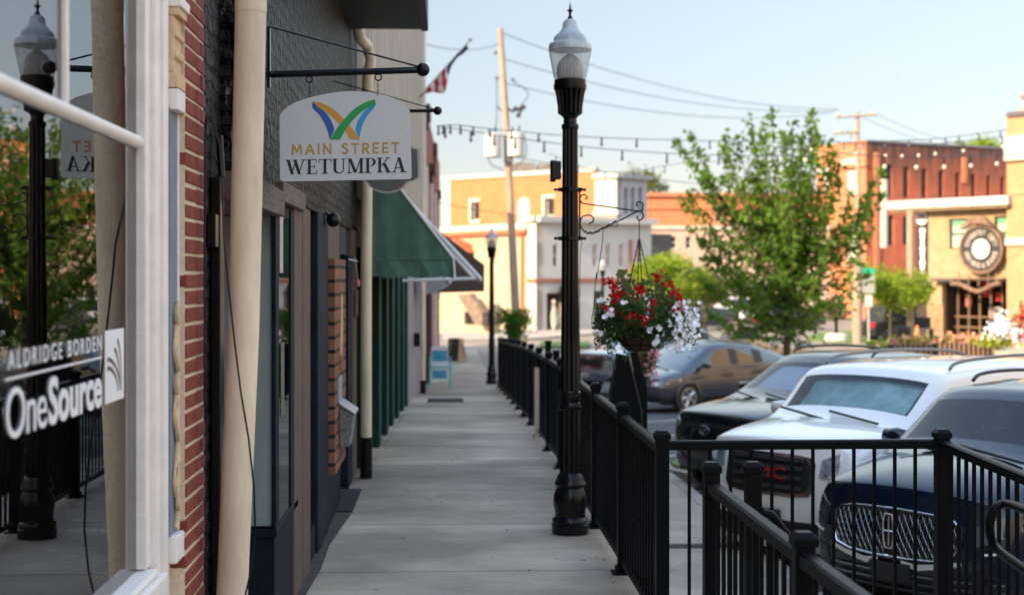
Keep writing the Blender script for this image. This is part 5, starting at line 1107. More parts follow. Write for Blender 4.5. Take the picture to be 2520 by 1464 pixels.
loop = [(fr(y, zz) + .03, y, zz) for y, zz in list(zip(gy, g_lo)) + list(zip(gy[::-1], g_hi[::-1]))]; mb.tube(loop + [loop[0]], .011, 6); mb.build('grille_surround', CHROME, gr, world=False, smooth=60)
mb = MB(); n_ = 40
for k in range(n_):
    y0_ = -.50 + 1.0 * k / (n_ - 1); lo_ = lerp(list(zip(gy, g_lo)), y0_) + .012; hi_ = lerp(list(zip(gy, g_hi)), y0_) - .012; pts = []
    if abs(y0_) < .05: continue
    for i in range(22):
        z = lo_ + (hi_ - lo_) * i / 21; pts.append((fr(y0_, z) + .022, y0_ + .0085 * sin(z * 2 * pi / .085 + (pi if k % 2 else 0)), z))
    mb.tube(pts, .0022, 4, caps=False)
mb.build('grille_mesh', mat('satin_chrome', (.26, .27, .29), .3, 1), gr, world=False)
mb = MB(); ex = fr(0, .72) + .045
for y_, hh in ((-.040, .10), (.040, .10)): pass
bdg = [(-.03, -.12), (.03, -.12), (.042, -.06), (.045, 0), (.042, .06), (.03, .12), (-.03, .12), (-.042, .06), (-.045, 0), (-.042, -.06)]
mb.tube([(ex, y_, .725 + z_) for y_, z_ in bdg + [bdg[0]]], .010, 6); mb.tube([(ex, 0, .62), (ex, 0, .83)], .006, 5); mb.tube([(ex, -.04, .725), (ex, .04, .725)], .006, 5)
mb.build('badge', CHROME, t_, world=False, smooth=60)
for s_ in (-1, 1):
    pt('headlight', [s_ * y for y in (.63, .70, .78, .85, .89)], [.68, .70, .74, .78, .84], [.82, .85, .885, .92, .94], .018, .08, mat('smoked_lens', (.04, .055, .07), .08, coat=1, n=.5, ns=12), sx=[0, 0, -.03, -.13, -.24])
    pt('bumper_chrome', [s_ * y for y in (.10, .22, .40, .56)], [.50, .47, .505, .545], [.53, .515, .54, .575], .03, .04, CHROME)
    pt('daylight_strip', [s_ * y for y in (.68, .80, .90)], [.625, .64, .67], [.64, .655, .685], .02, .05, mat('led_strip', (.7, .72, .75), .2), sx=[0, -.02, -.12])
    pt('corner_vent', [s_ * y for y in (.62, .74, .86)], [.36, .36, .40], [.52, .55, .58], .012, .04, DARKG)
for z in (.30, .36, .42):
    pt('lower_strip', [-.8, -.45, 0, .45, .8], [z] * 5, [z + .014] * 5, .03, .03, mat('dull_chrome', (.25, .26, .27), .3, .8))
pt('front_plate', [-.17, 0, .17], [.36] * 3, [.50] * 3, .045, .03, PLAST)
for s_ in (-1, 1):                     # hood creases
    MB().tube([(-.35 + 0, s_ * .30, .985), (-.6, s_ * .36, 1.055), (-1.0, s_ * .5, 1.10)], [.004, .010, .012], 6).build('hood_crease', NV, t_, world=False, smooth=60)
t_.scale = (1, 1, 1.03)
# grey saloon
GY = paint('grey_car_paint', (.055, .062, .075), .5, r=.25)
pr = dict(hood0=.8, hood1=.95, roof=1.60, belt=.98, b=-2.45, c=-3.3, d=-4.1, lo=.20, hoodedge=.84, kick=.10,
          top=[(-4.75, 1.02), (-4.6, 1.12), (-4.2, 1.28), (-3.6, 1.48), (-2.9, 1.59), (-2.3, 1.61), (-2.0, 1.57), (-1.85, 1.52), (-.95, 1.0), (-.8, .96), (-.5, .90), (-.30, .80), (0, .78)])
t_, fr, pt = car('parked_car', 'dark grey rounded electric car seen between the flower basket and the black SUV', 'car', nose(1552, 32.5), 55, 4.75, 1.92, pr, 0, -1.9, -.98, .74, GY, mat('tinted_glass_roof', (.05, .065, .085), .1, spec=.8, coat=1), sidegl=mat('tinted_side_glass', (.02, .02, .02), .06, spec=.8, coat=1), arch=GY, wheelr=.35)
for s_ in (-1, 1): pt('headlight', [s_ * y for y in (.62, .74, .86, .92)], [.62, .64, .68, .72], [.70, .74, .78, .80], .02, .08, LENS, sx=[0, -.03, -.12, -.22])
pt('lower_intake', [-.6, -.3, 0, .3, .6], [.28, .26, .26, .26, .28], [.38, .40, .40, .40, .38], .02, .05, DARKG)
# silver pickup
SV = paint('silver_truck_paint', (.30, .32, .35), .6, r=.3)
pr = dict(hood0=1.1, hood1=1.25, roof=1.92, belt=1.24, b=-2.7, c=-3.4, d=-3.9, lo=.34, hoodedge=1.14, kick=.0,
          top=[(-5.8, 1.30), (-4.1, 1.31), (-3.95, 1.6), (-3.8, 1.85), (-3.0, 1.92), (-2.4, 1.92), (-2.1, 1.88), (-2.0, 1.83), (-1.35, 1.30), (-1.2, 1.27), (-.6, 1.22), (-.30, 1.14), (0, 1.10)])
t_, fr, pt = car('pickup_truck', 'silver pickup truck with chrome grille just right of the nearest lamp post', 'pickup', nose(1452, 38), 52, 5.8, 2.0, pr, 0, -2.08, -1.38, .80, SV, carglass('truck', (.5, .55, .58)), wheelr=.4)
pt('grille', [-.55, -.3, 0, .3, .55], [.76, .74, .74, .74, .76], [1.06, 1.08, 1.08, 1.08, 1.06], .02, .05, CHROME)
pt('grille_mesh', [-.42, -.2, 0, .2, .42], [.82] * 5, [1.0] * 5, .05, .05, DARKG)
for s_ in (-1, 1):
    pt('headlight', [s_ * y for y in (.60, .72, .84, .93)], [.80, .80, .82, .86], [1.04, 1.05, 1.06, 1.06], .02, .08, LENS, sx=[0, 0, -.04, -.15]); pt('indicator', [s_ * .78, s_ * .9], [.84, .86], [.93, .94], .035, .03, AMBER, sx=[-.02, -.1])
pt('front_bumper', [-.9, -.5, 0, .5, .9], [.42] * 5, [.62] * 5, .07, .08, CHROME)
# ------------------------------------------------------------------ buildings across the junction
class Bld:
    def __init__(s, name, label, Cx, Cy, Lx, Ly, z0=-1.4, cat='building'):
        s.C = Vector((at(Cx, 0, Cy).x, Cy, 0)); s.L = Vector((at(Lx, 0, Ly).x, Ly, 0)); s.ux = (s.C - s.L).normalized(); s.len = (s.C - s.L).length
        s.uy = Vector((-s.ux.y, s.ux.x, 0)); s.z0 = z0
        s.t = thing(name, label, cat, (s.C.x, s.C.y, z0), atan2(s.ux.y, s.ux.x))
    def loc(s, which, x, y):           # picture point -> (u, z) on the left ('A') or right ('B') face
        n = s.uy if which == 'A' else s.ux; d = ray(x, y); k = (s.C - EYE).dot(n) / d.dot(n); q = EYE + d * k - s.C
        return (q.dot(s.ux) if which == 'A' else q.dot(s.uy)), q.z + 2 * 0 + 0
    def uz(s, w_, x, y):
        n = s.uy if w_ == 'A' else s.ux; d = ray(x, y); k = (Vector((s.C.x, s.C.y, 2)) - EYE).dot(n) / d.dot(n); q = EYE + d * k
        v = q - s.C; return (v.dot(s.ux) if w_ == 'A' else v.dot(s.uy)), q.z
    def W(s, w_, u, z, out=0):         # face coordinates -> world, out = metres in front of the wall
        b = s.ux * u - s.uy * out if w_ == 'A' else s.uy * u + s.ux * out
        return Vector((s.C.x + b.x, s.C.y + b.y, z))
    def bx(s, w_, u0, u1, z0, z1, o0, o1, mb=None):
        mb = mb or MB(); pts = [s.W(w_, u, z, o) for z in (z0, z1) for u, o in ((u0, o0), (u1, o0), (u1, o1), (u0, o1))]
        return mb.add(pts, [(3, 2, 1, 0), (4, 5, 6, 7), (0, 1, 5, 4), (1, 2, 6, 5), (2, 3, 7, 6), (3, 0, 4, 7)])
    def face(s, w_, u0, u1, z0, z1, holes, m, depth=.25, name='wall', out=0):
        us = sorted({u0, u1} | {h[k] for h in holes for k in (0, 1)}); zs = sorted({z0, z1} | {h[k] for h in holes for k in (2, 3)})
        us = [u for u in us if u0 <= u <= u1]; zs = [z for z in zs if z0 <= z <= z1]
        mb = MB(); inh = lambda u, z: any(h[0] < u < h[1] and h[2] < z < h[3] for h in holes)
        for a, b in zip(us, us[1:]):
            for c, d in zip(zs, zs[1:]):
                if not inh((a + b) / 2, (c + d) / 2): mb.add([s.W(w_, a, c, out), s.W(w_, b, c, out), s.W(w_, b, d, out), s.W(w_, a, d, out)], [(0, 1, 2, 3)])
        for a, b, c, d in holes:
            P = [(a, c), (b, c), (b, d), (a, d)]
            for (p0, q0), (p1, q1) in zip(P, P[1:] + P[:1]): mb.add([s.W(w_, p0, q0, out), s.W(w_, p1, q1, out), s.W(w_, p1, q1, out - depth), s.W(w_, p0, q0, out - depth)], [(0, 1, 2, 3)])
        return mb.build(name, m, s.t, fix=False)
    def win(s, w_, h, fm, gm=None, depth=.2, fw=.07, mid=True, label=None, out=0, blind=None):
        a, b, c, d = h; mb = MB(); o = out - depth
        s.bx(w_, a, a + fw, c, d, o, o + .08, mb); s.bx(w_, b - fw, b, c, d, o, o + .08, mb); s.bx(w_, a + fw, b - fw, c, c + fw, o, o + .08, mb); s.bx(w_, a + fw, b - fw, d - fw, d, o, o + .08, mb)
        if mid: s.bx(w_, a + fw, b - fw, (c + d) / 2 - .04, (c + d) / 2 + .04, o, o + .07, mb)
        f = mb.build('window', fm, s.t); g_ = s.bx(w_, a + fw * .5, b - fw * .5, c + fw * .5, d - fw * .5, o + .01, o + .03).build('pane', gm or FARGL, f)
        return f
    def core(s, R, z1, m, dep=None, inset=.02):
        mb = MB(); l = s.len
        pts = [(-l, .3), (-.3, .3), (-.3, R), (-l, R)]
        w0 = [s.C + s.ux * u + s.uy * v for u, v in pts]
        mb.add([(q.x, q.y, s.z0) for q in w0] + [(q.x, q.y, z1 - .4) for q in w0], [(4, 5, 6, 7), (0, 1, 5, 4), (1, 2, 6, 5), (2, 3, 7, 6), (3, 0, 4, 7)])
        return mb.build('roof', m, s.t)
ROOF = mat('flat_roof_felt', (.10, .09, .085), .9)
OB = brick_mat('orange_brick', (.48, .16, .055), (.56, .20, .07), (.48, .20, .10), 1.6, (.8, .75, .7), rough=.9, bump=.3)
WH2 = mat('white_masonry', (.50, .455, .395), .8, n=.15, ns=1.5); BEI = mat('cream_masonry', (.44, .335, .22), .85, n=.16, ns=.8)
# orange brick building
b = Bld('orange_brick_building', 'tall orange brick building with white parapet and arched windows behind the utility pole', 1521, 98, 1090, 109)
uC, zt = b.uz('A', 1467, 414); _, zl = b.uz('A', 1095, 447); zc = b.uz('A', 1500, 428)[1]
H_ = []
def rect(b, w_, x0, x1, y0, y1):
    a, z1 = b.uz(w_, x0, y0); c, _ = b.uz(w_, x1, y0); xm = (x0 + x1) / 2; z1 = b.uz(w_, xm, y0)[1]; z0 = b.uz(w_, xm, y1)[1]; return (min(a, c), max(a, c), z0, z1)
w1 = rect(b, 'A', 1160, 1180, 497, 543); w2 = rect(b, 'A', 1341, 1364, 488, 532); arch_ = rect(b, 'A', 1275, 1305, 486, 600)
b.face('A', -b.len, uC, -1.4, zt - .25, [w1, w2], OB, .35)
b.core(4, zt - .4, ROOF)
b.bx('A', -b.len - .1, uC, zt - .249, zt + .05, -.4, .12).build('parapet', WH2, b.t)
b.bx('A', -b.len - .02, -b.len + .8, -1.4, zt - .25, 0, .05).build('corner_quoin', WH2, b.t)
for h in (w1, w2):
    b.win('A', h, WH2, depth=.3, fw=.12, mid=False)
    mb = MB(); b.bx('A', h[0] - .22, h[0], h[2] - .1, h[3] + .25, -.3, .06, mb); b.bx('A', h[0], h[1] + .1, h[3], h[3] + .25, -.3, .06, mb); b.bx('A', h[0], h[1] + .1, h[2] - .2, h[2], -.3, .1, mb); mb.build('window_surround', WH2, b.t)
a0, a1, z0, z1 = arch_; r = (a1 - a0) / 2; mb = MB()
mb.prism([(a0, z0), (a1, z0)] + [((a0 + a1) / 2 + r * cos(t), z1 - r + r * sin(t)) for t in [pi * i / 12 for i in range(13)]], lambda u, v, t: b.W('A', u, v, t), .0, .07); mb.build('blocked_arch', WH2, b.t)
b.bx('A', uC + .002, 0, -1.4, zc - .3, -.3, .18).build('white_bay', WH2, b.t); b.bx('A', uC - .1, .25, zc - .298, zc, -.5, .4).build('cornice', WH2, b.t); b.bx('A', uC - .05, .2, zc - 2.9, zc - 2.6, -.3, .34).build('cornice', WH2, b.t)
uR = b.uz('B', 1592, 430)[0]; GRS = mat('pale_grey_masonry', (.42, .42, .44), .8, n=.06, ns=1.5)
holes = [rect(b, 'B', x0, x1, 462, 528) for x0, x1 in ((1536, 1546), (1553, 1563), (1571, 1581))]
b.face('B', .0, uR, -1.4, zc - .3, holes, GRS, .3); [b.win('B', h, GRS, FARGL, depth=.25) for h in holes]
b.bx('B', .0, uR + .2, zc - .298, zc - .02, -.5, .35).build('cornice', GRS, b.t)
mb = MB(); q = b.W('A', -b.len * .62, zt, -3); mb.box(q.x - 1.6, q.x + .3, q.y, q.y + 2, zt - .3, zt + 1.0); mb.box(q.x + .5, q.x + 1.6, q.y, q.y + 1.5, zt - .3, zt + .9); mb.build('roof_unit', mat('roof_plant', (.2, .18, .16), .7, n=.4, ns=3), b.t)
# grey white corner shops with lit cream side
b = Bld('cream_corner_building', 'two storey cream and grey corner building with red brown bands before the orange one', 1322, 85, 1085, 94)
_, zt = b.uz('A', 1315, 532); uC = b.uz('A', 1302, 560)[0]; zl = b.uz('A', 1200, 578)[1]
wl = [rect(b, 'A', 1140, 1166, 622, 650), rect(b, 'A', 1206, 1217, 604, 650)]
door_ = rect(b, 'A', 1225, 1242, 770, 812)
b.face('A', -b.len, uC, -1.4, zl, wl, BEI, .2)
for h in wl: b.win('A', h, mat('brown_frame', (.14, .09, .06), .7), depth=.15)
b.bx('A', uC + .002, .0, -1.4, zt - .3, -.5, .10).build('corner_pier', WH2, b.t)
b.bx('A', -b.len - .2, uC, zl + .25, zl + .62, -.4, .25).build('roof_edge', WH2, b.t); EAV = mat('red_brown_eave', (.52, .13, .05), .7, n=.15, ns=2)
b.bx('A', -b.len - .2, uC, zl, zl + .248, -.4, .32).build('eave', EAV, b.t)
u_ = b.uz('A', 1288, 600)[0]; mb = MB(); mb.cyl(b.W('A', u_, zl, .1), b.W('A', u_, -.4, .1), .09, n=10); mb.cyl(b.W('A', u_, zl, .2), b.W('A', u_ - .5, zl + .02, .2), .12, n=8); mb.build('downpipe', EAV, b.t)
gz = rect(b, 'A', 1095, 1168, 597, 622); mb = MB(); mb.prism([(gz[0], gz[2]), (gz[1], gz[2]), (gz[1] - .4, gz[3] - .1), ((gz[0] + gz[1]) / 2, gz[3] + .25), (gz[0], gz[3] - .2)], lambda u, v, t: b.W('A', u, v, t), 0, 1.2); mb.build('porch_roof', EAV, b.t)
FAINT = mat('faint_lettering', (.36, .31, .27), .8)
for yy, wd in ((640, 24), (672, 30), (688, 26), (655, 14)):
    a0, _, z0, z1 = rect(b, 'A', 1228, 1230, yy, yy + 8); b.bx('A', a0, a0 + wd * .026, z0, z1, 0, .01).build('wall_lettering', FAINT, b.t)
uR = b.uz('B', 1603, 545)[0]; GRW = mat('grey_white_boards', (.50, .49, .47), .8, n=.05, ns=1)  # grey-white boards, one even colour
up = [rect(b, 'B', x0, x1, 601, 656) for x0, x1 in ((1361, 1373), (1396, 1406), (1459, 1469), (1492, 1502), (1524, 1534))]
lo_ = [rect(b, 'B', 1345, 1388, 720, 812), rect(b, 'B', 1396, 1425, 715, 812), rect(b, 'B', 1462, 1485, 715, 800), rect(b, 'B', 1505, 1540, 715, 806)]
b.face('B', 0, uR, -1.4, zt - .35, up + lo_, GRW, .3); b.core(11, zt - .5, ROOF)
CURT = mat('orange_curtain', (.42, .16, .09), .7); 
for k, h in enumerate(up): b.win('B', h, mat('window_white', (.6, .6, .58), .6), CURT if k > 1 else FARGL, depth=.2, fw=.06)
for h in lo_: b.win('B', h, mat('shop_frame', (.30, .24, .20), .7), mat('shop_glass_brown', (.05, .035, .03), .2, n=.6, ns=1.2), depth=.25, mid=False)
b.bx('B', -.1, uR + .2, zt - .348, zt, -.4, .45).build('cornice', GRW, b.t); b.bx('A', uC - .05, .1, zt - .3, zt + .02, -.5, .35).build('cornice', WH2, b.t)
zz = b.uz('B', 1340, 690)[1]; b.bx('B', -.05, uR, zz - .12, zz + .12, 0, .12).build('band', mat('red_brown_band', (.33, .12, .09), .7), b.t); b.bx('A', uC, .1, zz - .1, zz + .1, .1, .2).build('band', EAV, b.t)
for x in (1571, 1550):
    u_ = b.uz('B', x, 600)[0]; b.bx('B', u_ - .08, u_ + .08, -1.3, zt - 1.3, 0, .15).build('pilaster', mat('brick_pier', (.36, .13, .10), .8), b.t)
mb = MB(); q = b.W('B', b.uz('B', 1382, 700)[0], b.uz('B', 1382, 722)[1], .6); mb.sphere(q, .55, 10, 1.3); mb.build('wall_lantern', LAMPB, b.t, smooth=60)
mb = MB(); 
for k, (dx, hh) in enumerate(((0, 1.7), (.5, 1.5), (1.1, 1.75), (1.7, 1.2))): 
    q = b.W('B', lo_[0][0] + .6 + dx, -1.25, -.1); mb.sphere(q + Vector((0, 0, hh)), .16, 8); mb.tube([q, q + Vector((.05, 0, hh * .5)), q + Vector((0, 0, hh * .95))], [.18, .28, .12], 8)
mb.build('window_display', mat('pale_display', (.5, .42, .34), .7, n=.6, ns=3), b.t, smooth=60)
# lower houses glimpsed at the far left under the awnings
b = Bld('low_cream_building', 'low cream building with dark window band under the far awnings', 1212, 80, 1060, 85)
z1 = b.uz('A', 1150, 735)[1]; hw_ = [rect(b, 'A', 1142, 1204, 768, 800)]
b.face('A', -b.len, 0, -1.4, z1, hw_, BEI, .3); b.core(.8, z1 + .1, BEI)
for h in hw_: b.win('A', h, mat('dark_frame', (.03, .025, .02), .7), depth=.25, mid=False)
mb = MB(); mb.prism([b.uz('A', *q) for q in ((1150, 726), (1180, 722), (1211, 768), (1211, 800), (1196, 800))], lambda u, v, t: b.W('A', u, v, t), .3, .7); mb.build('outside_stair', mat('stair_brown', (.20, .14, .10), .8, n=.5, ns=4), b.t)
# second orange building
b = Bld('orange_brick_building', 'long orange brick building with cream ground floor, half hidden by the near tree', 2045, 112, 1570, 112)
OB2 = brick_mat('orange_red_brick', (.55, .17, .07), (.62, .22, .10), (.5, .22, .12), 1.6, (.8, .72, .68), rough=.9, bump=.3)
z2 = b.uz('A', 1650, 484)[1]; z1 = b.uz('A', 1650, 560)[1]
up = [rect(b, 'A', x, x + 17, 505, 548) for x in range(1760, 2030, 42)]; lo_ = [rect(b, 'A', x, x + 14, 582, 612) for x in range(1615, 2030, 36)] + [rect(b, 'A', x, x + 26, 700, 770) for x in range(1640, 2030, 60)]
b.face('A', -b.len, 0, z1, z2, up, OB2, .25); b.face('A', -b.len, 0, -1.4, z1 - .002, lo_, mat('pinkish_render', (.52, .36, .29), .8, n=.1, ns=1), .25)
for h in up: b.win('A', h, WH2, depth=.2)
for h in lo_: b.win('A', h, WH2, depth=.2)
b.bx('A', -b.len, 0, z2, z2 + .3, -.3, .25).build('parapet', OB2, b.t); b.bx('A', -b.len, 0, z2 - 1.0, z2 - .8, 0, .12).build('band', OB2, b.t); b.bx('A', -b.len, 0, z1 - .15, z1 + .15, 0, .15).build('band', WH2, b.t); b.core(12, z2 + .1, ROOF)
# big red brick building
b = Bld('red_brick_building', 'big sooty red brick building with rows of narrow windows, upper right', 2131, 108, 2010, 113.5)
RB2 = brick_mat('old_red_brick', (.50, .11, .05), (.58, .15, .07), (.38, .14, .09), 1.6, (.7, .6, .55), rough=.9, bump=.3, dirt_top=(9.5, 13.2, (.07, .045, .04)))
RB3 = brick_mat('lit_red_brick', (.52, .18, .09), (.60, .23, .11), (.5, .22, .12), 1.6, (.8, .7, .65), rough=.9, bump=.3)  # sunny-face copy of the old red brick, warm sunlight put into its colour
zt = b.uz('A', 2131, 349)[1]
wA = [rect(b, 'A', 2082, 2110, 405, 482), rect(b, 'A', 2024, 2038, 425, 482), rect(b, 'A', 2080, 2108, 560, 640)]
b.face('A', -b.len, 0, -1.4, zt, wA, RB3, .3); [b.win('A', h, WH2, mat('pale_blind', (.5, .48, .42), .7), depth=.2) for h in wA]
for h in wA[:2]: b.bx('A', h[0] - .35, h[1] + .35, h[3], h[3] + .45, 0, .25).build('window_hood', WH2, b.t)
b.bx('A', -b.len, .15, zt - 1.9, zt - 1.6, 0, .2).build('string_course', RB3, b.t)
xs = [(2169, 2196), (2222, 2237), (2267, 2281), (2309, 2322), (2351, 2362), (2390, 2401), (2428, 2438), (2462, 2472), (2500, 2510)]
top_ = lerp
wB = []
for x0, x1 in xs:
    yt = lerp([(2169, 405), (2472, 437)], x0); yb = lerp([(2169, 487), (2472, 489)], x0); wB.append(rect(b, 'B', x0, x1, yt, yb))
wB += [rect(b, 'B', 2172, 2200, 530, 604), rect(b, 'B', 2222, 2240, 532, 602)]
zr_, zb_ = min(h[2] for h in wB[:9]), 0
uR = b.uz('B', 2560, 380)[0]
b.face('B', 0, uR, -1.4, zt, wB, RB2, .3); [b.win('B', h, mat('dark_sash', (.05, .06, .06), .6), depth=.25, fw=.05) for h in wB]; b.core(uR, zt - .3, ROOF)
b.bx('B', .0, uR, zt, zt + .15, -.4, .12).build('coping', mat('grey_coping', (.2, .2, .21), .8), b.t); b.bx('A', -b.len, 0, zt, zt + .12, -.3, .1).build('coping', RB3, b.t)
for x in (2156, 2372):
    u_ = b.uz('B', x, 450)[0]; b.bx('B', u_ - .22, u_ + .22, -1.4 if x < 2300 else b.uz('B', x, 450)[1], zt - .8, 0, .14).build('pilaster', RB3, b.t)
# yellow brick brewery style building at the right edge
b = Bld('yellow_brick_building', 'yellow brick building with white roof edge and dark open entrance at the right', 2488, 64, 2285, 67.6)
YB = brick_mat('yellow_brick', (.36, .24, .12), (.42, .29, .145), (.33, .24, .14), 1.3, (.85, .8, .75), rough=.85, bump=.3); STU = mat('yellow_stucco', (.36, .25, .135), .85, n=.18, ns=2)
zf = b.uz('A', 2400, 492)[1]; ent = rect(b, 'A', 2318, 2478, 692, 852); gw1 = rect(b, 'A', 2336, 2385, 538, 612); gw2_ = rect(b, 'A', 2447, 2484, 532, 612)
ent = (ent[0], ent[1], -1.39, ent[3])
b.face('A', -b.len, 0, -1.4, zf + .02, [ent, gw1, gw2_], STU, .35)
GBL = mat('green_blind', (.34, .50, .36), .6, n=.05, ns=2)
for h in (gw1, gw2_): b.win('A', h, mat('dark_metal_frame', (.04, .035, .03), .5), GBL, depth=.2, fw=.07)
for h in (gw1, gw2_): b.bx('A', h[0] + .07, h[1] - .07, h[3] - .32, h[3] - .08, -.17, -.15).build('blind_pelmet', mat('deep_green_blind', (.12, .32, .20), .6), b.t)
b.bx('A', ent[0] - .3, ent[1] + .1, ent[3], ent[3] + .14, 0, .5).build('door_beam', mat('dark_steel', (.08, .07, .06), .6), b.t)
# roof overhang
ul = b.uz('A', 2205, 500)[0]; b.bx('A', ul, .3, b.uz('A', 2400, 510)[1] , b.uz('A', 2400, 490)[1] + .05, -2.5, .75).build('roof_edge', WH2, b.t, bevel=.05)
b.bx('A', ul + .1, .2, b.uz('A', 2400, 510)[1] - .1, b.uz('A', 2400, 510)[1] - .002, -2.4, .6).build('soffit', STU, b.t)
# dark slot with vertical sign, left of the yellow wall
DKS = mat('dark_purple_wall', (.035, .022, .026), .7)
b.bx('A', b.uz('A', 2246, 600)[0], -b.len - .002, -1.4, zf + .2, -2, -.3).build('dark_bay', DKS, b.t)
# room behind the entrance
mb = MB()
for args in ((ent[0], ent[1], -1.4, -1.38, -6, -.35), (ent[0], ent[1], -1.38, ent[3], -6.1, -6), (ent[0] - .1, ent[0], -1.38, ent[3], -6, -.36), (ent[1], ent[1] + .1, -1.38, ent[3], -6, -.36), (ent[0], ent[1], ent[3], ent[3] + .1, -6, -.36)): b.bx('A', *args, mb)
mb.build('entrance_room', mat('dim_room', (.045, .03, .024), .8, n=.4, ns=1.5), b.t)
mb = MB(); 
for k in range(6): u_ = ent[0] + .3 + k * (ent[1] - ent[0] - .5) / 5; b.bx('A', u_, u_ + .07, -1.3, ent[3], -.9, -.8, mb)
for z_ in (.05, -.45): b.bx('A', ent[0] + .2, ent[1], z_, z_ + .06, -.79, -.74, mb)
mb.build('entrance_screen', mat('brown_timber', (.20, .12, .07), .7), b.t)
for cx_, zz_, w_, h_, m_ in ((.42, 1.0, .5, .9, mat('red_poster', (.45, .02, .02), .6)), (.62, .85, .32, .4, mat('red_sign', (.5, .03, .03), .6)), (.12, 1.35, .35, .5, mat('lime_sign', (.35, .5, .03), .6)), (.52, .0, .6, .55, mat('pale_tub', (.5, .45, .42), .6)), (.15, .55, .3, .6, mat('red_white_poster', (.4, .12, .1), .6))):
    u_ = ent[0] + (ent[1] - ent[0]) * cx_; b.bx('A', u_, u_ + w_, zz_, zz_ + h_, -1.2, -1.15).build('notice', m_, b.t)
# tower on the right corner
uT = b.uz('A', 2486, 400)[0]; zT = b.uz('A', 2500, 290)[1]
b.bx('A', 0.004, 3.5, -1.4, zT, -4, .35).build('tower', YB, b.t)
z0_, z1_ = b.uz('A', 2500, 398)[1], b.uz('A', 2500, 336)[1]; b.bx('A', -.05, 3.6, z0_, z1_, -4, .55).build('white_band', WH2, b.t, bevel=.05); b.bx('A', -.02, 3.6, b.uz('A', 2500, 604)[1], b.uz('A', 2500, 586)[1], -4, .48).build('white_band', WH2, b.t)
b.bx('A', .05, 3.6, zT, zT + .22, -4, .45).build('coping', mat('dark_coping', (.10, .08, .08), .8), b.t)
c_ = b.W('A', .75, zT + .22, -.1); MB().lathe(c_, [(.35, 0), (.32, .2), (.16, .45), (.12, .55), (.28, .65), (.30, .78), (.12, .92), (.06, 1.1), (.03, 1.3)], 14).build('finial', mat('stone_finial', (.32, .27, .22), .8), b.t, smooth=50)
u_ = b.uz('A', 2300, 760)[0]; b.bx('A', -b.len - .001, -b.len + .9, -1.4, ent[3] - 1.1, 0, .12).build('plinth', mat('brown_plinth', (.30, .18, .09), .8, n=.3, ns=2), b.t)
YBB = b
# round clock sign
def cz(x, y, o): 
    u, z = YBB.uz('A', x, y); return YBB.W('A', u, z, o)
ck = thing('clock_sign', 'large round black and white clock sign in a rusty ring on the yellow building', 'sign', tuple(cz(2427, 612, .5)))
u0, z0 = YBB.uz('A', 2428, 613); Rr = (YBB.uz('A', 2428, 552)[1] - z0); RUST = mat('rust_metal', (.22, .13, .085), .7, .2, n=.35, ns=4)
def disc(r0, r1, o0, o1, n=48, sq=1.0):
    mb = MB(); vs = []
    for r in (r0, r1):
        for o in (o0, o1):
            for i in range(n): a = 2 * pi * i / n; vs.append(YBB.W('A', u0 + r * cos(a), z0 + r * sin(a), o))
    fs = []
    for i in range(n):
        j = (i + 1) % n; fs += [(n + i, n + j, 3 * n + j, 3 * n + i), (2 * n + i, 2 * n + j, 3 * n + j, 3 * n + i), (i, j, 2 * n + j, 2 * n + i), (i, j, n + j, n + i)]
    return mb.add(vs, fs)
disc(Rr * .90, Rr, .1, .5).build('ring', RUST, ck, smooth=40); disc(.01, Rr * .90, .2, .45).build('dial', mat('dial_black', (.03, .026, .024), .6), ck)
disc(.01, Rr * .40, .45, .48).build('clock_face', mat('clock_white', (.58, .57, .54), .5), ck); disc(Rr * .44, Rr * .48, .45, .5).build('rim', DARKIN, ck)
LB = mat('sign_letter_cream', (.42, .37, .32), .6)
def arc_text(s_, a0, a1, r, h, flip=False):
    for k, ch in enumerate(s_):
        if ch == ' ': continue
        vs, fs = text_mesh(ch, .05, .5); a = a0 + (a1 - a0) * (k + .5) / len(s_); wd = r * abs(a1 - a0) / len(s_) * .66; q = []
        for u, v, t in vs:
            X_ = (u - .5) * wd; Y_ = (v - .5) * h
            if flip: rr = r - Y_; ang = a + X_ / r
            else: rr = r + Y_; ang = a - X_ / r
            q.append(YBB.W('A', u0 + rr * cos(ang), z0 + rr * sin(ang), (.46 + t * .02)))
        mb = MB(); mb.add(q, fs); mb.build('lettering', LB, ck)
arc_text('COVENTRY', radians(172), radians(72), Rr * .66, Rr * .21); arc_text('CITY', radians(58), radians(8), Rr * .66, Rr * .21)
arc_text('SERVICE', radians(188), radians(268), Rr * .66, Rr * .21, True); arc_text('&', radians(273), radians(287), Rr * .66, Rr * .2, True); arc_text('SONS', radians(292), radians(352), Rr * .66, Rr * .21, True)
mb = MB()
for a, l, w_ in ((radians(95), Rr * .33, .03), (radians(-60), Rr * .2, .035)): mb.prism([(u0 - w_ * sin(a), z0 + w_ * cos(a)), (u0 + w_ * sin(a), z0 - w_ * cos(a)), (u0 + l * cos(a), z0 + l * sin(a))], lambda u, v, t: YBB.W('A', u, v, t), .485, .49)
mb.build('clock_hands', DARKIN, ck)
mb = MB(); mb.prism([(u0 + Rr * x, z0 + Rr * y) for x, y in bez([(-.95, .82), (-.7, .98), (-.45, 1.22), (0, 1.32), (.3, 1.22), (.5, .98), (.72, .86), (.4, .95), (0, 1.03), (-.4, .98), (-.75, .80), (-.95, .82)], 3)[:-1]], lambda u, v, t: YBB.W('A', u, v, t), .4, .7); mb.build('crest', RUST, ck)
mb = MB(); pts = [cz(x, y, .7) for x, y in bez([(2362, 698), (2385, 700), (2410, 712), (2428, 717), (2446, 711), (2468, 700), (2483, 697)], 5)]; mb.tube(pts, .11, 8); mb.build('swag', RUST, ck, smooth=60)
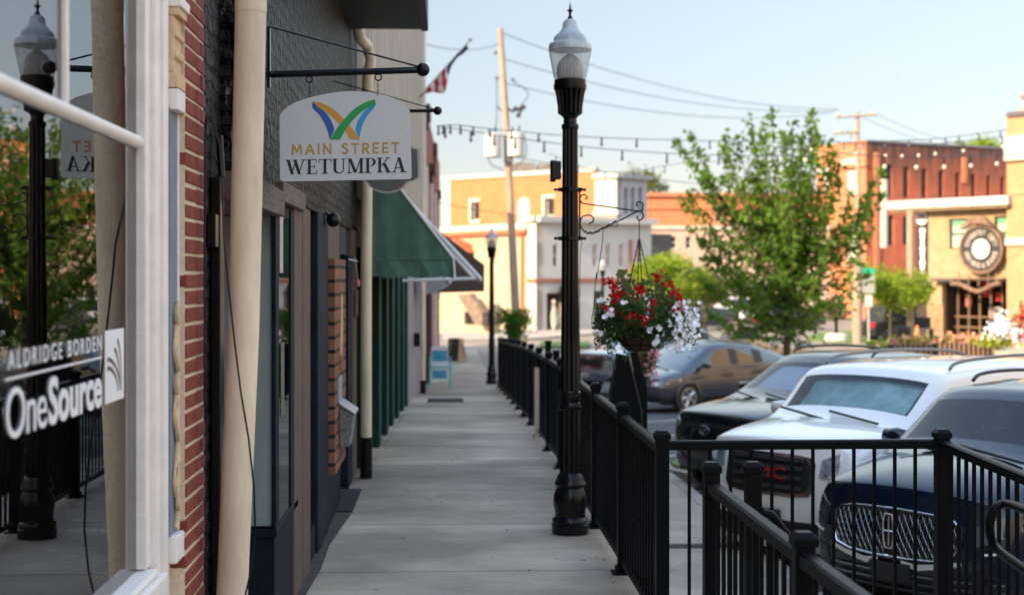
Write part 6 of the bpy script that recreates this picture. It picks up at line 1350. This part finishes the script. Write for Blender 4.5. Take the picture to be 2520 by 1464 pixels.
mb = MB(); mb.tube([cz(2362, 686, .65), cz(2483, 686, .65)], .04, 6); [mb.tube([cz(x, 672, .65), cz(x, 705, .65)], .035, 6) for x in (2380, 2404, 2428, 2452, 2472)]; mb.build('hanger_bars', RUST, ck)
# vertical letter sign
vsn = thing('vertical_sign', 'dark wall sign with a white disc above a column of small white letters', 'sign', tuple(cz(2262, 600, .2)))
uV, zV = YBB.uz('A', 2262, 536); rV = .34; mb = MB(); mb.prism([(uV + rV * cos(2 * pi * i / 24), zV + rV * sin(2 * pi * i / 24)) for i in range(24)], lambda u, v, t: YBB.W('A', u, v, t), -.28, -.2); mb.build('disc', WHT, vsn)
mb = MB(); mb.prism([(uV - .26, zV + .02), (uV + .26, zV + .02), (uV + .2, zV + .16), (uV - .2, zV + .16)], lambda u, v, t: YBB.W('A', u, v, t), -.199, -.19); mb.build('disc_band', mat('disc_grey', (.15, .14, .15), .6), vsn)
mb = MB(); k = 0
for y0, y1 in ((562, 574), (576, 590), (592, 606), (608, 616), (618, 630), (632, 640), (642, 652), (654, 662), (664, 690), (694, 706), (712, 724)):
    z1 = YBB.uz('A', 2262, y0)[1]; z0 = YBB.uz('A', 2262, y1)[1]; w_ = (.15, .12, .1)[k % 3]; k += 1
    YBB.bx('A', uV - w_, uV + w_, z0, z1, -.28, -.25, mb)
mb.build('letters', WHT, vsn, bevel=.04)
# shop rows added out of view for warm bounce light and car reflections
for k, (y0, y1, h, c, lab) in enumerate(((-34, -8, 8.5, BEI, 'cream shop row across the car park, unseen, added for bounce light and reflections'), (-7.9, 14, 7.4, WH2, 'white shop row across the car park, unseen, added for bounce light and reflections'), (14.1, 34, 8.2, BEI, 'tall cream shop row across the car park, unseen, added for bounce light and reflections'))):
    r_ = thing('added_shop_row', lab, 'building', (25, (y0 + y1) / 2, -1)); mb = MB(); mb.box(25, 34, y0, y1, -1.4, h + 3); mb.build('wall', c, r_)
    mb = MB()
    for i in range(int((y1 - y0) / 3.2)):
        for z_ in (-.3, 4.2): mb.box(24.9, 24.995, y0 + 1 + i * 3.2, y0 + 2.4 + i * 3.2, z_, z_ + 2.0)
    mb.build('windows', FARGL, r_)
# ------------------------------------------------------------------ trees
def tree(name, label, x, Y, zg, ytop, crown, n, ls, lm, spikes=0, seed=1, trunk=.06, group=None, bare=.35, shape='vase', stems=26):
    """crown = (half width m, bottom z, top z); every leaf is a small folded face on a twig"""
    R = random.Random(seed); hwid, zb, zt = crown; bx_ = at(x, 0, Y).x
    t_ = thing(name, label, 'tree', (bx_, Y, zg), 0, group); base = Vector((bx_, Y, zg)); BK_ = mat('bark', (.09, .065, .045), .9, n=.4, ns=9, bump=.6, bs=40)
    mb = MB(); fork = Vector((bx_ + .03, Y, zb + (zt - zb) * .08)); mb.tube([base, base + Vector((.02, 0, (zb - zg) * .6)), fork, Vector((bx_, Y, zb + (zt - zb) * .6))], [trunk, trunk * .8, trunk * .65, trunk * .25], 10)
    L = MB(); per = n // (stems + spikes)
    for s_ in range(stems + spikes):
        sp_ = s_ >= stems; a = R.uniform(0, 2 * pi); hh = R.random() ** .8
        z0 = zb + (zt - zb) * .05 + (zt - zb) * .55 * hh; st_ = Vector((bx_, Y, z0))
        if shape == 'vase': rr = hwid * (.40 + .60 * sin(pi * min(1, .18 + .80 * hh))) ; rise = (zt - zb) * R.uniform(.16, .40)
        else: rr = hwid * sqrt(max(.05, 1 - (2 * hh - .95) ** 2)); rise = (zt - zb) * R.uniform(-.08, .22)
        if sp_: rr = hwid * R.uniform(.2, 1.0); rise = zt - z0 + R.uniform(-.12, .05) * (zt - zb) - .30 * (rr / hwid) ** 2 * (zt - zb)
        end = st_ + Vector((rr * cos(a), rr * sin(a), rise)); end.z = min(end.z, zt)
        mid_ = (st_ + end) / 2 + Vector((rr * .15 * cos(a), rr * .15 * sin(a), -rise * .12))
        br_ = bez([tuple(st_), tuple(mid_), tuple(end)], 5); mb.tube(br_, [trunk * .28 * (1 - .85 * i / 10) for i in range(len(br_))], 5)
        for k in range(per):
            u = R.random() ** .75; i = min(len(br_) - 2, int(u * (len(br_) - 1))); q = Vector(br_[i]).lerp(Vector(br_[i + 1]), u * (len(br_) - 1) - i)
            sd_ = (hwid * (.17 * (1 - u) + .065)) if not sp_ else hwid * (.14 * (1 - u) + .032)
            q += Vector((R.gauss(0, sd_), R.gauss(0, sd_), R.gauss(0, sd_ * .9))); rleaf(L, q, ls * R.uniform(.6, 1.25), asp=.5, rnd=R)
    L.build('crown', lm, t_, fix=False); mb.build('trunk', BK_, t_, smooth=60)
    return t_
LF1 = leaf_mat('maple_leaf', (.026, .078, .009), (.13, .25, .028), .5, 1.1)
LF2 = leaf_mat('fresh_leaf', (.11, .19, .02), (.27, .36, .04), .45, 1.2); LF3 = leaf_mat('olive_leaf', (.06, .08, .02), (.14, .15, .035), .35, .6)
def maple():
    R = random.Random(11); Y = 43; ax = 1938; K = 2.1
    t_ = thing('maple_tree', 'young dark green maple with upright shoots growing behind the black SUV', 'tree', (at(ax, 0, Y).x, Y, p(Y)))
    mb = MB(); L = MB(); mb.tube([Vector((at(ax, 0, Y).x, Y, p(Y))), at(1936, 860, Y), at(1940, 780, Y), at(1938, 640, Y), at(1935, 520, Y)], [.12, .11, .09, .06, .035], 10)
    ends = [(1695, 322), (1722, 372), (1690, 468), (1702, 560), (1728, 636), (1752, 700), (1800, 752), (1735, 430), (1775, 360), (1812, 330), (1846, 292), (1852, 345), (1880, 300), (1898, 268), (1925, 318), (1950, 300), (1975, 330), (1998, 266), (2008, 300), (2040, 345), (2055, 372), (2068, 440), (2100, 470), (2172, 405), (2150, 470), (2118, 520), (2132, 575), (2105, 640), (2085, 690), (2050, 738), (2010, 795), (1985, 770), (1870, 785), (1850, 750), (1905, 380), (1960, 390), (1870, 420), (1830, 440), (2000, 430), (1780, 500), (1800, 590), (2060, 560), (2040, 640), (1850, 640), (1900, 500), (1960, 560), (1990, 680), (1880, 700), (1920, 640), (1820, 680), (1760, 570), (2030, 500), (1940, 450), (1895, 580)]
    for k, (ex, ey) in enumerate(ends * 2):
        if k >= len(ends): ex += R.gauss(0, 22); ey = max(330, ey + R.gauss(30, 25)); 
        edge = min(1, abs(ex - ax) / 230); dY = K * R.uniform(-1.1, 1.1) * (1 - edge * .75); sy = min(835, ey + (850 - ey) * R.uniform(.42, .7)); st = at(ax, sy, Y); e = at(ex, ey, Y + dY); m_ = at(ax + (ex - ax) * .62, sy + (ey - sy) * .38, Y + dY * .6)
        b_ = bez([tuple(st), tuple(m_), tuple(e)], 6); n_ = len(b_); mb.tube(b_, [K * .017 * (1 - .85 * i / n_) for i in range(n_)], 5); ln = (e - st).length
        for i in range(int(30 * ln)):
            u = R.random() ** .8 * .97 + .03; f = u * (n_ - 1); j = min(n_ - 2, int(f)); q = Vector(b_[j]).lerp(Vector(b_[j + 1]), f - j); r_ = K * (.033 + .080 * (1 - u))
            if ey > 650: r_ += .05
            rleaf(L, q + Vector((R.gauss(0, r_), R.gauss(0, r_), R.gauss(0, r_ * .8))), K * R.uniform(.034, .064), asp=.55, rnd=R)
    L.build('crown', LF1, t_, fix=False); mb.build('trunk', mat('maple_bark', (.09, .065, .045), .9, n=.4, ns=9), t_, smooth=60)
maple()
tree('street_tree', 'bright green bushy tree behind the flower basket', 1650, 62, -1.2, 580, (1.75, at(0, 745, 62).z, at(0, 590, 62).z), 5200, .10, LF2, seed=8, trunk=.09, shape='round', stems=30)
tree('street_tree', 'darker low tree between the flower basket and the maple', 1735, 66, -1.2, 630, (1.3, at(0, 750, 66).z, at(0, 640, 66).z), 3000, .10, LF3, seed=9, trunk=.08, shape='round', stems=24)
tree('street_tree', 'bright yellow green tree in front of the red brick building, left of the yellow one', 2190, 60, -1.25, 600, (1.75, at(0, 770, 60).z, at(0, 605, 60).z), 5600, .10, LF2, seed=12, trunk=.07, shape='round', stems=30)
tree('background_tree', 'olive tree top rising behind the orange building', 1560, 135, -1.3, 385, (3.1, at(0, 500, 135).z, at(0, 392, 135).z), 3600, .20, LF3, seed=14, trunk=.25, shape='round', stems=24)
tree('background_tree', 'yellow green tree top above the red brick roof at the right', 2415, 150, -1.3, 305, (3.4, at(0, 400, 150).z, at(0, 312, 150).z), 4000, .20, LF2, seed=15, trunk=.25, shape='round', stems=24)
tree('background_tree', 'green bush showing between the awnings and the cream building', 1085, 100, -1.3, 770, (1.2, at(0, 810, 100).z, at(0, 740, 100).z), 900, .13, LF2, seed=16, trunk=.1, shape='round', stems=12)
# ------------------------------------------------------------------ poles, wires, string lights
WP = mat('pole_wood', (.36, .27, .19), .85, n=.3, ns=3, bump=.4, bs=20, stretch=(5, 5, .5)); TRG = mat('transformer_grey', (.52, .50, .47), .5, n=.1, ns=3)
Yp_ = 62
up_ = thing('utility_pole', 'leaning wooden utility pole with two grey transformers', 'utility pole', (at(1275, 0, Yp_).x, Yp_, -1.3))
MB().tube([at(1274, 866, Yp_), at(1268, 745, Yp_), at(1250, 380, Yp_), at(1231, 71, Yp_)], [.20, .19, .16, .115], 12).build('pole', WP, up_, smooth=60)
for x, y0, y1 in ((1213, 330, 388), (1270, 326, 386)):
    mb = MB(); a = at(x, y1, Yp_ - .3); h = at(x, y0, Yp_ - .3).z - a.z; mb.lathe(a, [(.33, 0), (.37, .03), (.37, h * .93), (.30, h), (.05, h + .05)], 18); tr_ = mb.build('transformer', TRG, up_, smooth=40)
    mb = MB(); mb.cyl(a + Vector((.1, 0, h)), a + Vector((.14, 0, h + .28)), .04, n=8); mb.cyl(a + Vector((-.12, 0, h)), a + Vector((-.16, 0, h + .22)), .04, n=8); mb.build('bushing', DARKG, tr_)
mb = MB(); mb.tube([at(1238, 262, Yp_), at(1262, 275, Yp_), at(1288, 262, Yp_)], .05, 6); mb.tube([at(1238, 275, Yp_), at(1222, 262, Yp_)], .03, 6); [mb.sphere(at(x, y, Yp_), .11, 8) for x, y in ((1268, 268), (1280, 272), (1288, 264), (1276, 284))]; mb.build('switch_gear', DARKG, up_)
mb = MB(); mb.box(at(1240, 0, Yp_).x, at(1262, 0, Yp_).x, Yp_ - .3, Yp_ - .1, at(0, 395, Yp_).z, at(0, 330, Yp_).z); [mb.sphere(at(x, y, Yp_), .09, 8) for x, y in ((1219, 130), (1222, 192), (1262, 196), (1252, 340), (1246, 372))]; mb.build('brackets', mat('dull_steel', (.12, .12, .12), .6), up_)
mb = MB()
for pts in ([(1222, 195), (1222, 300), (1206, 330)], [(1262, 200), (1300, 230), (1280, 262)], [(1200, 340), (1205, 400), (1240, 418)], [(1290, 330), (1296, 380), (1270, 410)]): mb.tube([at(x, y, Yp_ - .2) for x, y in bez(pts, 5)], .018, 4)
mb.build('jumper_wire', DARKG, up_)
Yq_ = 92
u2 = thing('utility_pole', 'farther utility pole with wooden crossarms above the maple tree', 'utility pole', (at(2112, 0, Yq_).x, Yq_, -1.3))
MB().tube([at(2116, 815, Yq_), at(2110, 276, Yq_)], [.19, .12], 10).build('pole', WP, u2, smooth=60)
for y, x0, x1, dy in ((287, 2058, 2158, -5), (328, 2050, 2108, -3)): MB().tube([at(x0, y - dy * .5, Yq_ - .2), at(x1, y + dy, Yq_ - .2)], .07, 4).build('crossarm', WP, u2)
mb = MB(); [mb.sphere(at(x, y, Yq_), .15, 8) for x, y in ((2060, 283), (2150, 279), (2092, 335), (2066, 322))]; mb.build('insulator', TRG, u2)
def sag(a, b_, s_, n=16): return [a.lerp(b_, i / n) - Vector((0, 0, s_ * 4 * (i / n) * (1 - i / n))) for i in range(n + 1)]
WIRE = mat('wire_grey', (.035, .04, .05), .6)
def wire(x0, y0, Y0, x1, y1, Y1, s_, r, label): mb = MB(); mb.tube(sag(at(x0, y0, Y0), at(x1, y1, Y1), s_), r, 5); tag(mb.build('overhead_wire', WIRE), label, 'wire')
wire(1236, 82, 62, 2060, 268, 92, .9, .018, 'highest overhead wire running right from the leaning pole top')
wire(1240, 146, 62, 2062, 272, 92, .8, .018, 'second overhead wire running right from the leaning pole')
wire(1246, 206, 62, 2062, 274, 92, .9, .018, 'lowest of three overhead wires leaving the leaning pole')
wire(1232, 108, 62, 900, 50, 38, .5, .015, 'overhead wire running left from the leaning pole past the flag')
wire(2155, 280, 92, 2540, 380, 70, .5, .015, 'upper overhead wire falling right from the far crossarm')
wire(2112, 285, 92, 2540, 400, 75, .5, .015, 'lower overhead wire falling right from the far crossarm')
wire(1270, 388, 62, 2700, 470, 60, .8, .016, 'overhead wire below the transformers passing behind the nearest lamp')
wire(1080, 500, 50, 1500, 545, 80, .2, .014, 'wire crossing in front of the orange building')
wire(1280, 95, 62, 2540, 560, 50, .6, .014, 'long overhead wire crossing down to the right edge') if False else None
BLB = mat('bulb_glass', (.60, .52, .40), .15, coat=1); 
def string(name, pts, Y0, Y1, n, lab, bulb=.05, drop=.20, lit=True):
    xs_ = [q[0] for q in pts]; 
    f = [at(x, y, Y0 + (Y1 - Y0) * (x - xs_[0]) / (xs_[-1] - xs_[0])) for x, y in bez(pts, 8)]
    t_ = thing('string_lights', lab, 'string lights', tuple(f[0]), 0, 'festoon strings over the street'); MB().tube(f, .009, 4).build('wire', WIRE, t_)
    proto = None
    for k in range(n):
        s_ = (k + .5) / n * (len(f) - 1); i = int(s_); q = f[i].lerp(f[min(i + 1, len(f) - 1)], s_ - i)
        if proto is None:
            mb = MB(); mb.cyl((0, 0, 0), (0, 0, -drop * .55), .02, n=8); so_ = mb.build('socket', DARKG, t_, world=False); mb = MB(); mb.sphere((0, 0, -drop * .55 - bulb * .9), bulb, 10, 1.25); mb.build('bulb', BLB if lit else mat('dim_bulb', (.10, .12, .14), .2), so_, smooth=60, world=False); proto = so_; so_.location = q - f[0]
        else:
            c = proto.copy(); C.objects.link(c); c.location = q - f[0]; c.parent = t_
            for ch in [o for o in bpy.data.objects if o.parent == proto]: d = ch.copy(); C.objects.link(d); d.parent = c
string('s', [(1075, 312), (1120, 308), (1230, 320), (1440, 337), (1700, 346), (1960, 350)], 30, 34, 15, 'upper festoon string crossing behind the nearest lamp', .035, .22, False)
string('s', [(1075, 310), (1190, 328), (1300, 344), (1480, 366), (1700, 380), (1960, 384)], 30, 34, 10, 'lower festoon string crossing behind the nearest lamp', .035, .30, False)
string('s', [(2060, 352), (2165, 348), (2290, 343), (2370, 334), (2480, 320)], 38, 40, 9, 'festoon string rising to the right above the red brick roof', .04, .2, False)
string('s', [(1960, 340), (2150, 358), (2240, 360), (2330, 352), (2500, 335)], 34, 38, 8, 'festoon string of pale bulbs along the red brick parapet', .042, .4)
string('s', [(1900, 362), (2165, 385), (2275, 388), (2370, 386), (2460, 380), (2560, 380)], 27, 30, 7, 'nearest festoon string with big cream bulbs over the right side', .042, .3)
string('s', [(1350, 378), (1500, 425), (1700, 400), (1900, 400)], 44, 48, 8, 'faint farther festoon string left of the maple top', .035, .3, False)
# ------------------------------------------------------------------ street furniture and traffic far off
def pole(name, x, yt, yb, Y, r, m, label, cat, w_=None):
    t_ = MB().cyl(at(x, yb, Y), at(x, yt, Y), r, n=10).build(name, m, smooth=60); return tag(t_, label, cat)
pole('wooden_post', 2176, 442, 610, 75, .20, mat('pale_post', (.5, .43, .35), .8), 'pale square post top rising above the yellow green tree', 'post')
pole('wooden_post', 2110, 640, 845, 56, .19, WP, 'thick wooden pole foot on the far lawn left of the street sign', 'post')
pole('wooden_post', 2240, 520, 835, 60, .15, WP, 'tall wooden post beside the dark bay of the yellow building', 'post')
ss = thing('street_name_sign', 'green street name blade above the grey back of a square sign', 'street sign', tuple(onZ(2140, 845, -1.3)))
Ys = 58; MB().cyl(at(2138, 850, Ys), at(2137, 668, Ys), .035, n=8).build('pole', TRG, ss); mb = MB(); a = at(2122, 673, Ys - .05); c = at(2152, 660, Ys - .05); mb.box(a.x, c.x, Ys - .08, Ys - .05, a.z, c.z); mb.build('name_blade', mat('sign_green', (.01, .38, .22), .5), ss)
mb = MB(); a = at(2120, 722, Ys - .05); c = at(2152, 675, Ys - .05); mb.box(a.x, c.x, Ys - .09, Ys - .06, a.z, c.z); mb.build('sign_plate', mat('sign_back', (.32, .33, .31), .5), ss, bevel=.02); mb = MB(); a = at(2128, 755, Ys - .05); c = at(2146, 726, Ys - .05); mb.box(a.x, c.x, Ys - .1, Ys - .07, a.z, c.z); mb.build('sign_plate', TRG, ss)
def rflowers(par, cx, cy, sx, sy, Y, n, s, ms, name='flowers', depth=.3, seed=1):
    R = random.Random(seed); bm_ = [MB() for _ in ms]
    for i in range(n):
        q = at(cx + R.gauss(0, sx), cy + R.gauss(0, sy), Y + R.gauss(0, depth)); rleaf(bm_[i % len(ms)], q, s * R.uniform(.6, 1.2), asp=.6, rnd=R)
    for b_, m_ in zip(bm_, ms): b_.build(name if m_ is not LF2 and m_ is not LEAFB else 'foliage', m_, par, fix=False)
YWF = mat('yellow_petals', (.7, .55, .12), .6); PEACH = mat('peach_petals', (.65, .32, .18), .6)
fp = thing('flower_lamp', 'short black post with a ball of red, white and purple flowers on the far lawn', 'planter', tuple(at(2058, 835, 52)))
MB().cyl(at(2058, 836, 52), at(2058, 775, 52), .06, n=10).build('post', LAMPB, fp); MB().lathe(at(2058, 838, 52), [(.45, 0), (.42, .2), (.3, .28)], 12).build('plinth', WH2, fp)
rflowers(fp, 2058, 766, 13, 9, 52, 260, .10, [mat('purple_leaf', (.12, .05, .06), .6), LEAFB], seed=3); rflowers(fp, 2040, 742, 16, 6, 51.8, 90, .08, [PEACH, WPT], seed=4); rflowers(fp, 2010, 757, 10, 8, 51.7, 70, .08, [WPT, LEAFB], seed=5)
bed = [(2190, 2290, 835, 46, [LF2, YWF, PINK]), (2300, 2440, 832, 45, [LF2, PEACH, PINK]), (2130, 2190, 850, 47, [LF2, YWF])]
for k, (x0, x1, y, Y, ms) in enumerate(bed):
    lab = ('black trough of yellow and pink flowers left of the yellow building entrance', 'long black trough of peach flowers before the dark entrance', 'low bright yellow green flower tub behind the black SUV rails')[k]
    a, c = at(x0, y + 12, Y), at(x1, y + 42, Y); t_ = thing('flower_trough', lab, 'planter', (a.x, Y, c.z)); mb = MB(); mb.box(a.x, c.x, Y - .25, Y + .25, c.z, a.z); mb.build('trough', PLAST, t_, bevel=.02)
    n_ = max(2, int((x1 - x0) / 22))
    mb = MB()
    for i in range(n_ * 2): xx = a.x + (c.x - a.x) * (i + .5) / (2 * n_); mb.box(xx - .03, xx + .03, Y - .30, Y - .27, c.z, a.z + .05)
    mb.build('slats', mat('bed_slat', (.30, .18, .11), .8), t_)
    for i in range(n_): rflowers(t_, x0 + (x1 - x0) * (i + .5) / n_, y + 2, 7, 5, Y, 90, .085, ms, seed=20 + i + 9 * k, depth=.12)
hy = thing('hydrangea', 'big cluster of white blossoms above lime leaves near the right edge', 'plant', tuple(at(2460, 850, 44)))
rflowers(hy, 2462, 815, 16, 10, 44, 320, .09, [WPT], seed=31, depth=.2); rflowers(hy, 2466, 790, 6, 9, 44, 70, .08, [WPT], 'flowers', .1, 32); rflowers(hy, 2455, 842, 26, 7, 44, 260, .09, [leaf_mat('lime_leaf', (.22, .28, .02), (.30, .36, .03), .3, 2)], 'leaves', .2, 33)
rb = thing('flower_bush', 'orange red and pink flowering bush at the right edge', 'plant', tuple(at(2512, 850, 43))); rflowers(rb, 2514, 785, 9, 14, 43, 220, .085, [PEACH, RED, LEAFB], seed=35, depth=.2); rflowers(rb, 2508, 825, 10, 10, 43, 160, .08, [PINK, WPT], seed=36, depth=.2)
cn = thing('traffic_cone', 'orange traffic cone standing by the yellow building corner', 'traffic cone', tuple(at(2257, 838, 56))); c_ = at(2257, 838, 56); MB().lathe(c_, [(.16, .03), (.05, .55), (.03, .6)], 14).build('cone', mat('cone_orange', (.75, .22, .06), .6), cn, smooth=60); MB().box(c_.x - .2, c_.x + .2, 55.8, 56.2, c_.z, c_.z + .03).build('base', mat('cone_base', (.6, .2, .06), .6), cn)
def bin_(x, yt, yb, Y, lab):
    a = at(x, yb, Y); t_ = thing('litter_bin', lab, 'litter bin', tuple(a)); h = at(x, yt, Y).z - a.z; MB().lathe(a, [(.28, 0), (.33, h * .1), (.33, h * .72), (.36, h * .74), (.30, h * .86), (.08, h)], 16).build('bin', PLAST, t_, smooth=50)
bin_(1806, 763, 804, 84, 'domed black litter bin on the far verge beside the dark car'); bin_(2223, 800, 832, 58, 'black litter bin under the yellow green tree')
bn = thing('park_bench', 'dark bench end with pale arm by the dark bay of the yellow building', 'bench', tuple(at(2235, 835, 61))); a = at(2222, 835, 61); mb = MB(); mb.box(a.x, a.x + 1.4, 61, 61.5, a.z + .42, a.z + .47); mb.build('seat', WP, bn); mb = MB(); mb.box(a.x, a.x + 1.4, 61.5, 61.55, a.z + .45, a.z + .95); mb.build('backrest', PLAST, bn)
for dx in (.05, 1.3): MB().box(a.x + dx, a.x + dx + .06, 61, 61.5, a.z, a.z + .42).build('leg', PLAST, bn)
# far traffic, simple lofts of the same body shape
def farcar(name, lab, x, Y, heading, L, W, H, pnt_, cat='car', cabin=(.28, .80), tailred=False, pick=False):
    q = at(x, 0, Y); t_ = thing(name, lab, cat, (q.x, Y, p(Y)), heading, 'far traffic across the junction'); hw = W / 2; b0 = .25; zb = H * .55
    sil = [(0, b0 + .1), (.05, zb * .85), (L * .22, zb), (L * cabin[0], zb), (L * (cabin[0] + .12), H * .96), (L * (cabin[0] + .22), H), (L * (cabin[1] - .08), H), (L * cabin[1], zb * 1.02), (L * .98, zb), (L, zb * .7), (L, b0 + .05)]
    mb = MB(); n_ = len(sil); vs = []
    for s_, k in ((-1, .0), (1, .0)):
        for x_, z_ in sil: vs.append((L / 2 - x_, s_ * hw * (.8 if z_ > zb * 1.05 else 1), z_))
    mb.add(vs, [tuple(range(n_)), tuple(range(2 * n_ - 1, n_ - 1, -1))] + [(i, (i + 1) % n_, n_ + (i + 1) % n_, n_ + i) for i in range(n_)]); mb.build('body', pnt_, t_, world=False, bevel=.06)
    mb = MB(); c0, c1 = L / 2 - L * (cabin[0] + .06), L / 2 - L * (cabin[1] - .03)
    for s_ in (-1, 1): mb.add([(c0, s_ * (hw * .97 + .01), zb + .03), (c1, s_ * (hw * .97 + .01), zb + .03), (c1 + L * .07, s_ * (hw * .83 + .02), H - .1), (c0 - L * .07, s_ * (hw * .83 + .02), H - .1)], [(0, 1, 2, 3)])
    mb.build('side_window', FARGL, t_, world=False, fix=False)
    for xx in (L * .3, -L * .3):
        for s_ in (-1, 1): mb = MB(); mb.cyl((xx, s_ * (hw - .2), .33), (xx, s_ * (hw + .02), .33), .33, n=16); mb.build('wheel', TYRE, t_, world=False)
    for s_ in (-1, 1): mb = MB(); mb.box(-L / 2 - .03, -L / 2 + .1, s_ * hw * .75 - .12, s_ * hw * .75 + .12, zb * .72, zb * .98); mb.build('tail_light', mat('tail_red', (.6, .01, .01), .3), t_, world=False)
    return t_
farcar('far_car', 'white van parked across the junction behind the maple', 1850, 92, 0, 5.4, 2.0, 2.0, mat('far_white', (.6, .6, .62), .3), 'van', (.12, .95))
farcar('far_car', 'dark car parked on the far side near the black litter bin', 1768, 88, .1, 4.4, 1.8, 1.4, mat('far_dark', (.02, .02, .025), .3))
farcar('far_car', 'dark vehicle parked farther right behind the maple trunk', 1935, 88, .1, 4.6, 1.8, 1.5, mat('far_dark_grey', (.03, .03, .03), .4))
farcar('pickup_truck', 'grey brown pickup passing behind the grey car with a red tail light', 1795, 50, pi - .05 + pi * 1, 5.6, 1.9, 1.7, mat('truck_brown', (.20, .16, .13), .35), 'pickup', (.26, .56))
farcar('far_car', 'black vehicle parked beside the dark bay of the yellow building', 2222, 72, .2, 4.2, 1.9, 1.9, mat('far_black', (.015, .015, .015), .4), 'car', (.15, .9))
fw_ = MB(); Yw_ = 78
for x0, x1 in ((2150, 2176), (2186, 2206), (2214, 2236)):
    a, c = at(x0, 838, Yw_), at(x1, 780, Yw_); fw_.box(a.x, c.x, Yw_, Yw_ + .2, -1.4, c.z)
tag(fw_.build('garden_wall', mat('pale_wall', (.52, .42, .34), .85)), 'low pale wall seen below the yellow green tree', 'wall')
